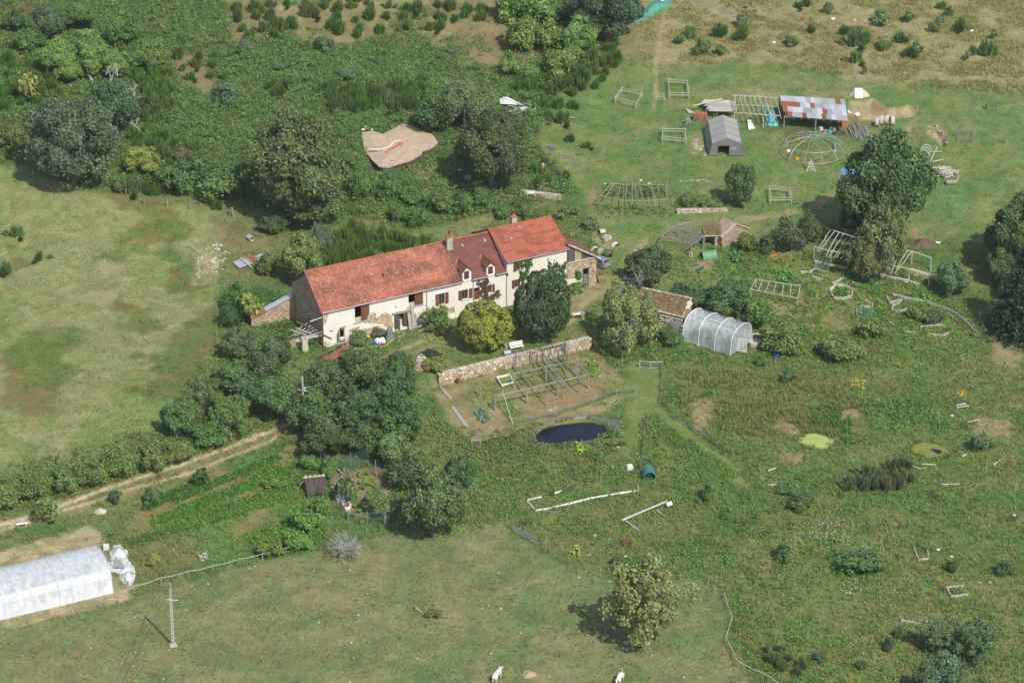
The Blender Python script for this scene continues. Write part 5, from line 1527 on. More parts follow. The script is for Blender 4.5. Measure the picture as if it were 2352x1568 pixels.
# pole shed with its patchwork tin roof
shed=frame('open_pole_shed','open frame of grey poles left of the patchwork tin roof','frame',(1740,290),2.35,[(Z4(640,172,),Z4(900,186)),(Z4(890,186),Z4(1150,204)),(Z4(690,280),Z4(1160,300)),(Z4(660,370),Z4(900,383)),(Z4(890,383),Z4(1180,402))],[Z4(*p)for p in((662,372),(990,388),(668,176),(710,168),(955,192))],[(Z4(*a),Z4(*b))for a,b in(((668,162),(692,366)),((720,166),(772,372)),((770,168),(842,412)),((826,170),(890,392)),((876,172),(946,392)),((932,172),(1012,405)),((995,178),(1075,405)),((1055,185),(1118,385)))]+[(Z5(*a),Z5(*b))for a,b in(((15,130),(98,380)),((80,135),(165,402)),((145,138),(222,402)))],m=WOODL,r=(0.10,0.11,0.08))
ts=thing('tin_roof_shed','open shed on poles under a patchwork of grey and rusty tin sheets','shed',at(1870,305))
zr=at(1870,300).z
TL,TR,BR,BL_=zp(Z5(208,130),zr+3.3),zp(Z5(985,175),zr+3.3),zp(Z5(1020,430),zr+2.45),zp(Z5(262,375),zr+2.45)
TIN=mat('grey_tin',(0.40,0.41,0.41),(0.31,0.32,0.32),1.2,0.6,0.004,0.0,var=0.18)
TINR=mat('rusty_tin',(0.30,0.10,0.055),(0.22,0.085,0.05),1.5,0.8,0.004,0,var=0.15)
TINL=mat('pale_tin',(0.52,0.54,0.58),(0.43,0.45,0.48),1.5,0.55,0.004,0.0,var=0.12)
rust={(1,0),(1,1),(2,0),(3,1),(1,3),(1,6),(0,11),(2,8),(3,8),(1,2),(3,4)}
def rp(a,b):return TL.lerp(TR,a).lerp(BL_.lerp(BR,a),b)
nrm=(TR-TL).cross(BL_-TL).normalized()
if nrm.z<0:nrm=-nrm
for j in range(4):
 for i in range(13):
  sh_=(j%2)*0.35/13
  a0,a1=max(0,i/13-sh_),min(1,(i+1.08)/13-sh_)
  if i==12:a1=1
  b0,b1=j/4,(j+1.1)/4
  if j==3:b1=1.0+rnd.uniform(-.01,.02)
  if j==3 and i==0:continue
  lift=0.02+0.014*((3-j)*0.5+(i%2))+0.004*(i%3)
  nn=8
  V=[]
  for k in range(nn+1):
   a=a0+(a1-a0)*k/nn
   for b in(b0,b1):V.append(rp(a,b)+nrm*(lift+0.022*(k%2)))
  m_=TINR if(j,i)in rust else(TINL if rnd.random()<0.35 else TIN)
  MB().add(V,[(2*k,2*k+1,2*k+3,2*k+2)for k in range(nn)]).build('tin_sheet',m_,ts)
for a in(0.0,0.5,0.98):
 for b in(0.03,0.97):
  p=rp(a,b);q=MB();q.pole((p.x,p.y,gz1(p.x,p.y)-0.2),p-nrm*0.08,0.12,bend=0.01);q.build('post',WOODD if b<0.5 else WOOD,ts)
for k in range(9):
 p0,p1=rp(0.03+k*0.117,-0.02),rp(0.03+k*0.117,1.06)
 q=MB();q.pole(p0-nrm*0.07,p1-nrm*0.07,0.06,bend=0.004);q.build('rafter',WOOD,ts)
for b in(0.03,0.97):
 q=MB();q.pole(rp(0,b)-nrm*0.19,rp(1,b)-nrm*0.19,0.1,bend=0.004);q.build('beam',WOOD,ts)
def heap(name,label,cat,p,n,mk,group=None):
 t=thing(name,label,cat,at(*p),0,group)
 mk(t)
 return t
def log(p,q,r,m,label,group,name='log'):
 p,q=Vector(p),Vector(q)
 mid=(p+q)/2
 b=MB();b.pole(p-mid,q-mid,r,bend=0.006)
 o=b.build(name,m);o.location=mid
 return tag(o,label,'log',group)
def log_pile(px,py,n,sx,sy,L,r,label,group,m=WOODL,hmax=0.9,spread=0.5,rx=0.0):
 c=at(px,py)
 for k in range(n):
  x,y=rnd.gauss(0,sx*0.45),rnd.gauss(0,sy*0.45)
  hz=max(0,1-(x/sx)**2-(y/sy)**2)*hmax*rnd.uniform(0.2,1)
  a=rx+rnd.gauss(0,spread)
  l_=L*rnd.uniform(0.6,1.2);d=Vector((math.cos(a),math.sin(a),rnd.uniform(-.25,.25)))*l_/2
  p=Vector((c.x+x,c.y+y,0));p.z=gz1(p.x,p.y)+r+hz
  log(p-d,p+d,r*rnd.uniform(0.7,1.2),m,label,group)
log_pile(2166,400,70,2.2,2.0,1.6,0.11,'split grey log in the loose heap right of the huge chestnut','logs heaped right of the huge chestnut',WOODL,1.0,0.8,0.6)
log_pile(1580,284,26,0.9,0.9,1.5,0.08,'brown branch log in the small stack left of the tent','logs stacked left of the tent',WOOD,0.8,0.35,1.2)
for k in range(16):
 x=1943+k*2.9
 a=at(x+10+rnd.uniform(0,8),318+rnd.uniform(-6,8));b=at(x,288+rnd.uniform(-4,6));
 log(a+HZ*0.12,b+HZ*(0.25+0.35*rnd.random()),0.10,WOOD,'long grey pole lying beside right end of tin roofed shed','poles beside the tin roofed shed')
tree_log=[((2060*0+2145,362),(2168,355)),((2135,372),(2145,345))]
for a,b in(((2136,374),(2152,340)),((2140,374),(2167,368)),((2137,350),(2164,351))):
 log(at(*a)+HZ*0.15,at(*b)+HZ*0.15,0.11,WOODL,'single pole on the grass between log heap and earth bank','poles by the earth bank')
b=at(2185,424);log(b+Vector((-0.9,-0.1,0.4)),b+Vector((0.9,0.1,0.45)),0.42,WOOD,'short thick log below the log heap',None)
t=thing('plank_stack','stack of pale boards on trestle legs left of pole frame','timber stack',at(1655,255))
z0=at(1655,258).z
for k in range(22):
 f=k/22
 a=zp(Z4(300+90*f+rnd.uniform(-25,25),222+128*f),z0+1.25+0.1*rnd.random());b=zp(Z4(650+30*f+rnd.uniform(-25,40),236+122*f),z0+1.3+0.1*rnd.random())
 MB().beam(a,b,0.26,0.05,col=rnd.uniform(0.75,1.25)).build('plank',WOODL,t)
MB().beam(zp(Z4(200,290),z0+1.4),zp(Z4(525,210),z0+1.55),0.28,0.1,col=1.2).build('plank',WOODL,t)
MB().beam(zp(Z4(330,262),z0+1.45),zp(Z4(545,228),z0+1.5),0.22,0.06).build('plank',WOODL,t)
for p in((345,325),(440,340),(470,370),(640,360)):
 a=zp(Z4(*p),z0+1.2);q=MB();q.pole((a.x,a.y,gz1(a.x,a.y)-.1),a,0.09);q.build('leg',WOOD,t)
t=thing('brick_stack','stack of orange roof tiles left of the plank stack','tile stack',at(1608,275))
b=at(1608,276);BRK=mat('brick_red',(0.42,0.16,0.09))
for k in range(9):
 for i in range(5):
  q=MB();q.box(b+Vector((-0.95+i*0.47+rnd.uniform(-.04,.04),rnd.uniform(-.08,.08),0.08+k*0.14)),(0.42,0.95,0.1),rnd.uniform(-.06,.06),col=rnd.uniform(0.8,1.5)*(0.6 if k<2 else 1));q.build('tile',BRK if k>1 else STEEL,t)
def sheet(name,label,cat,c4,m,th=0.04,h=0.12,group=None):
 P=[up_at(p[0],p[1],(p[2]if len(p)>2 else h))for p in c4]
 c=sum(P,Vector())/4
 n_=(P[1]-P[0]).cross(P[3]-P[0]).normalized()
 if n_.z<0:n_=-n_
 q=MB();N_=6;V=[]
 for i in range(N_+1):
  for j in range(N_+1):
   a,b_=i/N_,j/N_
   V.append(P[0].lerp(P[1],a).lerp(P[3].lerp(P[2],a),b_)-c+n_*rnd.uniform(-.5,.5)*th)
 F_=[(i*7+j,(i+1)*7+j,(i+1)*7+j+1,i*7+j+1)for i in range(6)for j in range(6)]
 V2=[v-n_*0.03 for v in V]
 q.add(V,F_);q.add(V2,[f[::-1]for f in F_])
 for i in range(6):
  for(a_,b_)in((i*7,(i+1)*7),(i*7+6,(i+1)*7+6),(i,i+1),(42+i,43+i)):
   q.add([V[a_],V[b_],V2[b_],V2[a_]],[(0,1,2,3)])
 o=q.build(name,m);o.location=c
 return tag(o,label,cat,group)
sheet('board','curved pale board lying above the orange tile stack','board',[(*Z4(118,315),0.5),(*Z4(190,345),0.4),(*Z4(230,378),0.2),(*Z4(150,370),0.2)],WOODL,0.05)
sheet('tin_sheet','white sheet metal scrap lying under the pole frame','scrap',[Z4(808,450),Z4(850,445),Z4(895,540),Z4(825,560)],WHITE,0.1,0.3)
def drape(name,label,cat,p,rx,ry,h,m,rz=0.0,seed=0,sq=0.0,top=0.0):
 b=at(*p);q=MB();nr,na=9,24
 V=[(0,0,h)]
 for i in range(1,nr+1):
  f=i/nr
  for k in range(na):
   t_=2*math.pi*k/na
   rr=f*(1+0.12*math.sin(3*t_+seed)+0.07*math.sin(7*t_+2*seed))
   hh=h*(1-smooth((f-top)/(1-top)))*(1+0.12*math.sin(5*t_+seed*3)*f)+0.06*h*math.sin(9*t_+4*f+seed)*f*(1-f)*3
   x,y=rx*rr*math.cos(t_),ry*rr*math.sin(t_)
   x,y=x*math.cos(rz)-y*math.sin(rz),x*math.sin(rz)+y*math.cos(rz)
   V.append((x,y,max(hh,0.03)+gz1(b.x+x,b.y+y)-b.z))
 F_=[(0,1+k,1+(k+1)%na)for k in range(na)]
 for i in range(nr-1):
  for k in range(na):
   F_.append((1+i*na+k,1+(i+1)*na+k,1+(i+1)*na+(k+1)%na,1+i*na+(k+1)%na))
 q.add(V,F_)
 o=q.build(name,m,None,True);o.location=b
 return tag(o,label,cat)
TURQ=mat('turquoise_tarp',(0.16,0.50,0.46),(0.10,0.38,0.36),1.2,0.45,0.03)
drape('tarpaulin','turquoise tarpaulin over a heap beneath the pole frame','tarpaulin',(1769,268),0.85,3.0,1.1,TURQ,0,1)
drape('tarpaulin','bright turquoise tarpaulin bundle at front of the pole frame','tarpaulin',(1773,284),1.1,1.2,0.9,TURQ,0.4,5)
drape('tarpaulin','green tarpaulin bundle under right end of the tin roof','tarpaulin',(1908,300),0.7,0.7,0.8,mat('green_tarp',(0.03,0.20,0.13),(0.02,0.14,0.10),1.2,0.5,0.03),0.2,2)
drape('sheeting','black plastic sheeting heap beside the green bundle under tin roof','sheeting',(1925,306),1.0,0.7,0.5,BLACK,0.2,3)
b=at(1940,292);MB().box(b+HZ*1.0,(1.0,0.5,2.0),0.1).build('x',mat('orange_cloth',(0.62,0.16,0.03),(0.5,0.12,0.03),2,0.7,0.03)).name='orange_screen'
tag(bpy.data.objects['orange_screen'],'orange cloth screen at right corner of tin roofed shed','screen')
for i,p in enumerate(((1885,300),(1895,306),(1905,308),(1915,302))):
 b=at(*p);o=MB().box((0,0,0.3),(0.6,0.5,0.6),rnd.uniform(0,1),col=rnd.uniform(.6,1.2)).build('crate',(WHITE,STEEL,TURQ,WOOD)[i]);o.location=b
 tag(o,('white','grey metal','turquoise','wooden')[i]+' box under the tin roofed shed','box')
t=thing('dome_frame','dome of curved grey steel hoops standing on the lawn','dome frame',at(1866,348))
c=at(1866,348);n=12;RD,HD=5.5,2.6
def dp(a,f):
 th=f*math.pi/2*0.93
 r_=RD*math.cos(th);z=HD*math.sin(th)*1.0+0.15
 return Vector((c.x+r_*math.cos(a),c.y+r_*math.sin(a)*1.05,c.z+z-0.02*r_*math.sin(a)))
ST=mat('hoop_steel',(0.40,0.42,0.42),(0.32,0.34,0.34),3,0.5,0,0.3)
for k in range(n):
 a=2*math.pi*(k+0.4)/n
 q=MB();q.tube([dp(a,i/9)for i in range(10)],0.055,5);q.build('rib',ST,t)
for f in(0.0,0.42,1.0):
 q=MB();q.tube([dp(2*math.pi*k/36,f)for k in range(37)],0.05,5);q.build('ring',ST,t)
t=thing('tripod_ladder','white tripod ladder standing in front of the dome frame','ladder',at(1862,392))
b=at(1862,394);topp=b+HZ*2.1
for dx,dy in((-0.75,-0.25),(0.75,-0.3),(0.1,0.8)):
 q=MB();q.tube([topp,b+Vector((dx,dy,0))],0.05,5);q.build('leg',WHITE,t)
for k in range(6):
 f=0.15+k*0.14;q=MB();q.tube([topp.lerp(b+Vector((-0.75,-0.25,0)),f),topp.lerp(b+Vector((0.75,-0.3,0)),f)],0.03,4);q.build('rung',WHITE,t)
q=MB();q.box(topp,(0.25,0.25,0.2));q.build('orange_cap',mat('orange_plastic',(0.75,0.3,0.03)),t)
o=MB();cc=at(1845,322);o.tube([(math.cos(k/12*6.2832)*1.0,math.sin(k/12*6.2832)*1.0,0.1)for k in range(13)],0.05,5)
o=o.build('orange_hoop',mat('orange_plastic',(0.75,0.3,0.03)));o.location=cc;tag(o,'orange hoop lying on grass inside the dome frame','hoop')
o=MB();cc=at(1831,369);o.tube([(math.cos(k/10*6.2832)*0.32,math.sin(k/10*6.2832)*0.3,0.08+0.02*k)for k in range(24)],0.05,5)
o=o.build('coiled_hose',mat('yellow_plastic',(0.75,0.5,0.03)));o.location=cc;tag(o,'coiled yellow hose at left front of the dome frame','hose')
for p,w_,h_,m_,nm,lb in(((1811,348),0.6,0.25,WHITE,'white_block','white block at the left foot of dome frame'),((1917,343),0.35,0.9,WOOD,'tree_stump','upright cut stump inside right part of dome frame'),((1816,331),0.5,0.4,mat('brown_box',(0.25,0.14,0.1)),'box','brown box inside left part of dome frame')):
 o=MB().box((0,0,h_/2),(w_,0.4,h_),0.2).build(nm,m_);o.location=at(*p);tag(o,lb,nm.split('_')[-1])
log(at(1912,352)+HZ*.15,at(1921,348)+HZ*.15,0.14,WOODL,'short log lying inside right part of dome frame',None)
# army tent
tent=thing('army_tent','grey-green canvas frame tent with open doorway on the lawn','tent',at(1665,330))
zt0=at(1665,350).z
fl,fr=zp(Z4(372,843),zt0),zp(Z4(785,850),zt0)
ax_=(zp(Z4(545,425),zt0+3.1)-zp(Z4(597,655),zt0+3.1));ax_.z=0
Lt=ax_.length;ax_.normalize()
wd=(fr-fl).length;xd=(fr-fl).normalized()
xd=Vector((ax_.y,-ax_.x,0));
ctr=(fl+fr)/2
def tp(u,v,z):return ctr+xd*u+ax_*v+HZ*(z+gz1(ctr.x,ctr.y+v*0.9)-gz1(ctr.x,ctr.y))
we,he,hr_=wd*0.40,2.1,3.05
CAN=mat('tent_canvas',(0.34,0.325,0.285),(0.29,0.28,0.25),0.8,0.9,0.02,var=0)
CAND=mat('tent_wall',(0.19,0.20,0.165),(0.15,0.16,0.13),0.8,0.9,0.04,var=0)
nb=4
for s_ in(-1,1):
 q=MB();V=[];nv=nb*6
 for i in range(nv+1):
  v=Lt*i/nv
  sag=-0.07*math.sin((i%6)/6*math.pi)
  V+=[tp(0,v,hr_+sag),tp(s_*we*0.5,v,(hr_+he)/2+sag),tp(s_*we,v,he+sag)]
 q.add(V,[(3*i+j,3*i+3+j,3*i+4+j,3*i+1+j)for i in range(nv)for j in(0,1)])
 q.build('roof_panel',CAN,tent,True)
 q=MB();V=[]
 for i in range(nv+1):
  v=Lt*i/nv;w_=0.08*math.sin(i*1.7)
  V+=[tp(s_*(we+0.02),v,he-0.01),tp(s_*(wd*0.47+w_*0.5),v,0.9),tp(s_*(wd/2+w_),v,-0.05)]
 q.add(V,[(3*i+j,3*i+3+j,3*i+4+j,3*i+1+j)for i in range(nv)for j in(0,1)])
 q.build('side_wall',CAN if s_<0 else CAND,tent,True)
dxa,dxb,dh=-wd*0.24,wd*0.06,1.75
q=MB()
q.add([tp(-wd/2,0,0),tp(dxa-0.05,0,0),tp(dxa,0,dh*0.92),tp(-we,0,he)],[(0,1,2,3)])
q.add([tp(dxa,0,dh*0.92),tp(dxa+0.25,0,dh),tp(dxb,0,dh),tp(0,0,hr_),tp(-we,0,he)],[(0,1,2,3,4)])
q.add([tp(dxb,0,0),tp(wd/2,0,0),tp(we,0,he),tp(0,0,hr_),tp(dxb,0,dh)],[(0,1,2,3,4)])
q.build('front_wall',CAND,tent)
q=MB().add([tp(-wd/2,Lt,0),tp(wd/2,Lt,0),tp(we,Lt,he),tp(0,Lt,hr_),tp(-we,Lt,he)],[(0,1,2,3,4)]);q.build('back_wall',CAND,tent)
q=MB().box(tp(wd*0.17,-0.03,1.25),(0.95,0.04,0.5),math.atan2(xd.y,xd.x));q.build('window',mat('tent_window',(0.30,0.32,0.36)),tent)
for k in range(nb):
 q=MB()
 q.tube([tp(-we-0.03,Lt*k/nb+0.05,he),tp(0,Lt*k/nb+0.05,hr_+0.03),tp(we+0.03,Lt*k/nb+0.05,he)],0.045,4);q.build('seam',mat('seam',(0.22,0.22,0.19)),tent)
for k in range(5):
 for s_ in(-1,1):
  q=MB();q.tube([tp(s_*we,Lt*k/4,he),tp(s_*(wd/2+0.6),Lt*k/4,0)],0.012,3);q.build('guy_rope',WIRE,tent)
pt=thing('small_tent','small white pop up camping tent at the top of lawn','tent',at(1974,222))
b=at(1974,220)
for s_,nm,m_ in((0,'fly_sheet',WHITE),(1,'inner_tent',mat('beige_nylon',(0.58,0.50,0.42),(0.5,0.43,0.36),1.5,0.7))):
 q=MB();V=[]
 for i in range(9):
  f=i/8
  for k in range(13):
   a=math.pi*k/12
   x=(-1.3+1.15*f*2)if s_==0 else(-1.9+3.6*f)
   env=(1-0.1*abs(f-.5))if s_==0 else math.sin(math.pi*min(max(f,0.02),0.98))**0.6
   V.append(b+Vector((x*(0.6 if s_==0 else 0.95)-(0.15 if s_==0 else 0),1.15*math.cos(a)*(1.04 if s_==0 else env),(1.35 if s_==0 else 1.28*env)*math.sin(a))))
 q.add(V,[(i*13+k,i*13+13+k,i*13+14+k,i*13+k+1)for i in range(8)for k in range(12)])
 q.build(nm,m_,pt,True)
sheet('picnic_cloth','red and white cloth on grass beside the small tent','cloth',[T4(902,872),T4(935,875),T4(935,890),T4(905,890)],mat('red_cloth',(0.6,0.2,0.12),(0.7,0.6,0.5),6,0.9))
CONC=mat('concrete',(0.52,0.50,0.44),(0.42,0.40,0.35),2,0.9,0.01)
def ring(p,label,r,L,rz,group=None,stand=False,th=0.1,m=None,name='concrete_ring',lean=0.0):
 q=MB();n=18;V=[]
 for rr,l_ in((r,0),(r,L),(r-th,L),(r-th,0)):
  for k in range(n):
   a=2*math.pi*k/n
   V.append((l_-L/2,rr*math.cos(a),rr*math.sin(a)+r)if not stand else(rr*math.cos(a),rr*math.sin(a),l_))
 q.add(V,[(j*n+k,j*n+(k+1)%n,((j+1)%4)*n+(k+1)%n,((j+1)%4)*n+k)for j in range(4)for k in range(n)])
 o=q.build(name,m or CONC);o.location=at(*p);o.rotation_euler=(0,lean,rz)
 return tag(o,label,'concrete ring',group)
for x,y,rz,lb in((1007,1160,2.9,'concrete ring at the left end of row of four'),(1045,1145,3.0,'second concrete ring from left in the row of four'),(1098,1140,2.75,'third concrete ring, tilted darker, in the row of four'),(1143,1148,3.14,'concrete ring at the right end of row of four')):
 ring(T4(x,y),lb,0.78,0.62,rz,'concrete rings by the earth bank')
for x,y,rz,lb in((1452,1420,0.9,'rearmost of the three leaning concrete rings by the chestnut'),(1440,1445,0.9,'middle one of three leaning concrete rings by the chestnut'),(1428,1470,0.9,'front one of three leaning concrete rings by the chestnut')):
 ring(T4(x,y),lb,0.85,0.5,rz+0.5,'concrete rings by the chestnut',lean=0.25)
ring((575,552),'short grey concrete pipe lying on the left field bank',0.42,1.1,2.2,None,th=0.06,name='concrete_pipe')
sheet('scrap_board','white panel leaning beside the right end of tin roof','scrap',[(*T4(732,1012),0.5),(*T4(742,1012),0.5),(*T4(772,1048),0.2),(*T4(738,1035),0.15)],WHITE)
sheet('scrap_sheet','white crumpled sheet on bare earth of the bank','scrap',[(*T4(790,1050),0.2),(*T4(825,1030),0.4),(*T4(852,1050),0.4),(*T4(825,1072),0.1)],WHITE,0.2)
sheet('red_lid','red lid below the crumpled white sheet on earth bank','scrap',[T4(803,1068),T4(832,1068),T4(832,1085),T4(806,1085)],mat('red_paint',(0.55,0.07,0.04)))
drape('tarpaulin','bright blue tarpaulin in shadow left of huge chestnut','tarpaulin',(1948,394),1.2,1.4,0.5,mat('blue_tarp',(0.14,0.34,0.62),(0.2,0.42,0.7),1,0.5,0.03),0.6,4)
# earth covered building on the hillside
er=thing('earth_covered_building','half buried building with sandy earth roof on the hillside','building',at(915,350))
OUT=[(100,180,.3),(250,165,.3),(420,200,.3),(560,140,.3),(700,55,.3),(850,80,.3),(1000,150,.4),(1150,210,.5),(1240,330,.7),(1185,385,.9),(1130,425,1.05),(1000,460,1.1),(985,520,1.2),(830,600,1.3),(660,645,1.35),(500,705,1.4),(350,690,1.4),(230,570,.8),(130,420,.4)]
OUT=[(*Y2(x,y),h)for x,y,h in OUT]
n=len(OUT)
rim=[up_at(*p)for p in OUT]
cc=sum(rim,Vector())/n+HZ*0.25
q=MB();V=[cc]
RG=7
for j in range(1,RG+1):
 for k in range(n):
  p=cc.lerp(rim[k],j/RG)
  V.append(p+HZ*(rnd.uniform(-.07,.07)+0.25*math.sin(math.pi*j/RG)*0.5))
F_=[(0,1+k,1+(k+1)%n)for k in range(n)]
for j in range(RG-1):
 F_+=[(1+j*n+k,1+(j+1)*n+k,1+(j+1)*n+(k+1)%n,1+j*n+(k+1)%n)for k in range(n)]
q.add(V,F_)
q.build('earth_roof',mat('sandy_earth',(0.52,0.405,0.265),(0.40,0.31,0.215),0.9,1,0.07,var=0,bscale=4),er)
q=MB()
for k in range(n):
 a,b=V[1+(RG-1)*n+k],V[1+(RG-1)*n+(k+1)%n]
 q.add([a-HZ*0.03,b-HZ*0.03,b-HZ*0.22,a-HZ*0.22],[(0,1,2,3)],0)
q.build('roof_edge',mat('mortar_edge',(0.55,0.50,0.40),(0.4,0.36,0.3),2,0.95,0.04),er)
q=MB()
ins=[V[1+(RG-1)*n+k].lerp(cc,0.06)for k in range(n)]
for k in range(n):
 a,b=ins[k],ins[(k+1)%n]
 q.add([a-HZ*0.2,b-HZ*0.2,Vector((b.x,b.y,gz1(b.x,b.y)-0.4)),Vector((a.x,a.y,gz1(a.x,a.y)-0.4))],[(0,1,2,3)])
q.build('front_wall',mat('dark_masonry',(0.16,0.09,0.06),(0.1,0.07,0.05),2,0.95),er)
lip=[(220,462),(330,470),(450,450),(520,415),(590,350),(680,330)]
lp=[up_at(*Y2(*p),0.95)for p in lip]
q=MB();q.tube([p+HZ*0.28 for p in lp],0.2,6,col=1.0);q.build('lip',STONEP,er)
for p,s_ in(((480,480),.5),((535,440),.7),((575,425),.7),((635,388),.7),((670,370),.8),((690,350),.7)):
 MB().box(up_at(*Y2(*p),1.25),(s_,0.5,0.2),0.6,col=1.2).build('brick',BRK,er)
for p in((95,150),(120,140),(180,130),(160,100),(560,105),(240,150),(430,660),(465,665),(655,615),(965,510),(940,470),(1120,415),(150,520)):
 o=link('stone',rnd.choice(STONEV[4:]),None,er);o.location=up_at(*Y2(*p),1.1 if p[1]>300 else .4)-er.location;o.scale=(.5,.8,.45);o.rotation_euler=(0,0,rnd.uniform(0,3))
for a,b in(((510,645),(590,635)),((550,605),(605,625))):
 q=MB();q.tube([up_at(*Y2(*a),1.6),up_at(*Y2(*b),1.6)],0.16,6);q.build('block',CONC,er)
# collapsed white shed
cs=thing('collapsed_shed','collapsed shed of white corrugated sheets beside dark cherry tree','shed',at(1185,255))
zz=at(1185,258).z
def corr(p4,m,name='corrugated_sheet',parent=None,n=18,amp=0.05):
 n_=(p4[1]-p4[0]).cross(p4[3]-p4[0]).normalized()
 if n_.z<0:n_=-n_
 V=[]
 for k in range(n+1):
  a=k/n
  for b in(0,1):
   V.append(p4[0].lerp(p4[1],a).lerp(p4[3].lerp(p4[2],a),b)+n_*amp*(k%2))
 V2=[v-n_*0.02 for v in V]
 q=MB();q.add(V,[(2*k,2*k+1,2*k+3,2*k+2)for k in range(n)]);q.add(V2,[(2*k+2,2*k+3,2*k+1,2*k)for k in range(n)])
 return q.build(name,m,parent)
for pp,hs in(([(118,95),(160,68),(210,145),(125,140)],(1.5,1.9,1.4,1.3)),([(150,70),(215,80),(300,150),(195,140)],(1.9,1.9,1.4,1.4)),([(150,72),(200,70),(365,155),(330,150)],(2.0,2.0,1.5,1.5)),([(195,205),(330,180),(330,230),(225,245)],(.5,.6,.1,.1)),([(320,175),(390,165),(420,180),(340,215)],(.6,.6,.3,.2))):
 corr([up_at(*Y1(*p),h)for p,h in zip(pp,hs)],WHITE,parent=cs)
for p,h in(((265,280),2.0),((378,280),2.4),((428,255),2.4),((477,235),2.0),((312,185),1.4),((205,170),1.4)):post_at(cs,Y1(*p),h,0.1)
for a,b in(((360,130,2.2),(440,152,2.2)),((425,210,1.0),(485,182,1.2)),((300,235,.3),(425,165,1.4)),((205,155,1.3),(300,180,1.2))):
 q=MB();q.pole(up_at(*Y1(a[0],a[1]),a[2]),up_at(*Y1(b[0],b[1]),b[2]),0.08);q.build('beam',WOODL,cs)
tyre_me=None
def tyre(p,label,r=0.3,rz=0.0,lean=0.0,h=0.0,group=None):
 q=MB();n,m_=18,8;V=[]
 for k in range(n):
  a=2*math.pi*k/n
  for j in range(m_):
   b_=2*math.pi*j/m_
   rr=r-0.09+0.09*math.cos(b_)
   V.append((rr*math.cos(a),rr*math.sin(a),0.1+0.09*math.sin(b_)))
 q.add(V,[(k*m_+j,((k+1)%n)*m_+j,((k+1)%n)*m_+(j+1)%m_,k*m_+(j+1)%m_)for k in range(n)for j in range(m_)])
 o=q.build('old_tyre',BLACK,None,True);o.location=at(*p)+HZ*h;o.rotation_euler=(lean,0,rz)
 return tag(o,label,'tyre',group)
tyre(Y1(604,345),'old black tyre on grass below the collapsed white shed',0.42)
tyre(T3(2145,72),'black tyre in the rough grass at the very top',0.42)
sheet('dark_sheet','dark grey plastic scrap on the lawn above the standing person','scrap',[Y1(590,560),Y1(640,558),Y1(690,575),Y1(640,600)],mat('grey_plastic',(0.16,0.16,0.19)),0.15,0.15)
b1,b2=at(*Y1(785,278)),at(*Y1(868,292));log(b1+HZ*.2,b2+HZ*.2,0.14,WOODL,'pale log lying right of the lone broom bush',None)
frame('metal_gate_frame','loose grey tube gate standing on the lawn right of the person','gate',(1310,370),1.0,[(T3(450,1412),T3(645,1450)),(T3(445,1462,),T3(640,1490))],[T3(450,1412),T3(578,1440),T3(645,1450)],r=(0.04,0.06,0.04),m=STEEL)
lone_posts([(*T3(182,1300),1.0),(*T3(165,1305),.8),(*T3(310,1430),0.9),(*T3(1238,560),1.3),(*T3(1246,625),1.1),(*T3(812,600),1.2),(*T3(657,770),1.2),(*T3(535,830),1.0),(*T3(256,930),1.0)],'grey post among broom bushes left of the footpath','posts along the lawn edge')
# person
pb=at(1247,393.5)
person=thing('person','person with dark hair in a tan tunic standing by the bushes','person',pb,0.3)
def mk_skin(name,V,E,Rr,m,parent,sub=2):
 me=bpy.data.meshes.new(name);me.from_pydata(V,E,[])
 o=link(name,me,m,parent)
 md=o.modifiers.new('skin','SKIN')
 if not me.skin_vertices:
  bpy.context.view_layer.objects.active=o
 for i,r_ in enumerate(Rr):
  me.skin_vertices[0].data[i].radius=r_ if isinstance(r_,tuple)else(r_,r_)
 me.skin_vertices[0].data[0].use_root=True
 sb=o.modifiers.new('sub','SUBSURF');sb.levels=sub;sb.render_levels=sub
 return o
SKIN=mat('skin',(0.50,0.30,0.21),(0.46,0.27,0.19),4,0.6,tint=False)
V=[(0,0,.92),(0,0,1.12),(0,0,1.36),(0,0,1.48),(0,0.01,1.60),(0,0,1.70),(.10,0,.88),(.11,-.01,.48),(.11,0,.09),(.11,-.14,.03),(-.10,0,.88),(-.11,.02,.48),(-.11,.04,.09),(-.11,-.09,.03),(.19,0,1.38),(.27,.0,1.12),(.20,-.16,1.02),(-.19,0,1.38),(-.27,.0,1.12),(-.20,-.16,1.02)]
E=[(0,1),(1,2),(2,3),(3,4),(4,5),(0,6),(6,7),(7,8),(8,9),(0,10),(10,11),(11,12),(12,13),(2,14),(14,15),(15,16),(2,17),(17,18),(18,19)]
Rr=[.13,.12,.13,.055,.095,.07,.085,.06,.045,.035,.085,.06,.045,.035,.06,.042,.03,.06,.042,.03]
mk_skin('body',V,E,Rr,SKIN,person)
hands=MB()
for s_ in(-1,1):
 for f in range(5):
  a=Vector((s_*(.19-.018*f),-.17,1.01));d=Vector((-s_*(.05+.01*f),-.05,-.03+.012*f))*(0.7 if f==0 else 1)
  hands.tube([a,a+d,a+d*1.6+Vector((0,0,-.02))],[.010,.009,.007],5)
hands=hands.build('fingers',SKIN);hands.parent=person
q=MB();V=[]
for z,rx,ry in((1.46,.13,.09),(1.40,.22,.13),(1.15,.18,.14),(.95,.20,.16),(.55,.26,.22)):
 for k in range(14):
  a=2*math.pi*k/14;w_=1+0.05*math.sin(5*a)*(1.5-z)
  V.append((rx*math.cos(a)*w_,ry*math.sin(a)*w_,z))
q.add(V,[(j*14+k,j*14+(k+1)%14,(j+1)*14+(k+1)%14,(j+1)*14+k)for j in range(4)for k in range(14)])
o=q.build('tunic',mat('tan_cloth',(0.60,0.34,0.17),(0.5,0.28,0.14),5,0.9),None,True);o.parent=person
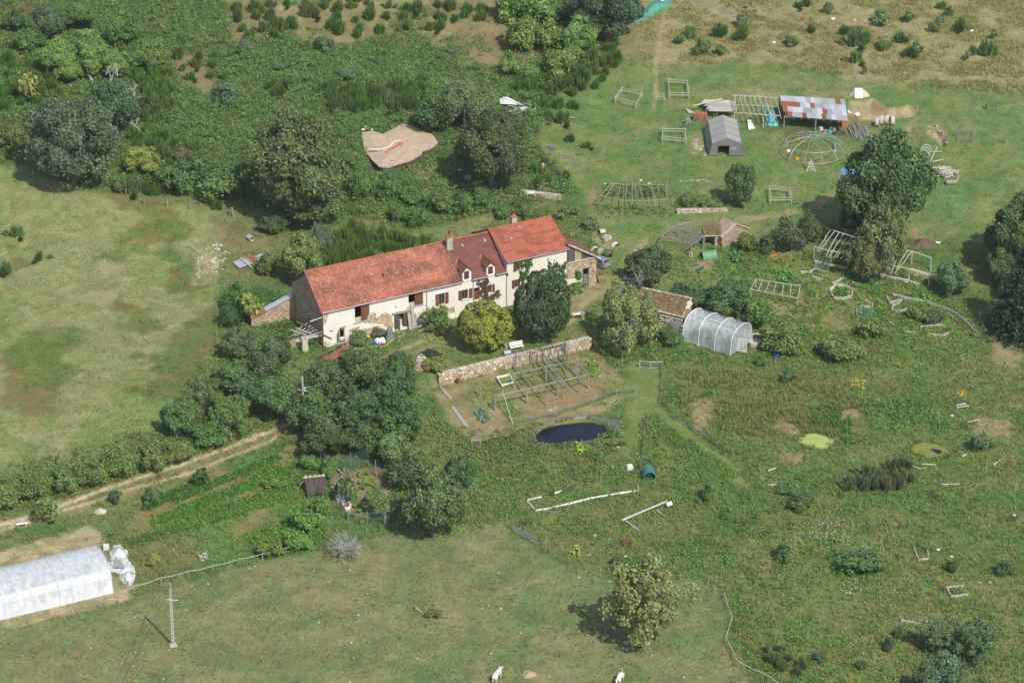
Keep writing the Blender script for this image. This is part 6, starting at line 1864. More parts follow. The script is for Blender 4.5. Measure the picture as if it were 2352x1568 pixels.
q=MB()
for s_ in(-1,1):q.tube([(s_*.11,0,.56),(s_*.115,.02,.3),(s_*.115,.03,.1)],[.085,.075,.065],8)
o=q.build('trousers',mat('dark_cloth',(0.04,0.04,0.055)),None,True);o.parent=person
q=MB();V=[]
for j in range(6):
 ph=j/5*1.75
 for k in range(14):
  a=2*math.pi*k/14
  V.append((.115*math.sin(ph)*math.cos(a),.015+.125*math.sin(ph)*math.sin(a),1.655+.125*math.cos(ph)-(0.05 if math.sin(a)>0 else 0)*(j>3)))
q.add(V,[(j*14+k,j*14+(k+1)%14,(j+1)*14+(k+1)%14,(j+1)*14+k)for j in range(5)for k in range(14)])
o=q.build('hair',mat('dark_hair',(0.025,0.018,0.014)),None,True);o.parent=person
q=MB()
for s_ in(-1,1):
 q.box((s_*.035,-.092,1.635),(.022,.012,.012));q.box((s_*.098,0,1.62),(.015,.04,.06))
q.box((0,-.105,1.605),(.022,.03,.04));q.box((0,-.094,1.565),(.045,.01,.012),col=0.4)
o=q.build('face',SKIN);o.parent=person
# beehive, bath, tarpaulin at the top
t=thing('beehive','small grey wooden beehive on the rocky slope','beehive',at(1187,101))
b=at(1187,101)
for k,(s_,h_)in enumerate(((1.0,.55),(.96,.45))):MB().box(b+HZ*(0.28+.5*k),(s_,.85,h_),.3).build('hive_body',WOODL,t)
MB().box(b+HZ*1.05,(1.15,1.0,.1),.3).build('hive_roof',WHITE,t)
t=thing('bathtub','white bathtub lying on grass beside the top of the footpath','bathtub',at(1521,8))
b=at(1521,6);q=MB();V=[]
for z,rx,ry in((.15,.25,.6),(.62,.45,.95),(.64,.52,1.03),(.60,.40,.88),(.25,.25,.62)):
 for k in range(16):
  a=2*math.pi*k/16;V.append(b+Vector((rx*abs(math.cos(a))**.7*(1 if math.cos(a)>0 else-1),ry*abs(math.sin(a))**.7*(1 if math.sin(a)>0 else-1),z)))
q.add(V,[(j*16+k,j*16+(k+1)%16,(j+1)*16+(k+1)%16,(j+1)*16+k)for j in range(4)for k in range(16)]+[tuple(range(64,80))]);q.build('tub',WHITE,t,True)
for dx,dy in((-.2,-.5),(.2,-.5),(-.2,.5),(.2,.5)):MB().box(b+Vector((dx,dy,.08)),(.06,.06,.18)).build('foot',WHITE,t)
drape('tarpaulin','long green tarpaulin over a heap beside the dark top oak','tarpaulin',(1500,22),1.7,6.5,0.8,mat('sea_green_tarp',(0.10,0.36,0.27),(0.06,0.28,0.2),.9,.5,.04),-0.55,6)
# car
def uv_at(p,h):return up_at(p[0],p[1],h)
car=thing('parked_car','silver hatchback parked behind the lean-to shed','car',at(*Z3(1118,500)))
r1=up_at(*Y3(715,775),0.0);r2=up_at(*Y3(1020,640),0.3)
rear=Vector((r2.x-r1.x,r2.y-r1.y,0)).normalized()
ang=R(137)
hd=Vector((math.cos(ang),math.sin(ang),0))
lt=Vector((-hd.y,hd.x,0))
rear_c=up_at(*Y3(885,700),0.3);rear_c.z=gz1(rear_c.x,rear_c.y)
car.location=rear_c+hd*2.0
car.rotation_euler=(0,0,ang)
def carmb():return MB()
prof=[(-2.02,.32),(-2.03,.60),(-1.95,.92),(-1.62,1.33),(-1.35,1.40),(0.05,1.41),(0.75,0.98),(1.75,.80),(2.0,.62),(2.03,.30)]
hwid={0:.78,1:.84,2:.82,3:.60,4:.58,5:.58,6:.74,7:.74,8:.70,9:.70}
PAINT=mat('silver_paint',(0.42,0.44,0.47),(0.40,0.42,0.45),1,0.28,0,0.55,var=0)
q=MB();V=[]
for i,(x,z)in enumerate(prof):
 V+=[(x,hwid[i],z),(x,-hwid[i],z)]
F_=[(2*i,2*i+2,2*i+3,2*i+1)for i in range(len(prof)-1)]
q.add(V,F_)
for s_ in(0,1):
 L_=lambda i:2*i+s_
 belt=[(-1.95,.92),(0.75,.98)]
 m1=len(q.v)
 sy=1 if s_==0 else-1
 side=[(-2.02,.86*sy,.30),(-1.5,.86*sy,.22),(1.5,.86*sy,.22),(2.0,.78*sy,.28),(-2.0,.85*sy,.90),(-1.0,.855*sy,.94),(.75,.84*sy,.95),(1.75,.78*sy,.78)]
 q.add(side,[(0,1,5,4),(1,2,6,5),(2,3,7,6)])
 q.add([(-1.95,hwid[2]*sy,.92),(-1.62,hwid[3]*sy,1.33),(-1.35,hwid[4]*sy,1.40),(.05,hwid[5]*sy,1.41),(.75,hwid[6]*sy,.98),(-2.0,.85*sy,.90),(-1.0,.855*sy,.94),(.75,.84*sy,.95)],[(0,1,2,6,5),(2,3,7,6),(3,4,7),(0,5,6,2)])
 q.add([(-2.03,.84*sy,.60),(-1.95,.82*sy,.92),(-2.0,.85*sy,.9),(-2.02,.86*sy,.30),(-2.02,.78*sy,.32)],[(0,1,2,3,4)])
body=q.build('body',PAINT);body.parent=car
def cpart(name,mb,m,par=None):
 o=mb.build(name,m);o.parent=par or car;return o
cpart('rear_window',MB().add([(-1.935,.66,.985),(-1.67,.52,1.305),(-1.67,-.52,1.305),(-1.935,-.66,.985)],[(0,3,2,1)]),GLASS)
cpart('windscreen',MB().add([(.70,.62,1.03),(.12,.50,1.385),(.12,-.50,1.385),(.70,-.62,1.03)],[(0,1,2,3)]),GLASS)
for sy in(1,-1):
 f_=lambda x,z:(x,sy*(0.862-max(0,z-.94)*.56),z)
 cpart('side_window',MB().add([f_(-1.65,.985),f_(-1.38,1.33),f_(-.62,1.345),f_(-.62,.985)],[(0,1,2,3)]),GLASS)
 cpart('side_window',MB().add([f_(-.54,.985),f_(-.54,1.345),f_(.02,1.35),f_(.62,.99)],[(0,1,2,3)]),GLASS)
 cpart('tail_light',MB().box((-2.02,.68*sy,.72),(.06,.28,.16)),mat('tail_red',(0.45,0.02,0.02),(0.4,0.02,0.02),1,.3))
 cpart('wing_mirror',MB().box((.62,.95*sy,1.0),(.12,.2,.13)),PAINT)
 for x in(-1.28,1.28):
  q=MB();q.tube([(x,.70*sy,.3),(x,.875*sy,.3)],.3,18);w_=cpart('wheel',q,BLACK)
  q=MB();q.tube([(x,.87*sy,.3),(x,.89*sy,.3)],.19,12);cpart('hub_cap',q,STEEL,w_)
cpart('number_plate',MB().box((-2.045,0,.68),(.02,.52,.12)),mat('yellow_plate',(0.75,0.42,0.06),(0.7,0.4,.06),1,.5))
cpart('bumper',MB().box((-2.0,0,.42),(.16,1.66,.22)).box((2.0,0,.40),(.14,1.45,.22)),mat('bumper_grey',(0.33,0.35,0.38)))
# garden buildings
def slab(name,P,th,m,parent,n=1):
 n_=(P[1]-P[0]).cross(P[3]-P[0]).normalized()
 if n_.z<0:n_=-n_
 q=MB();q.add(list(P)+[p-n_*th for p in P],[(0,1,2,3),(7,6,5,4),(0,4,5,1),(1,5,6,2),(2,6,7,3),(3,7,4,0)])
 return q.build(name,m,parent)
TURF=mat('dry_turf',(0.36,0.28,0.185),(0.28,0.225,0.14),1.3,1,0.12,var=0,bscale=5)
barn=thing('turf_roof_barn','low stone barn with dry brown turf roof joined to plastic tunnel','barn',at(1530,750))
zb=at(1530,752).z
bTL,bTR,bBR,bBL=zp(Y6(20,130),zb+4.0),zp(Y6(530,240),zb+4.0),zp(Y6(445,432),zb+2.6),zp(Y6(-90,300),zb+2.6)
rn=(bTR-bTL).cross(bBL-bTL).normalized()
if rn.z<0:rn=-rn
N1,N2=26,12
q=MB();V=[]
for j in range(N2+1):
 for i in range(N1+1):
  V.append(bTL.lerp(bTR,i/N1).lerp(bBL.lerp(bBR,i/N1),j/N2)+rn*rnd.uniform(-.03,.09))
q.add(V,[(j*(N1+1)+i,(j+1)*(N1+1)+i,(j+1)*(N1+1)+i+1,j*(N1+1)+i+1)for j in range(N2)for i in range(N1)])
troof=q.build('turf_roof',TURF,barn)
slab('roof_slab',[bTL-rn*.03,bTR-rn*.03,bBR-rn*.03,bBL-rn*.03],0.22,RUBBLE,barn)
for a,b,n_ in((bTL,bTR,34),(bBL,bBR,34),(bTR,bBR,14)):
 for k in range(n_):
  p=a.lerp(b,(k+.5)/n_)
  o=link('edge_stone',rnd.choice(STONEV[2:]),None,barn);o.location=p-barn.location+HZ*0.05;o.scale=(.5,.55,.28)
  o.rotation_euler=(R(-90)*(rnd.random()<.0),rnd.uniform(-.2,.2),math.atan2((b-a).y,(b-a).x)+rnd.uniform(-.3,.3))
for a,b in((bBL.lerp(bBR,.02),bBR.lerp(bBL,.02)),(bBR.lerp(bTR,.03),bTR.lerp(bBR,.03)),(bTR,bTL),(bTL,bBL)):
 a2,b2=a-rn*.25,b-rn*.25
 q=MB();q.add([Vector((a2.x,a2.y,zb-1.2)),Vector((b2.x,b2.y,zb-1.2)),b2,a2],[(0,1,2,3)]);q.build('stone_wall',RUBBLE,barn)
fd=(bBR-bBL);fd.z=0;fd.normalize();fn=Vector((fd.y,-fd.x,0))
if fn.y>0:fn=-fn
base=Vector((bBL.x,bBL.y,zb));LB=Vector((bBR.x-bBL.x,bBR.y-bBL.y,0)).length
q=MB();stones_on(q,base+fn*.005,fd,HZ,fn,[(LB*.55,-.6),(LB-.1,-.6),(LB-.1,2.0),(LB*.55,2.0)],150,.12,.28,gs,[.9,1.1,1.3,1.5]);tag(q.build('stone_facing',STONEP,barn),kind='stuff')
q=MB();q.beam(base+fd*(LB*.55)+fn*.08+HZ*2.15,base+fd*(LB-.1)+fn*.08+HZ*2.15,.12,.2);q.build('lintel',WHITE,barn)
slab('tin_panel',[base+fd*(LB-2.2)+fn*.15+HZ*1.5,base+fd*(LB-.5)+fn*.15+HZ*1.6,base+fd*(LB-.5)+fn*.5-HZ*.3,base+fd*(LB-2.2)+fn*.5-HZ*.3],.04,STEEL,barn)
q=MB();q.tube([bTR.lerp(bBR,.3)+HZ*.1,bTR.lerp(bBR,.35)+HZ*.35],[.5,.35],8);q.tube([bTR.lerp(bBR,.5)+HZ*.1,bTR.lerp(bBR,.55)+HZ*.3],[.4,.3],8);q.build('boulder',mat('cream_boulder',(0.66,0.58,0.45),(0.55,0.48,0.38),1.5,.95),barn)
FILM=film_mat('clear_film',0.36,(0.80,0.84,0.90),0.22,0.05,1.6)
FILMW=film_mat('white_film',0.66,(0.84,0.86,0.90),0.28,0.06,1.2)
FILMC=film_mat('grey_film',0.50,(0.78,0.82,0.88),0.25,0.05,1.4)
def tunnel(t,a,ax_,pd,L,w_,h,hoops,m_low,m_high,seam=None,sag=0.08,leg=0.35,hoop_m=STEEL,nprof=22,sub=4,r=0.045):
 """a: front foot of the first hoop, ax_ along, pd across (away)"""
 def P(s_,k,off=0.0):
  f=k/nprof
  if f<0.18:y,z=0.04*w_*(f/.18),leg*h*f/.18
  elif f>0.82:y,z=w_-0.04*w_*((1-f)/.18),leg*h*(1-f)/.18
  else:
   p=(f-.18)/.64*math.pi
   y=w_/2-(w_/2-.04*w_)*math.cos(p);z=leg*h+(1-leg)*h*math.sin(p)**.9
  g_=a+ax_*s_+pd*y
  return g_+HZ*(gz1(a.x,a.y)-a.z+z+off)
 for k in range(hoops):
  s_=L*k/(hoops-1)
  q=MB();q.tube([P(s_,j,.02)for j in range(nprof+1)],r,5);q.build('hoop',hoop_m,t)
 ns=(hoops-1)*sub
 parts=[(0,seam,m_low),(seam,nprof,m_high)]if seam else[(0,nprof,m_low)]
 for k0,k1,m_ in parts:
  V=[];nk=k1-k0+1
  for i in range(ns+1):
   for j in range(k0,k1+1):
    b_=sag*math.sin(math.pi*(i%sub)/sub)
    c_=(P(L*.5,nprof//2)-P(L*.5,0));
    p=P(L*i/ns,j)
    cen=a+ax_*(L*i/ns)+pd*(w_/2)+HZ*(h*.3)
    V.append(p+(cen-p).normalized()*(b_+rnd.uniform(-.015,.02)))
  q=MB();q.add(V,[(i*nk+j,(i+1)*nk+j,(i+1)*nk+j+1,i*nk+j+1)for i in range(ns)for j in range(nk-1)])
  q.build('film',m_,t,True)
 for s_ in(0,L):
  V=[P(s_,j)for j in range(nprof+1)]
  q=MB();q.add(V,[tuple(range(nprof+1))]);q.build('end_film',m_high,t)
 return P
tn=thing('plastic_tunnel','clear plastic tunnel greenhouse joined to the turf-roofed barn','greenhouse',at(*Y6(430,670)))
ta,tb_=at(*Y6(430,675)),at(*Y6(920,828))
zlow=(ta.z+tb_.z)/2
tb_=zp(Y6(920,828),ta.z)
axv=tb_-ta;Lt_=axv.length;axv.normalize()
pdv=Vector((-axv.y,axv.x,0))
if pdv.y<0:pdv=-pdv
Pt=tunnel(tn,ta,axv,pdv,Lt_,6.2,3.9,4,FILM,FILM,None,0.16,0.45,WHITE,r=.06)
for f in(.3,.62):
 for kk in(7,14):
  pass
q=MB();q.tube([Pt(0,9,-.06),Pt(Lt_,9,-.06)],.03,4);q.build('purlin',STEEL,tn)
q=MB();q.tube([Pt(0,14,-.06),Pt(Lt_,14,-.06)],.03,4);q.build('purlin',STEEL,tn)
e=ta+axv*(Lt_+.02)+pdv*2.2
dr=MB();
dd=(axv*.85+pdv*.3).normalized()
for p0,p1 in((e,e+HZ*2),(e+dd*1.3,e+dd*1.3+HZ*2),(e,e+dd*1.3),(e+HZ*2,e+dd*1.3+HZ*2)):
 dr.tube([p0,p1],.04,5)
dp_=dr.build('door_frame',WHITE,tn)
MB().add([e,e+dd*1.3,e+dd*1.3+HZ*2,e+HZ*2],[(0,1,2,3)]).build('door_film',FILM,tn)
q=MB();q.tube([Pt(Lt_*.67,0,.3)+pdv*.5,Pt(Lt_*.67,0,.3)+pdv*.5-axv*.8],.04,5);q.build('rail',STEEL,tn)
o=ring(Y6(1172,725),'round concrete cistern beside the plastic tunnel door',0.95,0.75,0,None,True,th=.12,name='cistern')
MB().tube([(0,0,.72),(0,0,.80)],.97,20).build('cistern_lid',CONC,None).parent=o
q=MB();q.tube([(0,0,0),(0,0,.5)],[.26,.32],12);o=q.build('black_bucket',BLACK);o.location=at(*Y6(1060,735));tag(o,'black bucket on grass between tunnel door and cistern','bucket')
bb_=MB();bb_.tube([(0,0,0),(0,0,.1),(0,0,.82),(0,0,.9)],[.27,.30,.30,.24],14);o=bb_.build('blue_barrel',mat('blue_plastic',(0.03,0.10,0.50),(0.03,0.09,0.45),1,.4));o.location=at(1783,824);o.scale=(1.25,1.25,1.05)
tag(o,'bright blue plastic barrel in the weeds right of plastic tunnel','barrel')
bl=MB();bl.tube([(0,0,.9),(0,0,.93)],.2,12);q=bl.build('barrel_lid',BLACK);q.parent=o
stone_wall('low_stone_wall','short low stone wall behind the concrete cistern',at(*Y6(1100,655)),at(*Y6(1265,648)),.7,.8,.5,.4,.24)
stone_wall('low_stone_wall','curved low stone wall left of the wide pole pergola',at(*T7(78,222)),at(*T7(445,278)),.75,1.0,.6,.42,.25)
stone_wall('low_stone_wall','low pale stone wall below the young dark oak',at(*T7(1515,400)),at(*T7(1980,376)),.75,.55,.6,.42,.25)
stone_wall('low_stone_wall','tumbled stone wall behind the leaning pole frame',at(*T8(1305,955)),at(*T8(1590,1030)),.9,.8,.6,.45,.25)
for p in((800,575),(870,640),(965,705),(770,745),(840,760),(885,630)):
 o=link('boulder',STONEV[4+(p[0]%3)],None);o.location=at(*T7(*p))+HZ*.15;o.scale=(1.3,2.4,1.2);o.rotation_euler=(0,0,p[0]);tag(o,'pale boulder on the slope between the house and drive','boulder','boulders by the drive')
for p in((1290,670+20),):
 pass
ct=thing('stone_oven_house','small stone oven house with grassy roof beside fan pergola','hut',at(*T7(1900,700)))
zc_=at(*T7(1900,700)).z
cTL,cTR,cBR,cBL=zp(T7(1745,500),zc_+2.7),zp(T7(1985,492),zc_+2.7),zp(T7(1940,592),zc_+1.9),zp(T7(1765,596),zc_+1.9)
q=MB();V=[]
for j in range(7):
 for i in range(13):V.append(cTL.lerp(cTR,i/12).lerp(cBL.lerp(cBR,i/12),j/6)+HZ*rnd.uniform(-.05,.12))
q.add(V,[(j*13+i,(j+1)*13+i,(j+1)*13+i+1,j*13+i+1)for j in range(6)for i in range(12)]);q.build('turf_roof',mat('green_turf',(0.26,0.235,0.13),(0.17,0.18,0.08),1.3,1,.1,var=0,bscale=5),ct)
slab('roof_edge',[cTL-HZ*.08,cTR-HZ*.08,cBR-HZ*.08,cBL-HZ*.08],.14,WOOD,ct)
g1,g2,ap=zp(T7(1930,610),zc_+1.9),zp(T7(2175,520),zc_+2.2),zp(T7(2050,435),zc_+3.5)
gd=Vector((g2.x-g1.x,g2.y-g1.y,0)).normalized()
f0,f1=at(*T7(1945,705)),None
pA,pB=Vector((g1.x,g1.y,zc_-.5)),Vector((g2.x,g2.y,zc_-.5))
apx=Vector(((g1.x+g2.x)/2,(g1.y+g2.y)/2,zc_+3.4))
bk=Vector((-gd.y,gd.x,0))*3.0
if bk.y<0:bk=-bk
q=MB();Q=[pA,pB,Vector((pB.x,pB.y,zc_+1.9)),apx,Vector((pA.x,pA.y,zc_+1.9))]
q.add(Q+[p+bk for p in Q],[(0,1,2,3,4),(9,8,7,6,5),(0,5,6,1),(1,6,7,2),(2,7,8,3),(3,8,9,4),(4,9,5,0)]);q.build('gable_wall',RUBBLE,ct)
gn=Vector((gd.y,-gd.x,0));gn=gn if gn.y<0 else-gn
q=MB();LG_=(pB-pA).length;stones_on(q,Vector((pA.x,pA.y,zc_))+gn*.005,gd,HZ,gn,[(0,-.3),(LG_,-.3),(LG_,1.9),(LG_/2,3.3),(0,1.9)],120,.1,.25,gs,[.9,1.1,1.3]);tag(q.build('stone_facing',STONE,ct),kind='stuff')
q=MB();q.beam(apx+HZ*.08-gd*.0,Vector((pB.x,pB.y,zc_+1.95))+gd*.2,.5,.12);q.beam(apx+HZ*.08,Vector((pA.x,pA.y,zc_+1.95))-gd*.2,.5,.12);q.build('coping',STONE,ct)
for p,q_ in((cBL,cTL),(cBR,cTR)):
 qq=MB();qq.add([Vector((p.x,p.y,zc_-.4)),Vector((q_.x,q_.y,zc_-.4)),q_-HZ*.2,p-HZ*.2],[(0,1,2,3)]);qq.build('side_wall',RUBBLE,ct)
qq=MB();qq.add([Vector((cTL.x,cTL.y,zc_-.4)),Vector((cTR.x,cTR.y,zc_-.4)),cTR-HZ*.2,cTL-HZ*.2],[(0,1,2,3)]);qq.build('back_wall',RUBBLE,ct)
p=cBR.lerp(cBL,.22)-HZ*1.0;MB().box(Vector((p.x,p.y+.35,zc_+.75)),(1.3,.5,1.7),.1).build('oven_front',mat('clay_render',(0.48,0.38,0.25),(0.4,0.31,0.2),1.5,.95),ct)
p=cBL.lerp(cBR,.03);q=MB();q.pole((p.x,p.y,zc_-.2),p,.09);q.build('post',WOOD,ct)
q=MB();q.pole(cBL-HZ*.1+Vector((-.3,-.05,0)),cBR-HZ*.1,.11);q.build('beam',WOODL,ct)
def cloche(name,label,p,ax_ang,L,w_,h,m,endopen=True):
 b=at(*p);q=MB();V=[];n=10
 for i in range(9):
  f=i/8
  for k in range(n+1):
   a=math.pi*k/n
   V.append(((f-.5)*L,w_/2*math.cos(a),h*math.sin(a)*(1+.03*math.sin(7*f*3.1))+.02))
 q.add(V,[(i*(n+1)+k,(i+1)*(n+1)+k,(i+1)*(n+1)+k+1,i*(n+1)+k+1)for i in range(8)for k in range(n)])
 if not endopen:q.add([V[8*(n+1)+k]for k in range(n+1)],[tuple(range(n+1))])
 t=thing(name,label,'garden tunnel',b)
 o=q.build('cover',m,None,True);o.parent=t
 for i in(0,4,8):
  hq=MB();hq.tube([V[i*(n+1)+k]for k in range(n+1)],.03,4);x=hq.build('hoop',WOOD);x.parent=t
 t.rotation_euler=(0,0,ax_ang)
 return t
GTARP=mat('mid_green_tarp',(0.15,0.36,0.20),(0.10,0.28,0.16),1.5,.5,.02)
cloche('garden_tunnel','green tarpaulin tunnel over a wood stack beside fan pergola',(1627,592),.35,2.3,1.7,1.15,GTARP)
cloche('garden_tunnel','dark green fabric tunnel at edge of the mown path below pond',(1490,1096),R(96),2.0,1.9,1.35,mat('teal_tarp',(0.03,0.24,0.19),(0.02,0.18,0.14),1.5,.5,.02),False).scale=(1,1,1)
b=at(1490,1084);q=MB()
for a in range(14):
 t0,t1=2*math.pi*a/14,2*math.pi*(a+1)/14
 q.add([b+Vector((1.25*math.cos(t0)-.3,2.3*math.sin(t0)-.2,0)),b+Vector((1.25*math.cos(t1)-.3,2.3*math.sin(t1)-.2,0)),b+Vector((1.2*math.cos(t1)-.3,2.2*math.sin(t1)-.2,1.1)),b+Vector((1.2*math.cos(t0)-.3,2.2*math.sin(t0)-.2,1.1))],[(0,1,2,3)])
o=q.build('net_pen',NET);tag(o,'green netting ring around the dark green fabric tunnel','pen')
q=MB();b=at(1446,1077);V=[(-.55,-.4,0),(.55,-.4,0),(.55,.4,0),(-.55,.4,0),(-.42,-.3,.75),(.42,-.3,.75),(.42,.3,.75),(-.42,.3,.75)]
q.add(V,[(0,1,5,4),(1,2,6,5),(2,3,7,6),(3,0,4,7),(4,5,6,7)]);o=q.build('white_tub',WHITE);o.location=b;o.rotation_euler=(0,0,.3);o.scale=(.85,.85,.9);tag(o,'upturned white plastic tub on the mown grass below pond','tub')
log(at(*T7(1640,770))+HZ*.1,at(*T7(1640,795))+HZ*.3,.35,STONEP,'pale stone block at the foot of fan pergola post',None,'stone_block')
sheet('dark_tarpaulin','dark blue-black sheet on bare soil below the tarpaulin tunnel','tarpaulin',[T7(1690,905),T7(1760,870),T7(1765,895),T7(1720,925)],mat('navy_tarp',(0.05,0.09,0.13)),.1)
for p,lb in(((176,260),'white metal stand by the curved low wall'),):
 b=at(*T7(*p));q=MB()
 for dx in(-.6,.6):
  for dy in(-.1,.35):q.tube([b+Vector((dx,dy,0)),b+Vector((dx,dy*1,1.3))],.035,4)
 q.box(b+Vector((0,.1,1.1)),(1.25,.1,.45));o=q.build('metal_stand',WHITE);tag(o,lb,'stand')
b=at(*T6(1945,120));q=MB()
for dx in(-.5,.5):
 q.tube([b+Vector((dx,0,0)),b+Vector((dx,0,1.5))],.035,4);q.tube([b+Vector((dx,.7,0)),b+Vector((dx,.5,1.3))],.035,4)
q.box(b+Vector((0,.3,.75)),(1.0,.7,.05));q.box(b+Vector((0,0,1.3)),(1.05,.05,.3));o=q.build('garden_chair',STEEL);tag(o,'grey metal chair frame beside the path under dark cherry','chair')
t=thing('wood_pallet','wooden pallet with dark bag beside path below the earth roof','pallet',at(*T6(1760,112)))
b=at(*T6(1755,115))
for k in range(7):MB().box(b+Vector((-.9+k*.3,0,.14)),(.2,1.3,.05),-.3).build('slat',WOODL,t)
MB().box(b+HZ*.06,(2.0,1.2,.1),-.3).build('runner',WOOD,t)
drape('sack','dark sack lying on the wooden pallet','sack',T6(1762,108),.5,.35,.35,BLACK,0,2)
# raised beds of the kitchen garden
def bed_edge(label,pts,h=.45,close=False,name='raised_bed',group=None,m=None,n_=3):
 pts=[at(*p)for p in pts]
 if close:pts.append(pts[0])
 t=thing(name,label,'raised bed',pts[0],0,group)
 for a,b in zip(pts,pts[1:]):
  for k in range(n_):
   q=MB();z=HZ*(.08+h*k/n_)
   q.pole(a+z+Vector((rnd.uniform(-.04,.04),rnd.uniform(-.04,.04),0)),b+z,h/n_*.55,5,bend=.006);q.build('log',WOODL,t)
 for p in pts:
  q=MB();q.pole(p-HZ*.1,p+HZ*(h+.25),.06,5);q.build('stake',WOOD,t)
 return t
bed_edge('octagonal raised bed of logs in the kitchen garden',[T8(*p)for p in((620,1062),(690,1068),(745,1085),(775,1110),(765,1170),(690,1190),(610,1185),(580,1150),(568,1110))],.5,True)
bed_edge('log edged bed with planks under the slanting pole frame',[T8(*p)for p in((425,850),(560,885),(725,915))],.6)
bed_edge('zigzag log bed edge below the slanting pole frame',[T8(*p)for p in((300,945),(380,950),(430,915),(530,950))],.5)
bed_edge('short log bed with white end post beside blue-green leeks',[T8(*p)for p in((410,990),(500,1015),(500,985))],.5)
bed_edge('log bed edge rising to the right beside sunflower plants',[T8(*p)for p in((590,1050),(690,1000),(690,945))],.4)
bed_edge('log bed edge under the big squash leaves',[T8(*p)for p in((775,1045),(890,1075))],.5)
bed_edge('thick log bed edge under the leaning pole frame',[T8(*p)for p in((1000,965),(1120,995),(1250,1020),(1390,1060))],.6,n_=2)
bed_edge('long log terrace edge across the middle of kitchen garden',[T8(*p)for p in((1145,1155),(1290,1190),(1380,1205),(1500,1240),(1610,1275))],.55)
bed_edge('long curving log terrace edge running down to the right',[T8(*p)for p in((1610,1275),(1690,1310),(1740,1340),(1830,1420),(1910,1500))],.55)
bed_edge('two short stacked log rows left of the leek bed',[T8(*p)for p in((885,1205),(965,1240),(950,1272),(855,1255))],.45)
bed_edge('log bed edge around blue-green cabbages',[T8(*p)for p in((808,1280),(812,1340),(860,1375))],.35)
bed_edge('angled log bed with upright stake at the garden centre',[T8(*p)for p in((1090,1175),(1115,1230),(1230,1200),(1225,1185))],.5)
bed_edge('pointed log bed left of the dark round bush',[T8(*p)for p in((1210,1230),(1150,1250),(1135,1290),(1205,1312),(1280,1285))],.5)
bed_edge('short high stack of logs left of the dark round bush',[T8(*p)for p in((1308,1292),(1435,1300))],.7,n_=4)
bed_edge('log bed edge in front of the dark round bush',[T8(*p)for p in((1405,1480),(1408,1445),(1580,1432),(1640,1448))],.45)
bed_edge('lowest log bed edge bending upward at right',[T8(*p)for p in((1460,1512),(1610,1525),(1720,1470))],.35)
bed_edge('short straight log row at front of kitchen garden',[T8(*p)for p in((1255,1488),(1355,1500))],.35)
bed_edge('short slanting log row beside tall dark stake',[T8(*p)for p in((1110,1400),(1175,1450))],.4)
bed_edge('log row at the far right below the spruce',[T8(*p)for p in((1690,1350),(1755,1410))],.3)
bed_edge('single rail at the far right below the spruce shadow',[T8(*p)for p in((1965,1420),(2030,1490))],.3,n_=1)
lone_posts([(*T8(x,y),h)for x,y,h in((1310,1290,2.2),(1492,1258,1.6),(1605,1285,.7),(1688,1315,.8),(1735,1330,.6),(1820,1300,2.2),(1945,1395,2.0),(1810,1445,1.6),(1480,1085,1.0),(1665,1170,1.3),(1310,1050,1.0),(1045,1000,0.8),(1548,592,.9),(585,432,.8))],'thin grey stake among the beds of the kitchen garden','stakes in the kitchen garden',r=.05)
sheet('white_sheet','white sheet on grass right of the brown heap','scrap',[T8(1538,648),T8(1585,652),T8(1580,668),T8(1545,664)],WHITE)
drape('compost_heap','round brown heap of dead stems below the huge chestnut','heap',(2119,562),1.9,1.9,.9,mat('dead_stems',(0.22,0.13,0.09),(0.15,0.1,0.07),3,1,.1),0,3)
q=MB();q.tube([(0,0,0),(0,0,.25)],[.14,.18],10);o=q.build('flower_pot',mat('pot_clay',(0.55,0.22,0.11)));o.location=up_at(*T8(442,905),.7);tag(o,'orange clay pot on a stake in kitchen garden','pot')
t=thing('white_gate','pale pole double gate with netting at top of mown path','gate',at(1493,845))
tops=[post_at(t,U3(*p),1.15,.07,WOODL)for p in((1173,240),(1272,252),(1370,245))]
for a,b in zip(tops,tops[1:]):
 q=MB();q.pole(a-HZ*.05,b-HZ*.05,.06);q.build('rail',WOODL,t)
 q=MB();q.pole(a-HZ*1.0,b-HZ*1.0,.05);q.build('rail',WOODL,t)
 q=MB();q.add([a-HZ*1.1,b-HZ*1.1,b-HZ*.1,a-HZ*.1],[(0,1,2,3)]);q.build('netting',NET,t)
fence('green netting fence along right side of the mown path',[U3(*p)for p in((1372,250),(1385,330),(1375,440),(1360,570),(1490,715),(1680,845),(1880,965),(2030,1075))],1.0,1,net=True,wr=.02,name='netting_fence')
fence('low netting fence along the tall green weeds below the pond',[U3(*p)for p in((1243,670),(1215,720),(1180,780),(1215,850),(1200,1020),(1195,1090))],.8,1,net=True,name='netting_fence')
fence('green netting fence behind the pond bank',[U3(*p)for p in((75,750),(250,715),(408,685),(530,640),(743,570),(960,490),(1128,470))],.8,1,net=True,name='netting_fence')
fence('netting line on short posts below the pond',[U3(*p)for p in((268,1050),(518,1115),(583,1215),(404,1250))],1.1,1,name='netting_fence')
lone_posts([(*U3(x,y),h)for x,y,h in((975,715,1.2),(93,918,.7),(203,1255,.8),(590,1548,1.0),(975,1470,.8),(1345,1210,1.0),(1318,1320,1.2),(785,1500,.7),(395,1560,.8),(1012,245,2.4),(980,230,1.0),(905,190,.8),(1422,775,.5),(1588,790,.5),(1715,1560,0.9),(2280,1195,1.6))],'grey fence stake around the pond and mown path','stakes around the pond')
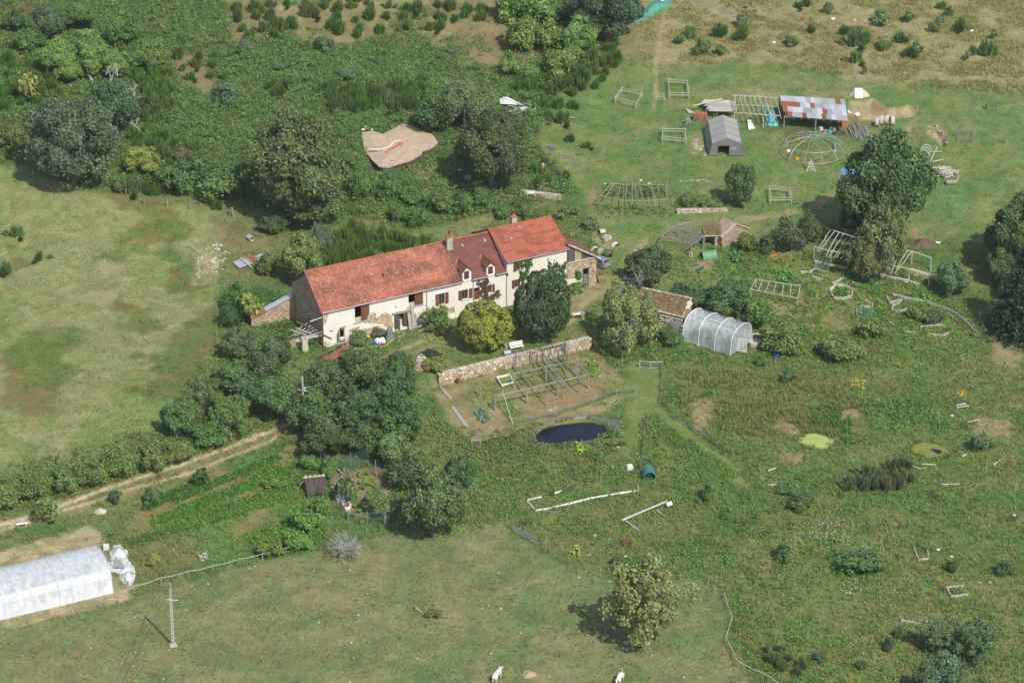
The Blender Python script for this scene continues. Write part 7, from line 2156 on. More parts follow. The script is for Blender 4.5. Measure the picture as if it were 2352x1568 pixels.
# pond
pond=thing('garden_pond','dark pond lined with grey plastic below the pergola garden','pond',at(*U3(540,830)))
pw=np.array(_pw);pc=pw.mean(0);zp_=float(np.mean(tz(pw[:,0],pw[:,1])))
zw=float(np.median(gz[(np.abs(gxf-pc[0])<9)&(np.abs(gyf-pc[1])<9)]))
def smoothloop(pts,n=56):
 pts=np.array(pts);m_=len(pts);out=[]
 for k in range(n):
  t_=k/n*m_;i=int(t_);f=t_-i
  p0,p1,p2,p3=(pts[(i+j-1)%m_]for j in range(4))
  out.append(.5*((2*p1)+(-p0+p2)*f+(2*p0-5*p1+4*p2-p3)*f*f+(-p0+3*p1-3*p2+p3)*f**3))
 return np.array(out)
lp=smoothloop(pw)
rimz=np.array([float(tz(np.array([p[0]+(p[0]-pc[0])*.12]),np.array([p[1]+(p[1]-pc[1])*.12]))[0])for p in lp])
wz=float(rimz.min())-.12
q=MB();V=[(p[0],p[1],wz)for p in(pc+(lp-pc)*1.005)]
q.add(V,[tuple(range(len(V)))])
WAT=bpy.data.materials.new('pond_water');WAT.use_nodes=True
b_=WAT.node_tree.nodes['Principled BSDF'];b_.inputs['Base Color'].default_value=(0.008,0.012,0.02,1);b_.inputs['Roughness'].default_value=0.06;b_.inputs['Specular IOR Level'].default_value=0.5
q.build('water',WAT,pond)
LIN=mat('grey_liner',(0.17,0.18,0.20),(0.12,0.125,0.14),2.2,.45,.06,bscale=4)
rings=[(0.96,-.3),(0.985,0.0),(1.015,.13),(1.06,.20),(1.10,.08)]
q=MB();V=[];n=len(lp)
for k in range(n):
 d=lp[k]-pc;an=math.atan2(d[1],d[0])
 wide=0.55+1.3*max(0,math.sin(an))**2+2.6*max(0,math.cos(an-.45))**4
 for f,dz in rings:
  ff=1+(f-1)*wide
  V.append((pc[0]+d[0]*ff,pc[1]+d[1]*ff,(wz if f<1.03 else max(float(rimz[k]),wz))+dz+rnd.uniform(-.03,.03)))
q.add(V,[(k*5+j,((k+1)%n)*5+j,((k+1)%n)*5+j+1,k*5+j+1)for k in range(n)for j in range(4)]);q.build('liner',LIN,pond)
for i,(poly,m_,lb)in enumerate(((_d1,mat('duckweed',(0.36,0.42,0.10),(0.26,0.34,0.09),1.2,.8),'small pool covered in bright lime duckweed'),(_d2,mat('duckweed_dull',(0.24,0.26,0.055),(0.18,0.20,0.055),1.0,.8),'dull olive weedy pool with dark open water patch'))):
 lp=smoothloop(poly,40);zz_=float(np.max(tz(lp[:,0],lp[:,1])))+.03
 c0=lp.mean(0);t=thing('duckweed_pool',lb,'pool',(c0[0],c0[1],zz_))
 q=MB();q.add([(p[0],p[1],zz_)for p in lp]+[(p[0],p[1],zz_-.5)for p in lp],[tuple(range(40))]+[(k,k+40,(k+1)%40+40,(k+1)%40)for k in range(40)]);q.build('weed_cover',m_,t)
 if i==1:
  hp_=[zp(U4(*p),zz_+.01)for p in((1485,985),(1530,985),(1600,1000),(1595,1020),(1560,1035),(1520,1010))]
  q=MB();q.add(hp_,[tuple(range(6))]);q.build('open_water',WAT,t)
t=bed_edge('long bed edged with white painted boards below the pond',[U3(*p)for p in((270,1440),(150,1465),(140,1480),(215,1560),(330,1545),(560,1490),(720,1450),(980,1405),(1165,1380),(1150,1335))],.3,False,'white_edged_bed')
for o in t.children:
 o.data.materials[0]=WHITE if 'log' in o.name else WOOD
for p,lb in(((367,1410),'old tyre at left end of the row behind the white bed'),((470,1380),'second old tyre behind the white edged bed'),((535,1362),'third old tyre behind the white edged bed'),((668,1335),'old tyre at right end of the row behind the white bed')):
 tyre(U3(*p),lb,.4,0,.4,.1,'tyres behind the white bed')
log(at(*U3(390,1405))+HZ*.2,at(*U3(455,1385))+HZ*.25,.14,WHITE,'white log between the tyres behind white bed',None)
a,b=at(1428,1200),at(1532,1158)
log(a+HZ*.35,b+HZ*.5,.16,WOODL,'long barkless trunk lying in the weeds with white cloth',None,'bare_log')
log(at(1437,1200)+HZ*.3,at(1467,1218)+HZ*.1,.09,WOODL,'forked branch of the long barkless trunk',None,'fallen_branch')
log(at(1508,1175)+HZ*.3,at(1534,1191)+HZ*.1,.07,WOODL,'thin branch near white cloth end of the barkless trunk',None,'fallen_branch')
sheet('white_cloth','white cloth draped at the end of long barkless trunk','cloth',[(1530,1155,.8),(1542,1150,.8),(1545,1158,.4),(1534,1163,.4)],WHITE,.1)
tyre(U7(119,120),'old tyre in weeds just above the metal field gate',.36,0,.5,.1)
tyre(U8(1215,142),'old tyre in the wild garden beside a stake',.36,0,.5,.1)
gt=thing('field_gate','grey metal field gate at top corner of the pasture','gate',at(*U7(20,190)))
ga,gb=at(*U7(22,195)),at(*U7(235,310))
for k in range(6):
 q=MB();q.tube([ga+HZ*(.2+.2*k),gb+HZ*(.2+.2*k)],.03,5);q.build('bar',STEEL,gt)
for f in(0.0,.35,.65,1.0):
 q=MB();q.tube([ga.lerp(gb,f)+HZ*.1,ga.lerp(gb,f)+HZ*1.25],.035,5);q.build('upright',STEEL,gt)
lone_posts([(*U7(10,165),1.9),(*U7(308,365),2.3)],'tall pale post at side of the metal field gate','posts at the field gate')
fence('wire fence along the weedy top right edge of pasture',[U7(*p)for p in((352,380),(608,570),(762,655))],1.0,2)
lone_posts([(*U7(1800,668),1.3),(*U7(1858,735),1.0),(*U7(1545,615),1.0),(*U7(925,520),.6)],'grey post near the large pale apple tree','posts near the pale apple tree',r=.09)
fence('white tape fence down the right edge of pasture',[U7(*p)for p in((1945,790),(2020,1015),(1965,1200),(2075,1425),(2350,1550),(2480,1640))],1.0,1,True,name='tape_fence',r=.05)
fence('white tape fence along the top left edge of pasture',[U5(*p)for p in((1230,740),(1480,660),(1735,600),(1955,550),(2185,490))]+[U6(*p)for p in((62,440),(275,385),(478,340))],1.05,1,True,name='tape_fence',r=.08)
fence('short fence posts in front of the big plastic tunnel',[U5(*p)for p in((20,1085),(262,1040),(500,990),(715,930),(912,880),(1088,835))],1.0,1,name='post_fence')
lone_posts([(*U6(1298,140),.8),(*U6(1020,100),1.3),(*U6(1186,120),1.6),(*U6(850,60),1.5)],'grey post at the lower edge of hen run','posts below the hen run')
# cows
def cow(p,rz,label):
 b=at(*p);t=thing('white_cow',label,'cow',b,rz,'white cows on the pasture')
 V=[(-.75,0,1.12),(-.25,0,1.02),(.35,0,1.02),(.80,0,1.10),(1.15,0,1.12),(1.48,0,1.02),(1.72,0,.86)]
 E=[(i,i+1)for i in range(6)];Rr=[(.30,.33),(.33,.42),(.32,.42),(.27,.36),(.16,.22),(.13,.16),(.09,.10)]
 for y in(-.22,.22):
  n=len(V);V+=[(-.78,y,.82),(-.68,y,.55),(-.80,y,.40),(-.76,y,.04)];E+=[(0,n),(n,n+1),(n+1,n+2),(n+2,n+3)];Rr+=[(.16,.17),(.10,.11),(.07,.07),(.075,.08)]
  n=len(V);V+=[(.72,y*.95,.72),(.74,y*.95,.42),(.72,y*.95,.04)];E+=[(3,n),(n,n+1),(n+1,n+2)];Rr+=[(.13,.14),(.08,.08),(.075,.075)]
 o=mk_skin('body',V,E,Rr,mat('cream_hide',(0.72,0.68,0.58),(0.66,0.61,0.5),2,.8,tint=False),t)
 q=MB();q.tube([(-1.02,0,1.32),(-1.12,0,1.0),(-1.10,0,.55)],[.05,.035,.06],6);x=q.build('tail',mat('cream_hide',(0.7,0.66,0.56)));x.parent=t
 for y in(-1,1):
  q=MB();q.tube([(1.42,y*.12,1.18),(1.36,y*.34,1.16)],[.07,.03],6);x=q.build('ear',mat('cream_hide',(0.7,0.66,0.56)));x.parent=t
  q=MB();q.box((1.60,y*.105,1.02),(.05,.03,.04));x=q.build('eye',BLACK);x.parent=t
 q=MB();q.tube([(1.76,0,.84),(1.84,0,.79)],[.10,.08],8);x=q.build('muzzle',mat('pink_muzzle',(0.5,0.33,0.27)));x.parent=t
 return t
cow((1141,1562),R(68),'left one of the two white cows, walking away up the pasture')
cow((1424,1566),R(252),'right one of the two white cows, facing the bottom edge')
# poles and wires
def ladder_pole(p,label,H):
 b=at(*p);t=thing('utility_pole',label,'utility pole',b)
 for dy in(-.16,.16):
  q=MB();q.beam(b+Vector((0,dy,0))if False else b+Vector((dy*.9,0,-.3)),b+Vector((dy*.55,0,H)),.10,.10);q.build('flange',CONC,t)
 for k in range(18):
  f=k/18;q=MB();q.box(b+HZ*(.3+f*(H-.3)),(.26-.1*f,.07,.2 if k>9 else .14));q.build('rung',CONC,t)
 MB().box(b+HZ*(H-1.3),(.17,.10,2.6)).build('solid_top',CONC,t)
 MB().box(b,(.9,.9,.25),.3).build('footing',STONEP,t)
 q=MB();q.tube([b+Vector((-.5,-.15,H-2.3)),b+Vector((.9,.15,H-2.6))],.04,5);q.build('crossarm',STEEL,t)
 return b+HZ*(H-.2)
S_,c_,_=ppm(at(398,1482))
pt1=ladder_pole((398,1482),'tall concrete ladder pole standing in the pasture',142/S_/c_)
bp_=at(697,950)
t=thing('utility_pole','wooden pole with crossarm rising out of the dark grove','utility pole',bp_)
S_,c_,_=ppm(bp_);H2=(950-865)/S_/c_
q=MB();q.pole(bp_-HZ*.3,bp_+HZ*H2,.17,8,bend=.002);q.build('mast',CONC,t)
q=MB();q.tube([bp_+Vector((-.6,0,H2-2.1)),bp_+Vector((.7,0,H2-2.3))],.05,5);q.build('crossarm',STEEL,t)
MB().box(bp_+Vector((.28,-.1,H2-2.0)),(.3,.25,.6)).build('meter_box',CONC,t)
pt2=bp_+HZ*(H2-1.9)
def cable(a,b,sag,label,r=.02):
 q=MB();a,b=Vector(a),Vector(b);mid=(a+b)/2
 q.tube([a.lerp(b,k/14)-HZ*(sag*4*(k/14)*(1-k/14))-mid for k in range(15)],r,4)
 o=q.build('power_line',BLACK);o.location=mid;tag(o,label,'cable')
cable(pt1,pt2,.7,'black power line from concrete pole up to the grove pole',.022)
cable(pt1-HZ*.05,up_at(272,1580,pt1.z-at(272,1580).z-1.2),.4,'black power line running from concrete pole to the bottom edge',.03)
q=MB();a=pt2+HZ*.0;gb_=at(630,990);
cable(bp_+HZ*(H2-4.0),gb_,.02,'thin guy wire from grove pole down to the track',.02)
# hut, hen run
ht=thing('thatched_hut','small hut thatched with dark brushwood beside the hen run','hut',at(722,1135))
hb=at(722,1135)
hTL,hTR,hBR,hBL=zp(Y7(182,340),hb.z+2.3),zp(Y7(388,318),hb.z+2.3),zp(Y7(405,500),hb.z+.5),zp(Y7(205,520),hb.z+.5)
TH=mat('dark_brushwood',(0.115,0.09,0.08),(0.07,0.055,0.05),5,1,.05,var=0)
hn=(hTR-hTL).cross(hBL-hTL).normalized();hn=hn if hn.z>0 else-hn
slab('thatch_base',[hTL,hTR,hBR,hBL],.15,TH,ht)
q=MB()
for k in range(220):
 a=rnd.random();b0=rnd.uniform(0,.8);L_=rnd.uniform(.25,.5)
 p0=hTL.lerp(hTR,a).lerp(hBL.lerp(hBR,a),b0);a2=a+rnd.uniform(-.03,.03)
 p1=hTL.lerp(hTR,a2).lerp(hBL.lerp(hBR,a2),min(b0+L_,1.08))
 q.tube([p0+hn*rnd.uniform(.02,.1),p1+hn*rnd.uniform(.03,.12)],.028,3,False,0,rnd.uniform(.6,1.7))
tag(q.build('brushwood',TH,ht),kind='stuff')
bkv=Vector((0,1.7,0))
slab('back_roof',[hTL,hTR,hTR+bkv-HZ*1.2,hTL+bkv-HZ*1.2],.1,TH,ht)
for k in range(9):
 p=hTL.lerp(hTR,(k+.5)/9);MB().tube([p+Vector((-.16,0,.08)),p+Vector((.16,0,.1))],.13,6,col=rnd.uniform(.7,1.3)).build('ridge_tile',BRK if k%2 else STONEP,ht)
q=MB();q.beam(hTL+HZ*.02+Vector((-.2,-.05,0)),hTR+HZ*.02+Vector((.1,-.05,0)),.3,.08);q.build('ridge_board',WOODL,ht)
MB().add([hTL,hTL+bkv-HZ*1.2,Vector((hTL.x,hTL.y+1.7,hb.z-.2)),Vector((hBL.x,hBL.y,hb.z-.2)),hBL],[(0,1,2,3,4)]).build('side_wall',WOODD,ht)
MB().add([hTR,hTR+bkv-HZ*1.2,Vector((hTR.x,hTR.y+1.7,hb.z-.2)),Vector((hBR.x,hBR.y,hb.z-.2)),hBR],[(0,1,2,3,4)]).build('side_wall',WOODD,ht)
log(hTL+Vector((-.1,.3,-.6)),at(*Y7(85,495))+HZ*.3,.07,WOOD,'long pole leaning at left end of the thatched hut',None,'leaning_pole')
t=thing('hen_run_fence','tall post fence with green netting around the bare hen run','fence',at(*Y7(490,280)))
hr_p=[Y7(*p)for p in((350,210),(490,280),(668,250),(855,215),(938,340),(1018,355),(1092,450),(1158,610),(1205,780),(1030,835),(838,820),(640,790),(580,700),(512,540),(458,450),(412,350))]
hts=[2.6,2.4,2.6,2.9,2.7,1.5,.9,1.5,2.2,2.1,1.9,1.2,1.8,1.4,1.4,1.8]
tops=[post_at(t,p,h,.06)for p,h in zip(hr_p,hts)]
q=MB()
for(a,ha),(b,hb2)in zip(zip(tops,hts),list(zip(tops,hts))[1:]+[(tops[0],hts[0])]):
 q.add([a-HZ*ha,b-HZ*hb2,b-HZ*.2,a-HZ*.2],[(0,1,2,3)])
q.build('netting',NET,t)
lone_posts([(*Y7(612,375),2.1),(*Y7(712,355),1.2),(*Y7(692,550),1.5)],'pale pole standing on bare soil inside hen run','poles inside the hen run')
log(at(*Y7(462,455))+HZ*.2,at(*Y7(610,490))+HZ*.2,.14,WOODL,'pale log on bare soil at left of hen run',None)
log(at(*Y7(525,268))+HZ*.3,at(*Y7(580,318))+HZ*.3,.1,WOODL,'branch lying at the back of hen run',None)
log(at(*Y7(570,360))+HZ*.4,at(*Y7(680,450))+HZ*.2,.08,WOODL,'slanting pole in the middle of hen run',None)
b=at(*Y7(590,615));tb=thing('white_pond_tub','white moulded pond tub with brown water in the hen run','tub',b)
sh=smoothloop([(-1.05,.85),(-.55,1.15),(.15,.75),(.55,.55),(.75,.0),(1.1,-.55),(.9,-1.1),(.35,-1.2),(-.05,-.7),(-.35,-.1),(-.95,.3)],40)
q=MB();V=[]
for f,z in((1,0),(1.04,.45),(1.0,.5),(.88,.46),(.78,.15),(.01,.12)):
 V+=[(b.x+p[0]*f,b.y+p[1]*1.6*f,b.z+z)for p in sh]
q.add(V,[(j*40+k,j*40+(k+1)%40,(j+1)*40+(k+1)%40,(j+1)*40+k)for j in range(5)for k in range(40)]);q.build('shell',WHITE,tb,True)
q=MB();q.add([(b.x+.55+.45*math.cos(k/14*6.283),b.y-1.0+.75*math.sin(k/14*6.283),b.z+.3)for k in range(14)],[tuple(range(14))]);q.build('brown_water',mat('brown_water',(0.22,0.15,0.03),(0.2,.13,.03),1,.15),tb)
for p in((760,310),(828,295),(780,390),(855,410),(795,445),(720,490),(885,370),(672,575),(715,560),(705,640),(685,735),(750,690),(620,735),(930,440),(785,800)):
 x,y=Y7(*p);tree('plant',(x-9,y-8,x+9,y+7),(0.09,0.16,0.04),'leafy_plant','bright green leafy plant on bare soil of hen run','plant','leafy plants in the hen run')
# the big plastic tunnel at lower left
bt=thing('large_plastic_tunnel','long white plastic tunnel greenhouse at the lower left edge','greenhouse',at(*Y4(1070,592)))
A0,A1=at(*Y4(1070,592)),at(*Y4(0,856))
A1=zp(Y4(0,856),A0.z)
axb=A1-A0;axb.normalize()
pdb=Vector((-axb.y,axb.x,0));pdb=pdb if pdb.y>0 else-pdb
Pb=tunnel(bt,A0,axb,pdb,25.2,8.6,4.3,15,FILMW,FILMC,7,.06,.38,mat('hoop_grey',(0.62,0.65,0.69)),24,4,.06)
for kk in(5,7,10):
 q=MB();q.tube([Pb(.0,kk,-.05),Pb(25.2,kk,-.05)],.035,4);q.build('purlin',STEEL,bt)
CRUM=film_mat('crumpled_film',.8,(0.80,0.81,0.82),.35,.12,3.5)
for i,(p,rx,ry,h)in enumerate(((Y4(1120,215),1.2,2.0,.7),(Y4(1130,320),1.5,2.6,.35),(Y4(1195,385),1.2,1.5,.5),(Y4(1205,450),1.0,1.8,.7))):
 drape('plastic_sheeting',('upper crumpled heap of clear plastic right of big tunnel','flat puddle of clear plastic with grey mud on it','small bunch of clear plastic below the muddy sheet','lowest pointed bundle of clear plastic')[i],'sheeting',p,rx,ry,h,CRUM,.2,3+i)
sheet('mud_patch','grey mud drying on the flat clear plastic','mud',[(*Y4(1080,275),.42),(*Y4(1140,270),.42),(*Y4(1175,350),.4),(*Y4(1085,350),.4)],mat('grey_mud',(0.36,0.35,0.36)),.05)
MB().box((0,0,.3),(.75,.75,.6),.1).build('white_box',WHITE).location=at(*Y4(1002,175))
tag(bpy.data.objects['white_box'],'white cube box on grass behind the crumpled plastic','box')
b=at(*U5(205,135));q=MB();q.box(b+HZ*.55,(1.6,.35,.08),.28);q.box(b+Vector((-.5,-.1,.25)),(.08,.25,.5));q.box(b+Vector((.5,.15,.25)),(.08,.25,.5));o=q.build('plank_bench',WHITE);tag(o,'white plank bench beside the track above big tunnel','bench')
# yard in front of the house
t=thing('garden_bench','white slatted bench on the yard above retaining wall','bench',at(1188,803));b=at(1188,803)
bd=Vector((.93,.36,0));bn=Vector((.36,-.93,0));ba=math.atan2(bd.y,bd.x)
for k in range(4):MB().box(b-bn*.12*k+HZ*.45,(2.1,.1,.04),ba).build('seat_slat',WHITE,t)
for k in range(4):MB().box(b-bn*(.45+.05*k)+HZ*(.6+.15*k),(2.1,.04,.12),ba).build('back_slat',WHITE,t)
for s_ in(-.9,.9):
 MB().box(b+bd*s_+HZ*.22,(.06,.06,.45),ba).build('leg',WHITE,t);MB().box(b+bd*s_-bn*.48+HZ*.5,(.06,.06,1.05),ba).build('leg',WHITE,t)
q=MB();q.tube([(-.5,0,.33),(.5,0,.33)],.33,16);o=q.build('metal_drum',mat('drum_grey',(0.42,0.45,0.50),(0.36,.38,.42),1,.5));o.location=at(*Z6(200,172));o.rotation_euler=(0,0,.35);tag(o,'grey metal drum lying beside the white bench','drum')
t=thing('wooden_planter','long wooden planter box behind the white bench','planter',at(*Z6(250,85)));b=at(*Z6(255,88))
for dx,dy,sx,sy in((0,-.4,2.6,.08),(0,.4,2.6,.08),(-1.3,0,.08,.9),(1.3,0,.08,.9)):
 MB().box(b+bd*dx-bn*dy*-1+HZ*.25,(sx,sy,.5),ba).build('board',WOOD,t)
MB().box(b+HZ*.2,(2.5,.75,.4),ba).build('soil',EARTH,t)
tree('plant',(Z6(190,0)[0],Z6(190,0)[1]+4,Z6(310,60)[0],Z6(310,60)[1]+8),(0.13,0.18,0.05),'planter_plant','leafy plants growing in the long wooden planter','plant')
wl=thing('stone_well','conical stone well head with white metal frame on top','well',at(968,840));b=at(968,842)
q=MB();q.tube([b-HZ*.3,b+HZ*.5,b+HZ*1.25],[1.35,1.2,.75],16);q.build('core',RUBBLE,wl)
for j in range(5):
 rr=1.32-.14*j
 for k in range(16):
  a=2*math.pi*(k+.5*(j%2))/16
  o=link('stone',rnd.choice(STONEV),None,wl);o.location=b+Vector((math.cos(a)*(rr-.12),math.sin(a)*(rr-.12),.1+.27*j))-wl.location
  o.rotation_euler=(0,0,a+math.pi/2);o.scale=(.52*rr,.6,.27)
MB().tube([b+HZ*1.25,b+HZ*1.33],.7,16).build('cap',STONEP,wl)
q=MB()
for dx,dy in((-.5,-.2),(.5,-.1),(.1,.5)):q.tube([b+Vector((dx,dy,1.3)),b+Vector((dx*.8,dy*.8,1.9))],.04,5)
q.tube([b+Vector((-.5,-.2,1.6)),b+Vector((.5,-.1,1.6))],.04,5);q.tube([b+Vector((.5,-.1,1.75)),b+Vector((.1,.5,1.8)),b+Vector((-.5,-.2,1.75))],.04,5);q.build('metal_frame',WHITE,wl)
t=thing('drying_table','folding table with pink and white cloths beyond the dark round tree','table',at(1328,733));b=at(1328,731)
MB().box(b+HZ*.8,(1.7,.75,.05),.2).build('table_top',WHITE,t)
for dx,dy in((-.7,-.3),(.7,-.3),(-.7,.3),(.7,.3)):
 q=MB();q.tube([b+Vector((dx*.9,dy,.8)),b+Vector((dx*1.1,dy*1.2,0))],.03,4);q.build('leg',WHITE,t)
for k,(dx,c_)in enumerate(((-.45,(0.72,0.35,0.42)),(.1,(0.75,0.7,0.68)),(.5,(0.65,0.15,0.2)),(.75,(0.6,0.4,0.35)))):
 MB().box(b+Vector((dx,-.05+.1*(k%2),.85)),(.4,.5,.06),.3*k).build('cloth',mat('cloth_%s'%('pink','pale','red','beige')[k],c_),t)
for k,(p,q_)in enumerate((((1480,1430),(1545,1400)),((1470,1445),(1555,1412)),((1480,1455),(1558,1428)),((1495,1480),(1595,1442)))):
 log(at(*T6(*p))+HZ*(.35 if k<3 else .1),at(*T6(*q_))+HZ*(.35 if k<3 else .1),.15 if k<3 else .08,WOODL,'pale log stacked on the yard before the barn door','logs on the yard before the barn door')
for k in range(10):
 x=1975+k*13;y0=1130-k*2;y1=(935,930,925,930,810,815,820,935,930,945)[k]
 a=at(*Z1(x+5,y0));u_,z_=hpl(Z1(x+2,y1));c=hp(u_,-.08,z_)
 q=MB();a2=Vector((a.x,a.y,gz1(a.x,a.y)))
 fr_=hp(u_+rnd.uniform(-.05,.1),-.75,0)
 q.beam(Vector((fr_.x,fr_.y,gz1(fr_.x,fr_.y))),c,.16,.05,col=rnd.uniform(.7,1.3));o=q.build('leaning_plank',WOODL if k%3 else WOOD)
 o['label']='rough plank leaning against house wall right of the barn door';o['category']='plank';o['group']='planks leaning by the barn door'
for k in range(9):
 a=up_at(*Z3(985+k*10,655+(k%3)*3),0);u_,z_=hpl(Z3(995+k*4.5,(490,560,545,550,560,570,575,580,590)[k]));c=hp(u_,-.12,z_)
 q=MB();q.pole(a,c,.09,bend=.01);o=q.build('leaning_pole',WOODL if k%2 else WOOD)
 o['label']='rough pole leaning against right corner of the lean-to';o['category']='pole';o['group']='poles leaning on the lean-to'
drape('covered_barrel','tall heap under dark green sheet against the house wall','tarpaulin',Z1(1710,1325),.75,.65,1.9,mat('grey_green_tarp',(0.17,0.22,0.17),(0.12,0.17,0.13),1.5,.6,.05),.2,2,top=.35)
for p,s_,lb in((Z1(1535,1385),.8,'left white builders bag on yard by the house'),(Z1(1605,1370),.75,'right white builders bag on yard by the house')):
 drape('white_sack',lb,'sack',p,s_*.7,s_*.6,s_*.9,WHITE,.3,4+s_,top=.5)
for p,m_,lb in((Z1(1490,1408),mat('blue_plastic',(0.03,0.10,0.5)),'blue crate beside white sacks on the yard'),(Z1(1575,1410),mat('pale_blue',(0.3,0.5,0.62)),'pale blue crate before the white sacks'),(Z1(1620,1430),mat('red_plastic',(0.5,0.03,0.04)),'small red can right of white sacks')):
 o=MB().box((0,0,.2),(.55,.4,.4),.3).build('crate',m_);o.location=at(*p);tag(o,lb,'crate')
hs_=MB();hp_l=[Z1(*p)for p in((1160,1480),(1330,1470),(1500,1440),(1640,1440),(1700,1390),(1800,1320),(1850,1370),(1870,1330),(1840,1290),(1900,1290),(1940,1250),(1880,1220),(1845,1240))]
hs_.tube([at(*p)+HZ*.06 for p in hp_l],.05,5);tag(hs_.build('garden_hose',mat('pale_hose',(0.55,0.55,0.25),(0.5,.5,.3),2,.5)),'pale yellow hose snaking over the yard by the house','hose')
rt=thing('rusty_trailer','rusty flat trailer bed with stakes below the house corner','trailer',at(776,822))
ra,rb_=at(*U2(640,205)),at(*U2(870,70));rd=rb_-ra;rd.z=0;Lr=rd.length;rd.normalize();rw=Vector((-rd.y,rd.x,0));rz_=max(gz1(ra.x,ra.y),gz1(rb_.x,rb_.y))+.45
rc=(ra+rb_)/2;rc.z=rz_
RUSTM=mat('rust',(0.26,0.115,0.07),(0.19,0.09,0.06),2,.9,.01)
MB().box(rc,(Lr,1.5,.1),math.atan2(rd.y,rd.x)).build('bed',RUSTM,rt)
for s_ in(-.75,.75):MB().box(rc+rw*s_+HZ*.08,(Lr,.06,.16),math.atan2(rd.y,rd.x)).build('side_rail',RUSTM,rt)
for f in(-.42,-.05,.4):
 for s_ in(-.7,.7):MB().tube([rc+rd*(Lr*f)+rw*s_,rc+rd*(Lr*f)+rw*s_+HZ*1.5],.04,5).build('stake',RUSTM,rt)
for f in(.05,.35):
 w_=MB();w_.tube([rc+rd*(Lr*(f-.1))+rw*.95-HZ*.1,rc+rd*(Lr*(f-.1))+rw*1.15-HZ*.1],.42,14);w_.build('wheel',BLACK,rt)
w_=MB();w_.tube([rc+rd*(Lr*.25)-rw*.8-HZ*.1,rc+rd*(Lr*.25)-rw*1.05-HZ*.1],.42,14);w_.build('wheel',BLACK,rt)
t=thing('wooden_steps','rough wooden steps below the small arched door','steps',at(*Z1(1010,1420)))
sb=hp((o_door1[0]+o_door1[1])/2,-.4,0)
for k in range(3):
 MB().box(sb-HV*(.4*k)+HZ*(o_door1[2]*(1-k/3)-.05),(1.0,.35,.06),math.atan2(HU.y,HU.x)).build('tread',WOODL,t)
for s_ in(-.5,.5):
 q=MB();q.beam(sb+HU*s_+HZ*o_door1[2],sb+HU*s_-HV*1.3+HZ*.05,.06,.12);q.build('string',WOOD,t)
rt=thing('ruined_pole_roof','broken frame of poles on a stone gateway at left house corner','frame',at(700,790))
def wallpt(p,v):return Vector([float(x)for x in atz(*p,v)])
for a,b,r_ in(((320,1072,3.2),(840,1325,2.6),.15),((325,1165,2.9),(560,1255,2.6),.09),((230,1185,2.6),(520,1292,2.4),.08),((480,1092,3.1),(280,1225,2.6),.06),((532,1125,3.0),(252,1278,2.5),.06),((580,1155,3.0),(292,1288,2.5),.06),((622,1188,3.0),(415,1260,2.6),.06),((700,1222,3.0),(470,1275,2.6),.06)):
 q=MB();q.pole(wallpt(Z1(a[0],a[1]),a[2]),wallpt(Z1(b[0],b[1]),b[2]),r_,bend=.004);q.build('pole',WOODD if r_>.1 else WOODL,rt)
q=MB();q.beam(wallpt(Z1(390,1315),2.3),wallpt(Z1(690,1262),2.3),.45,.35);q.build('lintel',STONEP,rt)
pA=wallpt(Z1(440,1320),2.1);MB().box((pA.x,pA.y,1.0),(.9,.5,2.2),.45).build('pier',STONEP,rt)
q=MB();q.tube([hp(-.1,.05,5.0),hp(-2.0,.3,4.6)],.06,5);q.build('bracket',WHITE,rt)
stone_wall('ruined_stone_wall','crumbling golden stone wall below the broken pole frame',at(*Z1(160,1482)),at(*Z1(440,1440)),.8,1.5,.7,.5,.3)
# left field bits
t=thing('scrap_tin_sheets','rusty corrugated sheets on the bank left of the house','scrap',at(570,600))
for p4,m_ in(([T5(2135,840),T5(2200,895),T5(2330,850),T5(2255,790)],TIN),([T5(2240,800),T5(2300,850),T5(2400,810),T5(2350,770)],TINR),([T5(2330,790),T5(2380,830),T5(2440,800),T5(2400,760)],TIN)):
 corr([up_at(*p,.3)for p in p4],m_,'corrugated_sheet',t,14,.05)
q=MB();q.beam(up_at(*T5(2205,800),.5),up_at(*T5(2310,885),.5),.2,.1);q.build('timber',WOODL,t)
fence('posts of the hedge fence at top of the left field',[T5(*p)for p in((1160,235),(1323,312),(1540,332),(1750,358))],1.45,1,r=.09)
fence('thin stake fence down the right side of left field',[T5(*p)for p in((2078,470),(2005,595),(1890,695),(1762,790),(1862,918),(1920,985),(1970,1000),(1988,1130),(1988,1290),(1985,1410),(1995,1530))],1.1,1,r=.05)
log(at(*T5(1772,742))+HZ*.7,at(*T5(1850,770))+HZ*.1,.07,WOODL,'pale brace rail leaning on a stake of the left field',None,'brace_rail')
for a,b in(((2130,335),(2158,430)),((2120,340),(2110,420)),((2125,345),(2140,425))):
 log(at(*T5(*b)),up_at(a[0]/4,392+a[1]/4,1.6),.12,WOOD,'grey timber propped upright at the corner of left field','timbers at the field corner')
lone_posts([(*T5(x,y),h)for x,y,h in((797,800,3.0),(988,785,3.2),(192,1158,3.6),(1162,1565,2.6),(1372,1600,2.9),(55,848,1.6),(1270,1550,.6),(1355,1565,.7),(75,1100,.7))]+[(*U1(x,y),h)for x,y,h in((570,1025,.8),(765,985,.8),(805,1085,.7),(630,1150,.8))],'thin pale stake standing in the mown left field','stakes in the left field',r=.055)
log(up_at(0,587,1.4),up_at(16,578,1.5),.06,WOODL,'crossed pole at left edge of the mown field',None)
o=link('boulder',STONEV[5],None);o.location=at(232,1172);o.scale=(1.6,2.2,1.0);tag(o,'pale flat boulder beside the second rut of the track','boulder')
t=thing('broken_tree_guard','broken stakes round a small scrub patch in the pasture','tree guard',at(*U6(1620,960)))
for p,h in(((1467,895),.8),((1645,865),1.0),((1765,970),.6),((1575,1055),.8)):post_at(t,U6(*p),h,.09,WOOD)
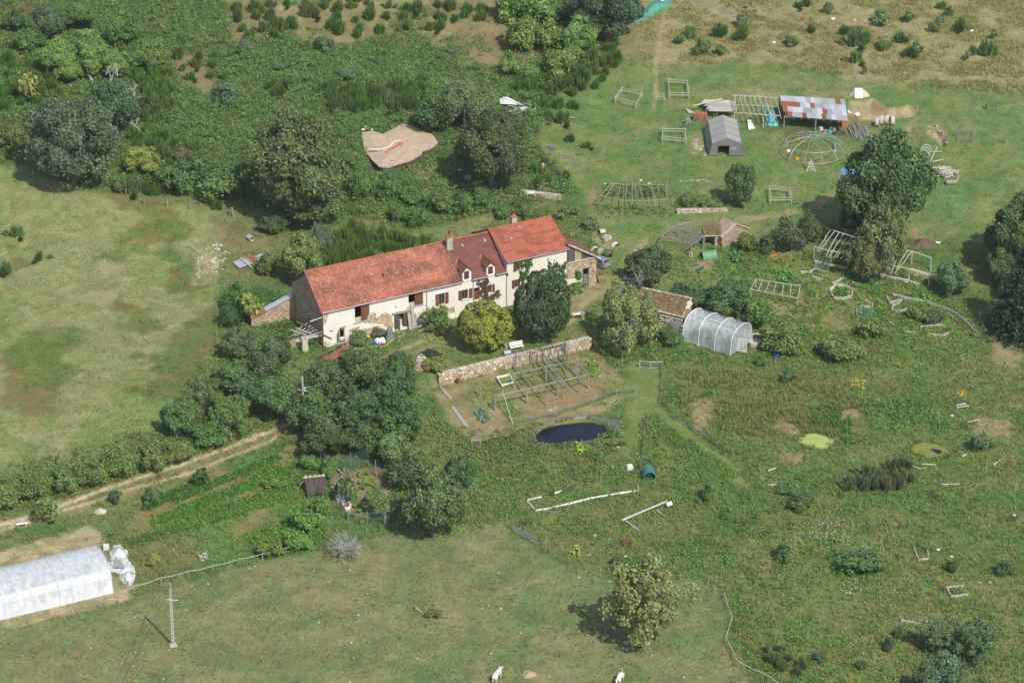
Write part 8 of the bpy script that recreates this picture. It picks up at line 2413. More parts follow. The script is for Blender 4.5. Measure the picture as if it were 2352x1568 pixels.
for a,b in(((1470,865,.7),(1518,912,.1)),((1765,945,.5),(1718,955,.3))):
 q=MB();q.beam(up_at(*U6(a[0],a[1]+10),a[2]),up_at(*U6(b[0],b[1]),b[2]),.14,.05);q.build('rail',WOODL,t)
tree('plant',(*U6(1550,880),*U6(1710,980)),(0.085,0.09,0.04),'scrub_plant','small brown-green scrub patch between the broken stakes','plant')
drape('dung_heap','round pale brown heap in the grass between the two cows','heap',(1216,1548),.85,.9,.35,mat('dry_dung',(0.42,0.31,0.2),(0.34,.25,.17),3,1,.05),0,2)
# wild garden bits
for i,p4 in enumerate(((U4(1735,580),U4(1812,563),U4(1815,572),U4(1738,590)),(U4(1740,600),U4(1838,585),U4(1840,595),U4(1745,608)),(U4(1838,735),U4(1932,712),U4(1936,724),U4(1845,745)))):
 P=[up_at(*p,.35)for p in p4]
 t=MB();t.beam((P[0]+P[3])/2,(P[1]+P[2])/2,.3,.1);t.beam((P[0]+P[3])/2-HZ*.3,(P[0]+P[3])/2,.2,.2);t.beam((P[1]+P[2])/2-HZ*.3,(P[1]+P[2])/2,.2,.2)
 o=t.build('plank_bench',WOODL);tag(o,('upper pale plank bench among the wild plots','pale plank bench just below another plank','grey plank bench left of a bare patch')[i],'bench')
for i,(a,b)in enumerate(((U4(1410,1135),U4(1540,1145)),(U4(1290,1150),U4(1430,1185)),(U4(1600,1325),U4(1755,1318)),(U4(0,1200),U4(72,1172)),(U4(0,1332),U4(76,1325)),(U4(2065,1145),U4(2128,1105)),(U4(1780,1065),U4(1828,1045)))):
 log(at(*a)+HZ*.2,at(*b)+HZ*.2,.12,WOODL,('pale log row below the dull weedy pool','lower pale log row below the dull weedy pool','low pale rail beside a white post','pale branch at left edge of the wild garden','thin branch below another at wild garden left','split pale timber lying right of the dark bush','short pale log left of the dark bush')[i],None)
lone_posts([(*U4(x,y),h)for x,y,h in((1588,1345,1.3),(948,1280,.8),(1393,1315,1.1),(1818,1320,1.1),(2095,1270,.9),(2255,1455,4.2),(840,1560,1.9),(522,1520,.6),(1555,1535,.9),(1370,1545,.8),(130,1085,.6),(1777,1475,.6),(1100,1400,.4),(1928,1260,.5))]+[(*U8(x,y),h)for x,y,h in((495,125,.8),(700,435,.9),(80,572,.8),(240,635,.9),(875,635,1.0),(318,495,.6),(1153,235,1.1),(1300,130,1.1),(1505,145,1.0),(1773,155,1.0),(1338,490,.9),(1480,655,1.1),(1945,860,1.2),(2200,950,1.2),(1272,330,.9),(950,160,1.0),(1690,235,.5),(2312,215,.5))]+[(*U7(x,y),h)for x,y,h in((1413,150,.8),(1655,180,.8),(2220,830,1.0),(255,75,1.0),(1090,235,.6))],'thin pale stake among the weeds of the wild garden','stakes in the wild garden',r=.06)
for lb,pts in(('small broken log frame in the wild garden by reddish docks',[U8(*p)for p in((1340,335),(1385,450),(1475,430),(1465,370))]),('lower broken log frame beside reddish docks',[U8(*p)for p in((1795,685),(1640,700),(1680,785),(1840,762))]),('straight low log edge with brown grass behind it',[U8(*p)for p in((1222,1000),(1450,1045),(1460,1010))])):
 bed_edge(lb,pts,.35,n_=2)
for i,p in enumerate([U8(*q)for q in((2262,25),(1690,405),(1565,340),(1688,355),(1780,610),(1945,643),(2040,643))]+[U7(*q)for q in((893,250),(763,212),(903,548),(710,390),(1045,402),(2100,805))]+[U3(*q)for q in((725,1208),(572,1248),(975,970),(1000,740),(955,575))]+[U4(*q)for q in((370,495),(1690,680),(1010,532))]+[T4(*q)for q in((800,185),(1112,230),(598,172),(78,255),(55,392),(1872,282),(2030,372),(1985,390),(350,118),(25,72),(750,703))]+[T7(*q)for q in((478,118),(857,118),(1183,88),(1260,118))]):
 s_=rnd.uniform(1.8,4.2)
 x,y=p
 big=y<130 or 470>y>380
 sheet('white_rag','small scrap of white fabric lying in the grass','scrap',[(x-s_,y-s_*.35,.25),(x+s_,y-s_*.5,.3),(x+s_*.9,y+s_*.4,.15),(x-s_*.8,y+s_*.5,.15)],WHITE,.15,group='white scraps of fabric in the grass')
for a,b,lb in(((1690,415),(1790,525),'upper grey plank edging the bare lower garden'),((1805,600),(1935,785),'lower grey plank edging the bare lower garden')):
 A,B=at(*U2(*a))+HZ*.06,at(*U2(*b))+HZ*.06
 o=MB().beam(A,B,.5,.1).build('ground_plank',mat('grey_concrete',(0.44,0.41,0.36),(0.33,.31,.28),3,.95));tag(o,lb,'plank')
t=thing('cold_frame','open white framed cold frame with seedlings under the wall','cold frame',at(*Z6(175,460)))
P=[up_at(*Z6(*p),.35)for p in((92,408),(220,378),(265,455),(148,490))]
for a,b in zip(P,P[1:]+P[:1]):MB().beam(a,b,.1,.3).build('frame_board',WHITE,t)
MB().add([p-HZ*.15 for p in P],[(0,1,2,3)]).build('seedlings',mat('seedlings',(0.16,0.26,0.05),(0.1,.16,.04),6,1),t)
q=MB();q.tube([(0,0,0),(0,0,.85)],.32,14);o=q.build('rusty_drum',RUSTM);o.location=at(*U2(1860,385));tag(o,'rusty drum at the foot of retaining wall','drum')
lone_posts([(*U2(2057,505),2.2)],'thick grey post on the lower garden near the rusty drum',None,r=.13)
t=thing('small_gate','small netted gate at the corner of lower garden','gate',at(*U2(2020,975)))
tops=[post_at(t,U2(*p),1.2,.06,WOODL)for p in((1985,975),(2060,970))]
q=MB();q.pole(tops[0]-HZ*.05,tops[1]-HZ*.05,.05);q.build('rail',WOODL,t);q=MB();q.add([tops[0]-HZ*1.1,tops[1]-HZ*1.1,tops[1],tops[0]],[(0,1,2,3)]);q.build('netting',NETG,t)
lone_posts([(*T4(x,y),h)for x,y,h in((198,640,1.4),(374,668,1.3),(800,722,1.1),(932,742,1.2),(1380,835,1.6),(1528,858,1.6),(115,820,1.1),(286,845,1.4),(476,850,1.4),(665,860,1.3),(690,905,.8))]+[(*T3(2250,845),1.7),(*T3(2048,800),.6)],'grey fence post on the lawn behind the tin roofed shed','posts behind the tin roofed shed')
lone_posts([(*T6(1185,580),2.6),(*T6(1418,530),1.6),(*T6(1527,460),1.6),(*T2(932,1110),1.1),(*T2(1115,1052),.8),(*T2(1270,1030),1.1)],'thin pale post on the bank behind the house','posts on the bank behind the house',r=.06)
def dead_branches(mb,base,d,L,r,depth,g,up=.15):
 e=base+d*L
 m_=base.lerp(e,.5)+Vector((g.uniform(-1,1),g.uniform(-1,1),g.uniform(-1,1)))*L*.12
 mb.tube([base,m_,e],[r,r*.8,r*.6],4,False)
 if depth==0:return
 for k in range(3 if depth>1 else 2):
  dd=(d+Vector((g.gauss(0,.6),g.gauss(0,.6),g.gauss(up,.45)))).normalized()
  dead_branches(mb,m_.lerp(e,g.uniform(.2,1)),dd,L*g.uniform(.55,.8),r*.6,depth-1,g,up)
BLEACH=mat('bleached_branch',(0.62,0.60,0.56),(0.45,0.43,0.40),4,.9)
g_=random.Random(4)
q=MB()
for p,h in(((845,740),9),((1030,620),10.5),((970,660),10),((1080,665),9.5),((1050,820),8),((960,880),7),((1250,890),6),((1215,800),7),((1290,1180),2.5),((1240,1120),4),((1020,715),9),((850,825),7)):
 b=up_at(p[0]/4,p[1]/4,h)
 b=zp((p[0]/4,p[1]/4),T_dead.location.z+h)
 for k in range(2):dead_branches(q,b-HZ*.6,Vector((g_.gauss(0,.5),g_.gauss(0,.5),.8)).normalized(),.9,.06,2,g_)
o=q.build('dead_branches',BLEACH);
o.parent=T_dead;o.matrix_parent_inverse=Matrix.LocRotScale(T_dead.location,T_dead.rotation_euler,T_dead.scale).inverted()
b=at(792,1277);dt=thing('dead_tree','small bleached leafless tree at the top edge of pasture','tree',b)
q=MB();q.tube([b-HZ*.2,b+HZ*.7],[.22,.16],7);q.build('trunk',LICHEN,dt)
q=MB()
for k in range(22):
 a=k/22*6.283+g_.uniform(-.2,.2);s_=g_.uniform(.15,1.0)
 d=Vector((math.cos(a),math.sin(a),s_)).normalized()
 dead_branches(q,b+HZ*g_.uniform(.4,.9),d,g_.uniform(1.1,1.7),.075,3,g_,.02)
q.build('branches',mat('silver_branch',(0.46,0.44,0.41),(0.30,0.29,0.27),4,.9),dt)
gg=np.random.default_rng(5);n=260
P=np.stack([gg.normal(size=n)*1.5-.4,gg.normal(size=n)*1.3,np.abs(gg.normal(size=n))*.9+.6],1)
me=quads_mesh('sparse_leaves',leaf_quads(P,unit(gg.normal(size=(n,3))+[0,0,.5]),np.full(n,.14),gg),n,np.repeat(np.array([[.12,.17,.06]])*gg.uniform(.7,1.2,(n,1)),4,0))
link('sparse_leaves',me,GRASSM,dt)
q=MB()
for k in range(16):
 b=zp(U3(1130+g_.uniform(-60,60),0)if False else(1458+g_.uniform(-14,16),655+g_.uniform(-20,22)),T_app.location.z+7.2)
 dead_branches(q,b,Vector((g_.gauss(0,.5),g_.gauss(0,.5),.7)).normalized(),.8,.05,2,g_)
o=q.build('lichened_branches',LICHEN);o.parent=T_app;o.matrix_parent_inverse=Matrix.LocRotScale(T_app.location,T_app.rotation_euler,T_app.scale).inverted()
# grass, weeds, brambles, flowers, stones
g=np.random.default_rng(99)
GCg=GC.reshape(len(gy),len(gx),3)
def gcol(x,y):
 i=np.clip(np.searchsorted(gx,x),1,len(gx)-1);j=np.clip(np.searchsorted(gy,y),1,len(gy)-1)
 return GCg[j,i]
def bare(c):
 return c[:,0]>c[:,1]*1.10
def in_building(x,y):
 dx,dy=x-HO.x,y-HO.y
 u,v=dx*HU.x+dy*HU.y,dx*HV.x+dy*HV.y
 m=(u>-0.3)&(u<U_END+5.6)&(v>-0.25)&(v<HW+0.3)
 m|=(np.hypot(x-tent.location.x,y-tent.location.y-1.5)<3.6)
 m|=(np.hypot(x-car.location.x,y-car.location.y)<2.4)
 for a_,ax2,pd2,L2,w2 in((A0,axb,pdb,25.2,8.6),(ta,axv,pdv,Lt_,6.2)):
  s_=(x-a_.x)*ax2.x+(y-a_.y)*ax2.y;t_=(x-a_.x)*pd2.x+(y-a_.y)*pd2.y
  m|=(s_>-.2)&(s_<L2+.2)&(t_>-.2)&(t_<w2+.2)
 for o_,p1,p2 in((bBL,bBR,bTL),(bTR,bTR,bTR)):
  pass
 bx=[bTL,bTR,bBR,bBL]
 m|=poly_sd(x,y,[(p.x,p.y)for p in bx])>-.1
 m|=poly_sd(x,y,[(p.x,p.y)for p in rim])>-.2
 m|=poly_sd(x,y,_pw)>-.4
 m|=poly_sd(x,y,_d1)>-.1
 m|=poly_sd(x,y,_d2)>-.1
 return m
def sample(poly,n,noise=None,thr=0.0,allow_bare=0.1,excl=()):
 xs=[p[0]for p in poly];ys=[p[1]for p in poly]
 px=g.uniform(min(xs),max(xs),n);py=g.uniform(min(ys),max(ys),n)
 k=poly_sd(px,py,poly)>0
 for e in excl:k&=poly_sd(px,py,e)<0
 x,y,z=at_n(px[k],py[k])
 c=gcol(x,y)
 k=~in_building(x,y)&(~bare(c)|(g.random(len(x))<allow_bare))
 if noise:k&=fbm(x,y,noise[0],noise[1],2)>thr+g.normal(size=len(x))*.05
 return np.stack([x[k],y[k],z[k]],1),c[k]
def tuft_quads(P,C_,h,nb,spread,wb):
 n=len(P);m_=n*nb
 B=np.repeat(P,nb,0);an=g.uniform(0,6.283,m_);hh=np.repeat(h*g.uniform(.55,1.35,n),nb)*g.uniform(.6,1.2,m_)
 d=np.stack([np.cos(an),np.sin(an)],1);lean=g.uniform(.15,.8,m_)[:,None]*hh[:,None]
 b2=d*g.uniform(0,spread,m_)[:,None];w_=np.stack([-d[:,1],d[:,0]],1)*wb
 V=np.empty((m_,4,3));b=B[:,:2]+b2;t=b+d*lean
 V[:,0,:2],V[:,1,:2],V[:,2,:2],V[:,3,:2]=b-w_,b+w_,t+w_*.3,t-w_*.3
 V[:,0,2]=V[:,1,2]=B[:,2]-.03;V[:,2,2]=V[:,3,2]=B[:,2]+hh
 c=np.repeat(C_,nb,0)*g.uniform(.75,1.25,(m_,1))
 return V.reshape(-1,3),np.repeat(c,4,0)
def clump_quads(P,C_,r,h,nl,leaf,flat=.5):
 n=len(P);m_=n*nl
 sc=g.uniform(.6,1.4,n)
 B=np.repeat(P,nl,0);S_=np.repeat(sc,nl)
 d=unit(g.normal(size=(m_,3))+np.array([0,0,.5]));d[:,2]=np.abs(d[:,2])
 rr=g.uniform(.5,1.05,m_)
 Q=B+d*np.stack([S_*r*rr,S_*r*rr,S_*h*rr],1)
 N_=unit(d*flat+g.normal(size=(m_,3))*.55+np.array([0,0,.45]))
 V=leaf_quads(Q,N_,leaf*g.uniform(.6,1.35,m_),g)
 c=np.repeat(C_,nl,0)*g.uniform(.7,1.28,(m_,1))
 return V,np.repeat(c,4,0)
def stuff(name,label,parts,m=None):
 V=np.vstack([p[0]for p in parts]);K=np.vstack([p[1]for p in parts])*(np.array([1.22,1.18,1.12])if name in('weeds','nettles','bramble_thicket','rushes','long_grass')else 1.0)
 o=link(name,quads_mesh(name,V,len(V)//4,K),m or GRASSM)
 return tag(o,label,'plants',None,'stuff')
def pal(n,*cols,w=None):
 a=np.array([lin(*c)for c in cols]);i=g.choice(len(cols),n,p=w)
 return a[i]
def mixc(C_,col,k):
 return C_*(1-k)+col*k
ALL=[(-40,-30),(2400,-30),(2400,1600),(-40,1600)]
LAWN=[(1390,150),(1520,140),(1740,138),(1990,190),(2400,236),(2400,560),(2140,560),(1900,520),(1720,640),(1440,640),(1370,560),(1330,440),(1230,330),(1290,215)]
LFIELD=[(-40,372),(75,380),(180,432),(330,462),(440,468),(530,500),(505,600),(496,700),(490,850),(380,975),(250,1040),(80,1085),(-40,1120)]
ROUGH=[(1440,-30),(2400,-30),(2400,225),(1995,186),(1750,143),(1620,150),(1530,145),(1460,120)]
WILD=[(1480,800),(1700,800),(1900,790),(2400,780),(2400,1600),(1780,1600),(1690,1480),(1680,1400),(1640,1330),(1400,1320),(1270,1280),(1180,1200),(1100,1100),(1240,1030),(1420,1000),(1500,900)]
HILL=[(-30,-30),(1440,-30),(1420,60),(1290,200),(1230,330),(1330,440),(1000,520),(560,470),(400,440),(200,430),(70,380),(-30,370)]
MOWN=[(1440,830),(1515,830),(1520,930),(1600,1000),(1700,1080),(1720,1120),(1600,1060),(1480,960),(1440,1080),(1420,1080),(1440,960)]
NETTLE=[U3(*p)for p in((1240,690),(1330,690),(1500,830),(1760,1000),(1980,1140),(2100,1230),(1900,1330),(1700,1420),(1500,1350),(1480,1180),(1330,1150),(1200,1080),(1215,900))]
KITCHEN=[(1700,570),(1900,575),(2150,640),(2255,770),(2100,800),(1900,790),(1710,740)]
PG=[(640,1000),(760,1060),(1000,1240),(1180,1200),(1240,1030),(1100,1000),(1000,950),(940,860),(700,900)]
parts=[]
P,C_=sample(ALL,78000,excl=(LAWN,LFIELD,PASTURE,MOWN,HILL));C_=mixc(C_,lin(122,142,70),.4)*g.uniform(.8,1.25,(len(P),1))
parts.append(tuft_quads(P,C_,.42,5,.22,.045))
P,C_=sample(HILL,24000);C_=mixc(C_,lin(160,136,96),.3)*g.uniform(.8,1.25,(len(P),1))
parts.append(tuft_quads(P,C_,.45,5,.3,.05))
P,C_=sample(ROUGH,12000);C_=mixc(C_,lin(176,150,108),.5);parts.append(tuft_quads(P,C_,.5,5,.3,.05))
stuff('long_grass','long grass, part green and part straw coloured, over the rough ground',parts)
parts=[]
for poly,n in((LAWN,16000),(LFIELD,15000),(PASTURE,20000)):
 pl=[(min(max(x,-40),2400),min(y,1600))for x,y in poly]
 P,C_=sample(pl,n);C_=C_*g.uniform(.72,1.22,(len(P),1));C_[:,1]*=g.uniform(.96,1.1,len(P))
 parts.append(tuft_quads(P,C_*.95,.13,4,.2,.05))
 P,C_=sample(pl,n//6,(5,71),.56);parts.append(clump_quads(P,mixc(C_,lin(84,112,58),.55),.22,.10,6,.10))
stuff('short_grass','short grass and low leafy tussocks of the lawns and pasture',parts)
dry=[[(520,-10),(1130,-20),(1180,90),(1150,150),(1080,160),(930,70),(760,115),(640,90),(540,100)],[(395,130),(470,120),(500,190),(480,225),(410,180)]]
P,C_=sample(HILL,17000,(9,81),.22,.8,dry)
lump=fbm(P[:,0],P[:,1],3.2,83,2)
P[:,2]+=np.maximum(0,lump-.35)*2.2
K=pal(len(P),(98,136,70),(84,120,62),(112,144,78),(126,130,86),w=[.42,.3,.22,.06])*(.85+.3*fbm(P[:,0],P[:,1],7,85,2))[:,None]
parts=[clump_quads(P,K,.75,.55,18,.15)]
P,C_=sample([(1140,90),(1330,100),(1420,90),(1330,200),(1180,200)],500,None,0,.6);parts.append(clump_quads(P,pal(len(P),(116,140,66),(104,132,62),(140,138,74)),.7,.6,16,.15))
stuff('bramble_thicket','low rolling carpet of brambles covering the hillside',parts)
def weeds(poly,n,cols,w,r,h,nl,leaf,noise=None,thr=0,ab=.25,excl=()):
 P,C_=sample(poly,n,noise,thr,ab,excl)
 K=pal(len(P),*cols,w=w)*(.8+.4*fbm(P[:,0],P[:,1],6,91,2))[:,None]
 return clump_quads(P,K,r,h,nl,leaf)
GR=((102,138,64),(88,122,58),(122,150,74),(132,130,78),(142,114,88))
parts=[weeds(WILD,13000,GR,[.35,.31,.18,.10,.06],.42,.45,10,.115,(8,93),.36,.3,(MOWN,)),weeds([U4(*p)for p in((850,560),(1300,540),(1650,660),(1660,840),(1300,860),(950,800))],1100,((84,124,66),(98,138,70),(112,146,80)),None,.5,.6,14,.13,(4,143),.40),weeds([U4(*p)for p in((330,650),(540,580),(760,640),(780,980),(600,860),(380,780))],420,((86,122,58),(74,110,56)),None,.45,.6,14,.13),weeds(PG,3200,GR,[.35,.3,.2,.1,.05],.5,.55,13,.13),weeds([(730,560),(860,410),(940,400),(1100,430),(1130,490),(990,520),(900,560),(760,620)],1500,GR,[.4,.3,.2,.06,.04],.6,.6,14,.14),weeds([(1190,510),(1250,480),(1370,490),(1400,580),(1340,640),(1300,560)],1100,GR,[.4,.2,.3,.06,.04],.4,.35,12,.11),weeds([(1360,470),(1540,480),(1540,440),(1680,460),(1690,478),(1560,478),(1540,500),(1380,500)],500,GR,[.4,.3,.25,.03,.02],.45,.5,13,.12),weeds([(1390,425),(1530,425),(1530,455),(1380,455)],260,GR,[.4,.3,.25,.03,.02],.5,.6,13,.13),weeds([(1510,590),(1620,570),(1760,560),(1890,600),(1900,640),(1700,640),(1540,640)],900,GR,[.35,.3,.3,.03,.02],.45,.5,13,.12,(5,95),.4),weeds(KITCHEN,5200,((96,138,60),(82,118,56),(118,150,70),(120,134,70),(130,110,76)),[.35,.25,.2,.12,.08],.38,.42,12,.115,(5,97),.34,.4),weeds([(500,750),(700,700),(740,800),(880,800),(940,850),(700,860),(640,1000),(420,1040),(380,960)],1900,GR,[.35,.35,.2,.06,.04],.5,.6,13,.13),weeds([(1700,770),(1980,760),(2260,790),(2200,840),(1800,850),(1700,820)],1300,GR,[.35,.3,.25,.06,.04],.5,.55,13,.12),weeds([(590,660),(680,690),(720,760),(660,770),(560,740),(560,690)],700,((80,116,56),(92,128,60)),None,.6,.7,16,.14),weeds([(-30,1080),(120,1050),(300,1000),(430,960),(640,960),(520,1020),(300,1095),(130,1150),(-30,1190)],2200,((104,130,66),(88,116,58),(122,128,72)),None,.6,.7,14,.14),weeds([(560,1230),(720,1180),(760,1230),(700,1262),(610,1285)],500,((96,142,52),(84,126,48)),None,.5,.7,15,.14),weeds([(640,1000),(740,1030),(760,1100),(660,1120),(560,1110)],700,((96,138,56),(82,118,52),(110,136,66)),None,.45,.5,13,.13),weeds([(1240,630),(1300,640),(1345,660),(1330,680),(1250,670)],200,((80,122,54),(98,138,60)),None,.4,.4,13,.12),weeds([(1370,780),(1480,780),(1580,800),(1700,815),(1640,830),(1500,830),(1400,840)],700,((96,132,58),(84,116,54)),None,.35,.35,11,.11),weeds([Z6(*p)for p in((360,310),(560,280),(1000,180),(1140,230),(1152,420),(1000,480),(1040,380),(900,300),(600,330),(420,380))],900,((96,138,58),(112,150,64),(84,118,54)),None,.4,.4,12,.115,(3,99),.42),weeds([Z6(*p)for p in((1030,260),(1152,270),(1152,420),(1060,400))],120,((130,170,76),(120,158,70)),None,.5,.5,16,.14),weeds([(1080,985),(1230,990),(1225,1030),(1110,1090),(1060,1040)],700,((112,128,76),(96,120,64),(136,138,96)),None,.5,.6,12,.12),weeds([(1220,1020),(1400,1010),(1440,1080),(1440,1110),(1250,1140),(1180,1100)],900,GR,[.35,.3,.2,.1,.05],.4,.4,12,.11)]
parts+=[weeds(WILD,520,((86,124,60),(100,138,66),(76,112,58)),None,1.0,.85,60,.14,(14,145),.45,.3,(MOWN,NETTLE)),weeds(WILD,380,((140,122,84),(152,134,94),(128,106,76)),None,.8,.5,40,.10,(10,147),.5,.5,(MOWN,NETTLE)),weeds(KITCHEN,240,((96,138,62),(84,122,58),(118,152,72)),None,.8,.9,46,.14,(6,149),.42,.3),weeds([(860,30),(1010,20),(1020,65),(890,75)],110,((98,136,70),(84,120,62)),None,.9,.6,24,.15,None,0,.9),weeds([(930,85),(1110,80),(1135,130),(1000,155)],170,((98,136,70),(84,120,62)),None,.9,.6,24,.15,None,0,.9),weeds([(640,60),(760,70),(740,110),(640,100)],80,((92,130,66),(84,120,62)),None,.8,.5,22,.15,None,0,.9),weeds([DUCK[0],DUCK[7],DUCK[6],DUCK[5]],40,((98,136,66),(84,120,60)),None,.6,.6,20,.13,None,0,.9)]
P=np.array([[p[0]+g.normal()*.5,p[1]+g.normal()*.5,0]for q_ in(_d1,_d2,_pw)for p in smoothloop(q_,46)]);P[:,2]=tz(P[:,0],P[:,1]);P=P[(g.random(len(P))<.75)]
k_=np.array([poly_sd(P[:,0],P[:,1],q_)for q_ in(_d1,_d2,_pw)]).max(0)<.35
P=P[k_];parts.append(tuft_quads(P,pal(len(P),(110,132,66),(140,126,84),(128,96,74)),.55,10,.35,.05));parts.append(clump_quads(P,pal(len(P),(98,134,62),(112,140,70)),.35,.35,8,.11))
stuff('weeds','mixed leafy weeds and wild herbs over banks and plots',parts)
stuff('nettles','dense dark green patch of tall nettles below the pond',[weeds(NETTLE,6500,((108,142,70),(96,128,64),(122,152,76)),None,.34,.7,14,.085,(4,141),.3,.5)])
P,C_=sample([(1540,850),(1860,850),(2000,930),(1920,1000),(1700,1000),(1580,960)],4200,(6,101),.40,.05)
stuff('rushes','brownish green rushes in the wet hollow right of mown path',[tuft_quads(P,pal(len(P),(128,134,76),(112,128,66),(150,134,92),w=[.42,.4,.18]),.6,9,.25,.035)])
parts=[]
for(a,b,wpx,n,cols)in(((400,1150),(640,1052),9,700,((92,140,52),(78,118,48))),((350,1200),(670,1080),11,1200,((96,150,54),(84,130,50))),((340,1228),(720,1098),8,800,((104,152,62),(90,132,54))),((290,1250),(560,1170),12,600,((96,128,62),(110,132,70))),((330,1168),(470,1105),12,420,((88,128,52),(76,112,50))),((420,1210),(700,1130),10,700,((100,146,58),(116,148,66)))):
 t_=g.random(n);px=a[0]+(b[0]-a[0])*t_+g.normal(size=n)*wpx*.4;py=a[1]+(b[1]-a[1])*t_+g.normal(size=n)*wpx*.45
 x,y,z=at_n(px,py);parts.append(clump_quads(np.stack([x,y,z],1),pal(n,*cols),.35,.42,11,.12))
stuff('vegetable_rows','bright green rows of vegetables below the two-rut track',parts)
parts=[]
for poly,n,cols,r,h,nl,lf in(([U2(*p)for p in((2000,630),(2080,615),(2150,720),(2110,755),(2040,740))],70,((128,160,142),(112,146,124)),.22,.45,12,.13),([U2(*p)for p in((2270,590),(2351,570),(2400,640),(2330,690))],60,((128,170,70),(112,156,62)),.3,.3,12,.11),([T8(*p)for p in((415,865),(520,875),(550,905),(430,895))],60,((120,150,138),(106,138,122)),.3,.35,12,.14),([T8(*p)for p in((810,1275),(900,1275),(1000,1330),(900,1350),(815,1320))],110,((124,152,138),(108,140,118)),.3,.35,12,.15),([T8(*p)for p in((690,1000),(900,960),(1060,1100),(1000,1145),(900,1090),(720,1050))],150,((96,142,66),(110,156,76)),.5,.5,12,.22),([T8(*p)for p in((100,940),(230,950),(240,1030),(110,1020))],60,((100,146,70),(116,160,80)),.5,.6,12,.22),([T8(*p)for p in((1240,1310),(1400,1310),(1380,1410),(1250,1410))],90,((116,150,62),(100,136,56)),.45,.5,13,.16),([T8(*p)for p in((610,1090),(740,1090),(730,1160),(620,1150))],40,((96,140,64),(84,124,58)),.45,.5,13,.16),([T7(*p)for p in((2010,740),(2100,740),(2110,850),(2030,850))],36,((104,148,84),(92,136,74)),.6,.9,12,.26)):
 P,C_=sample(poly,n*2,None,0,1);P=P[:n];parts.append(clump_quads(P,pal(len(P),*cols),r,h,nl,lf))
for a_,ax2,pd2,L2,w2 in((A0,axb,pdb,25,8.6),(ta,axv,pdv,Lt_,6.2)):
 for row in((.2,.36),(.42,.58),(.64,.8)):
  n=int(L2*16);s_=g.uniform(.4,L2-.4,n);t_=g.uniform(row[0]*w2,row[1]*w2,n)
  x,y=a_.x+ax2.x*s_+pd2.x*t_,a_.y+ax2.y*s_+pd2.y*t_
  parts.append(clump_quads(np.stack([x,y,tz(x,y)],1),pal(n,(92,138,56),(72,108,50),(110,146,64)),.35,.9,10,.14))
stuff('crops','leeks, cabbages, squash and tunnel crops in the beds',parts)
parts=[]
def dots(poly,n,cols,s_,hmax,noise=None,thr=0):
 P,C_=sample(poly,n,noise,thr,.5);m_=len(P);P[:,2]+=g.uniform(.05,hmax,m_)
 parts.append((leaf_quads(P,unit(g.normal(size=(m_,3))*.4+np.array([0,-.4,1])),s_*g.uniform(.6,1.4,m_),g),np.repeat(pal(m_,*cols),4,0)))
W_=((226,222,212),);Y_=((220,196,40),(226,178,30))
dots(LAWN,900,W_,.07,.15,(6,111),.60);dots(LFIELD,60,W_,.06,.1);dots([(pl[0],min(pl[1],1600))for pl in PASTURE],500,((214,206,190),),.055,.08)
dots([T7(*p)for p in((1500,85),(1830,80),(1830,110),(1560,110))],70,W_,.08,.2);dots([T3(*p)for p in((1270,860),(1410,860),(1420,930),(1280,920))],60,W_,.08,.2)
dots([T7(*p)for p in((560,560),(660,560),(620,620),(540,610))],30,W_,.09,.6);dots(ROUGH,300,((170,186,70),(190,190,80)),.09,.4,(7,113),.6);dots(ROUGH,120,W_,.07,.3)
dots([U3(*p)for p in((670,190),(750,180),(890,270),(860,280),(690,260))],40,Y_,.12,.9);dots([U2(*p)for p in((1570,170),(1750,180),(1700,300),(1560,300))],40,Y_,.11,.9)
dots([T8(*p)for p in((0,790),(90,785),(90,830),(10,835))],45,((232,160,30),),.14,1.0);dots([U4(*p)for p in((1740,480),(1820,480),(1820,530),(1750,530))],40,Y_,.12,.8);dots([T6(*p)for p in((1110,60),(1170,50),(1160,130),(1120,130))],30,Y_,.12,1.2)
dots([U8(*p)for p in((360,100),(740,70),(760,280),(560,340),(380,270))],240,((196,184,178),(176,160,156)),.10,.9);dots([U8(*p)for p in((640,640),(830,640),(860,780),(700,830))],100,((192,180,172),),.10,.8)
dots([U5(*p)for p in((1820,400),(1920,400),(1910,460),(1840,460))],50,W_,.11,.7);dots([U5(*p)for p in((1400,250),(2200,150),(2200,420),(1500,400))],60,W_,.07,.4)
for poly in([U4(*p)for p in((580,370),(700,380),(1200,480),(1180,540),(860,540),(640,440))],[U8(*p)for p in((1330,470),(1440,560),(1400,570),(1330,500))],[U8(*p)for p in((1560,660),(1650,700),(1640,770),(1570,700))],[U3(*p)for p in((300,900),(740,880),(700,960),(340,960))],[U7(*p)for p in((1000,270),(1110,270),(1100,340),(1020,340))]):
 dots(poly,160,((128,82,62),(150,98,74),(110,74,60)),.11,.9)
dots([U4(*p)for p in((735,370),(890,360),(890,450),(760,440))],150,((190,186,74),(170,172,70)),.13,.7);dots([U3(*p)for p in((590,970),(660,970),(660,1060),(600,1060))],70,((176,200,50),(160,188,46)),.14,1.0);dots([U7(*p)for p in((540,330),(620,330),(620,420),(540,410))],40,((190,196,90),),.18,.6)
stuff('wild_flowers','scattered white, yellow and russet flower heads',parts)
parts=[]
for(p0,p1,p2,p3,n)in((bTL,bTR,bBR,bBL,2600),(cTL,cTR,cBR,cBL,700)):
 a_,b_=g.random(n),g.random(n)
 P=np.array([p0.lerp(p1,float(x)).lerp(p3.lerp(p2,float(x)),float(y))for x,y in zip(a_,b_)]);P[:,2]+=.05
 parts.append(tuft_quads(P,pal(n,(176,148,112),(158,132,98),(190,166,130),(140,130,84)),.16,4,.18,.03))
stuff('roof_straw','dry straw coloured grass growing on the turf roofs',parts)
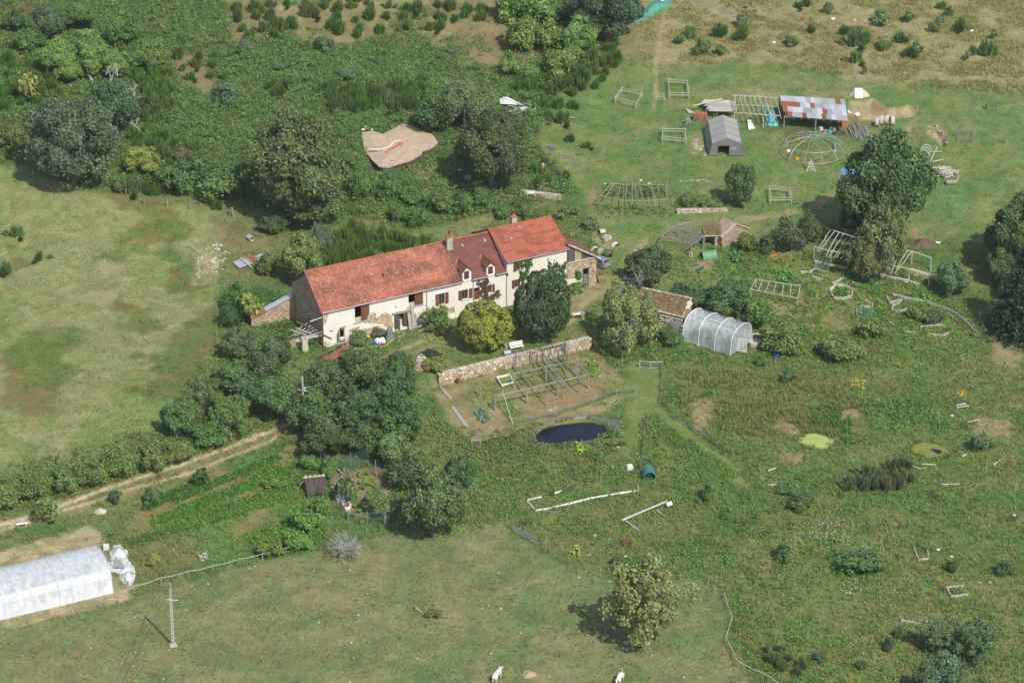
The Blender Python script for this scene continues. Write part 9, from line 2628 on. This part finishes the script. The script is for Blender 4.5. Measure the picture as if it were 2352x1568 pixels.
def stones(name,label,spots,m=STONEP):
 mb=MB()
 for poly,n,s0,s1 in spots:
  P,_=sample(poly,n,None,0,1.0)
  for p in P:
   s_=rnd.uniform(s0,s1);k=6;a0=rnd.uniform(0,6)
   vs=[(p[0]+math.cos(a0+i*1.047)*s_*rnd.uniform(.7,1.1),p[1]+math.sin(a0+i*1.047)*s_*rnd.uniform(.5,.9),p[2]-.03)for i in range(k)]
   vs+=[(p[0]+(v[0]-p[0])*.7,p[1]+(v[1]-p[1])*.7,p[2]+s_*rnd.uniform(.35,.7))for v in vs]
   mb.add(vs,[tuple(range(k,2*k))]+[(i,(i+1)%k,k+(i+1)%k,k+i)for i in range(k)],0,rnd.uniform(.7,1.3))
 return tag(mb.build(name,m),label,'stones',None,'stuff')
stones('loose_stones','small pale stones lying about the banks, tracks and pasture',[([(min(max(x,-40),2400),min(y,1590))for x,y in PASTURE],170,.06,.20),([(455,570),(530,575),(515,620),(450,640)],130,.06,.22),(BANK,60,.06,.2),(BANK2,40,.08,.25),([T3(*p)for p in((1640,1280),(1720,1260),(1800,1440),(1690,1430))],60,.1,.3),([(480,560),(510,560),(510,610),(485,605)],50,.1,.3),([Z6(*p)for p in((590,740),(730,690),(740,720),(640,760))],60,.06,.16),([T2(*p)for p in((1500,1480),(1700,1450),(1750,1600),(1500,1700))],50,.08,.25),([T8(*p)for p in((1030,790),(1110,810),(1100,900),(1040,870))],60,.1,.25),([T8(*p)for p in((90,740),(280,730),(280,790),(110,790))],40,.06,.15),([(0,1280),(210,1215),(230,1225),(280,1330),(330,1340),(280,1370),(0,1440)],80,.05,.16),([T3(*p)for p in((0,420),(240,470),(200,600),(0,500))],60,.1,.35),(LFIELD,60,.05,.15)])
# the air
HAZE=0.00005
hm=bpy.data.materials.new('haze');hm.use_nodes=True
hn_=hm.node_tree;hn_.nodes.remove(hn_.nodes['Principled BSDF'])
pv=hn_.nodes.new('ShaderNodeVolumePrincipled');pv.inputs['Color'].default_value=(0.86,0.92,1.0,1);pv.inputs['Density'].default_value=HAZE
hn_.links.new(pv.outputs[0],hn_.nodes['Material Output'].inputs['Volume'])
q=MB();q.box((0,0,(CAM[2]+12-20)/2),(1900,1900,CAM[2]+12+20))
o=q.build('haze',hm);tag(o,'thin summer haze','haze',None,'stuff')
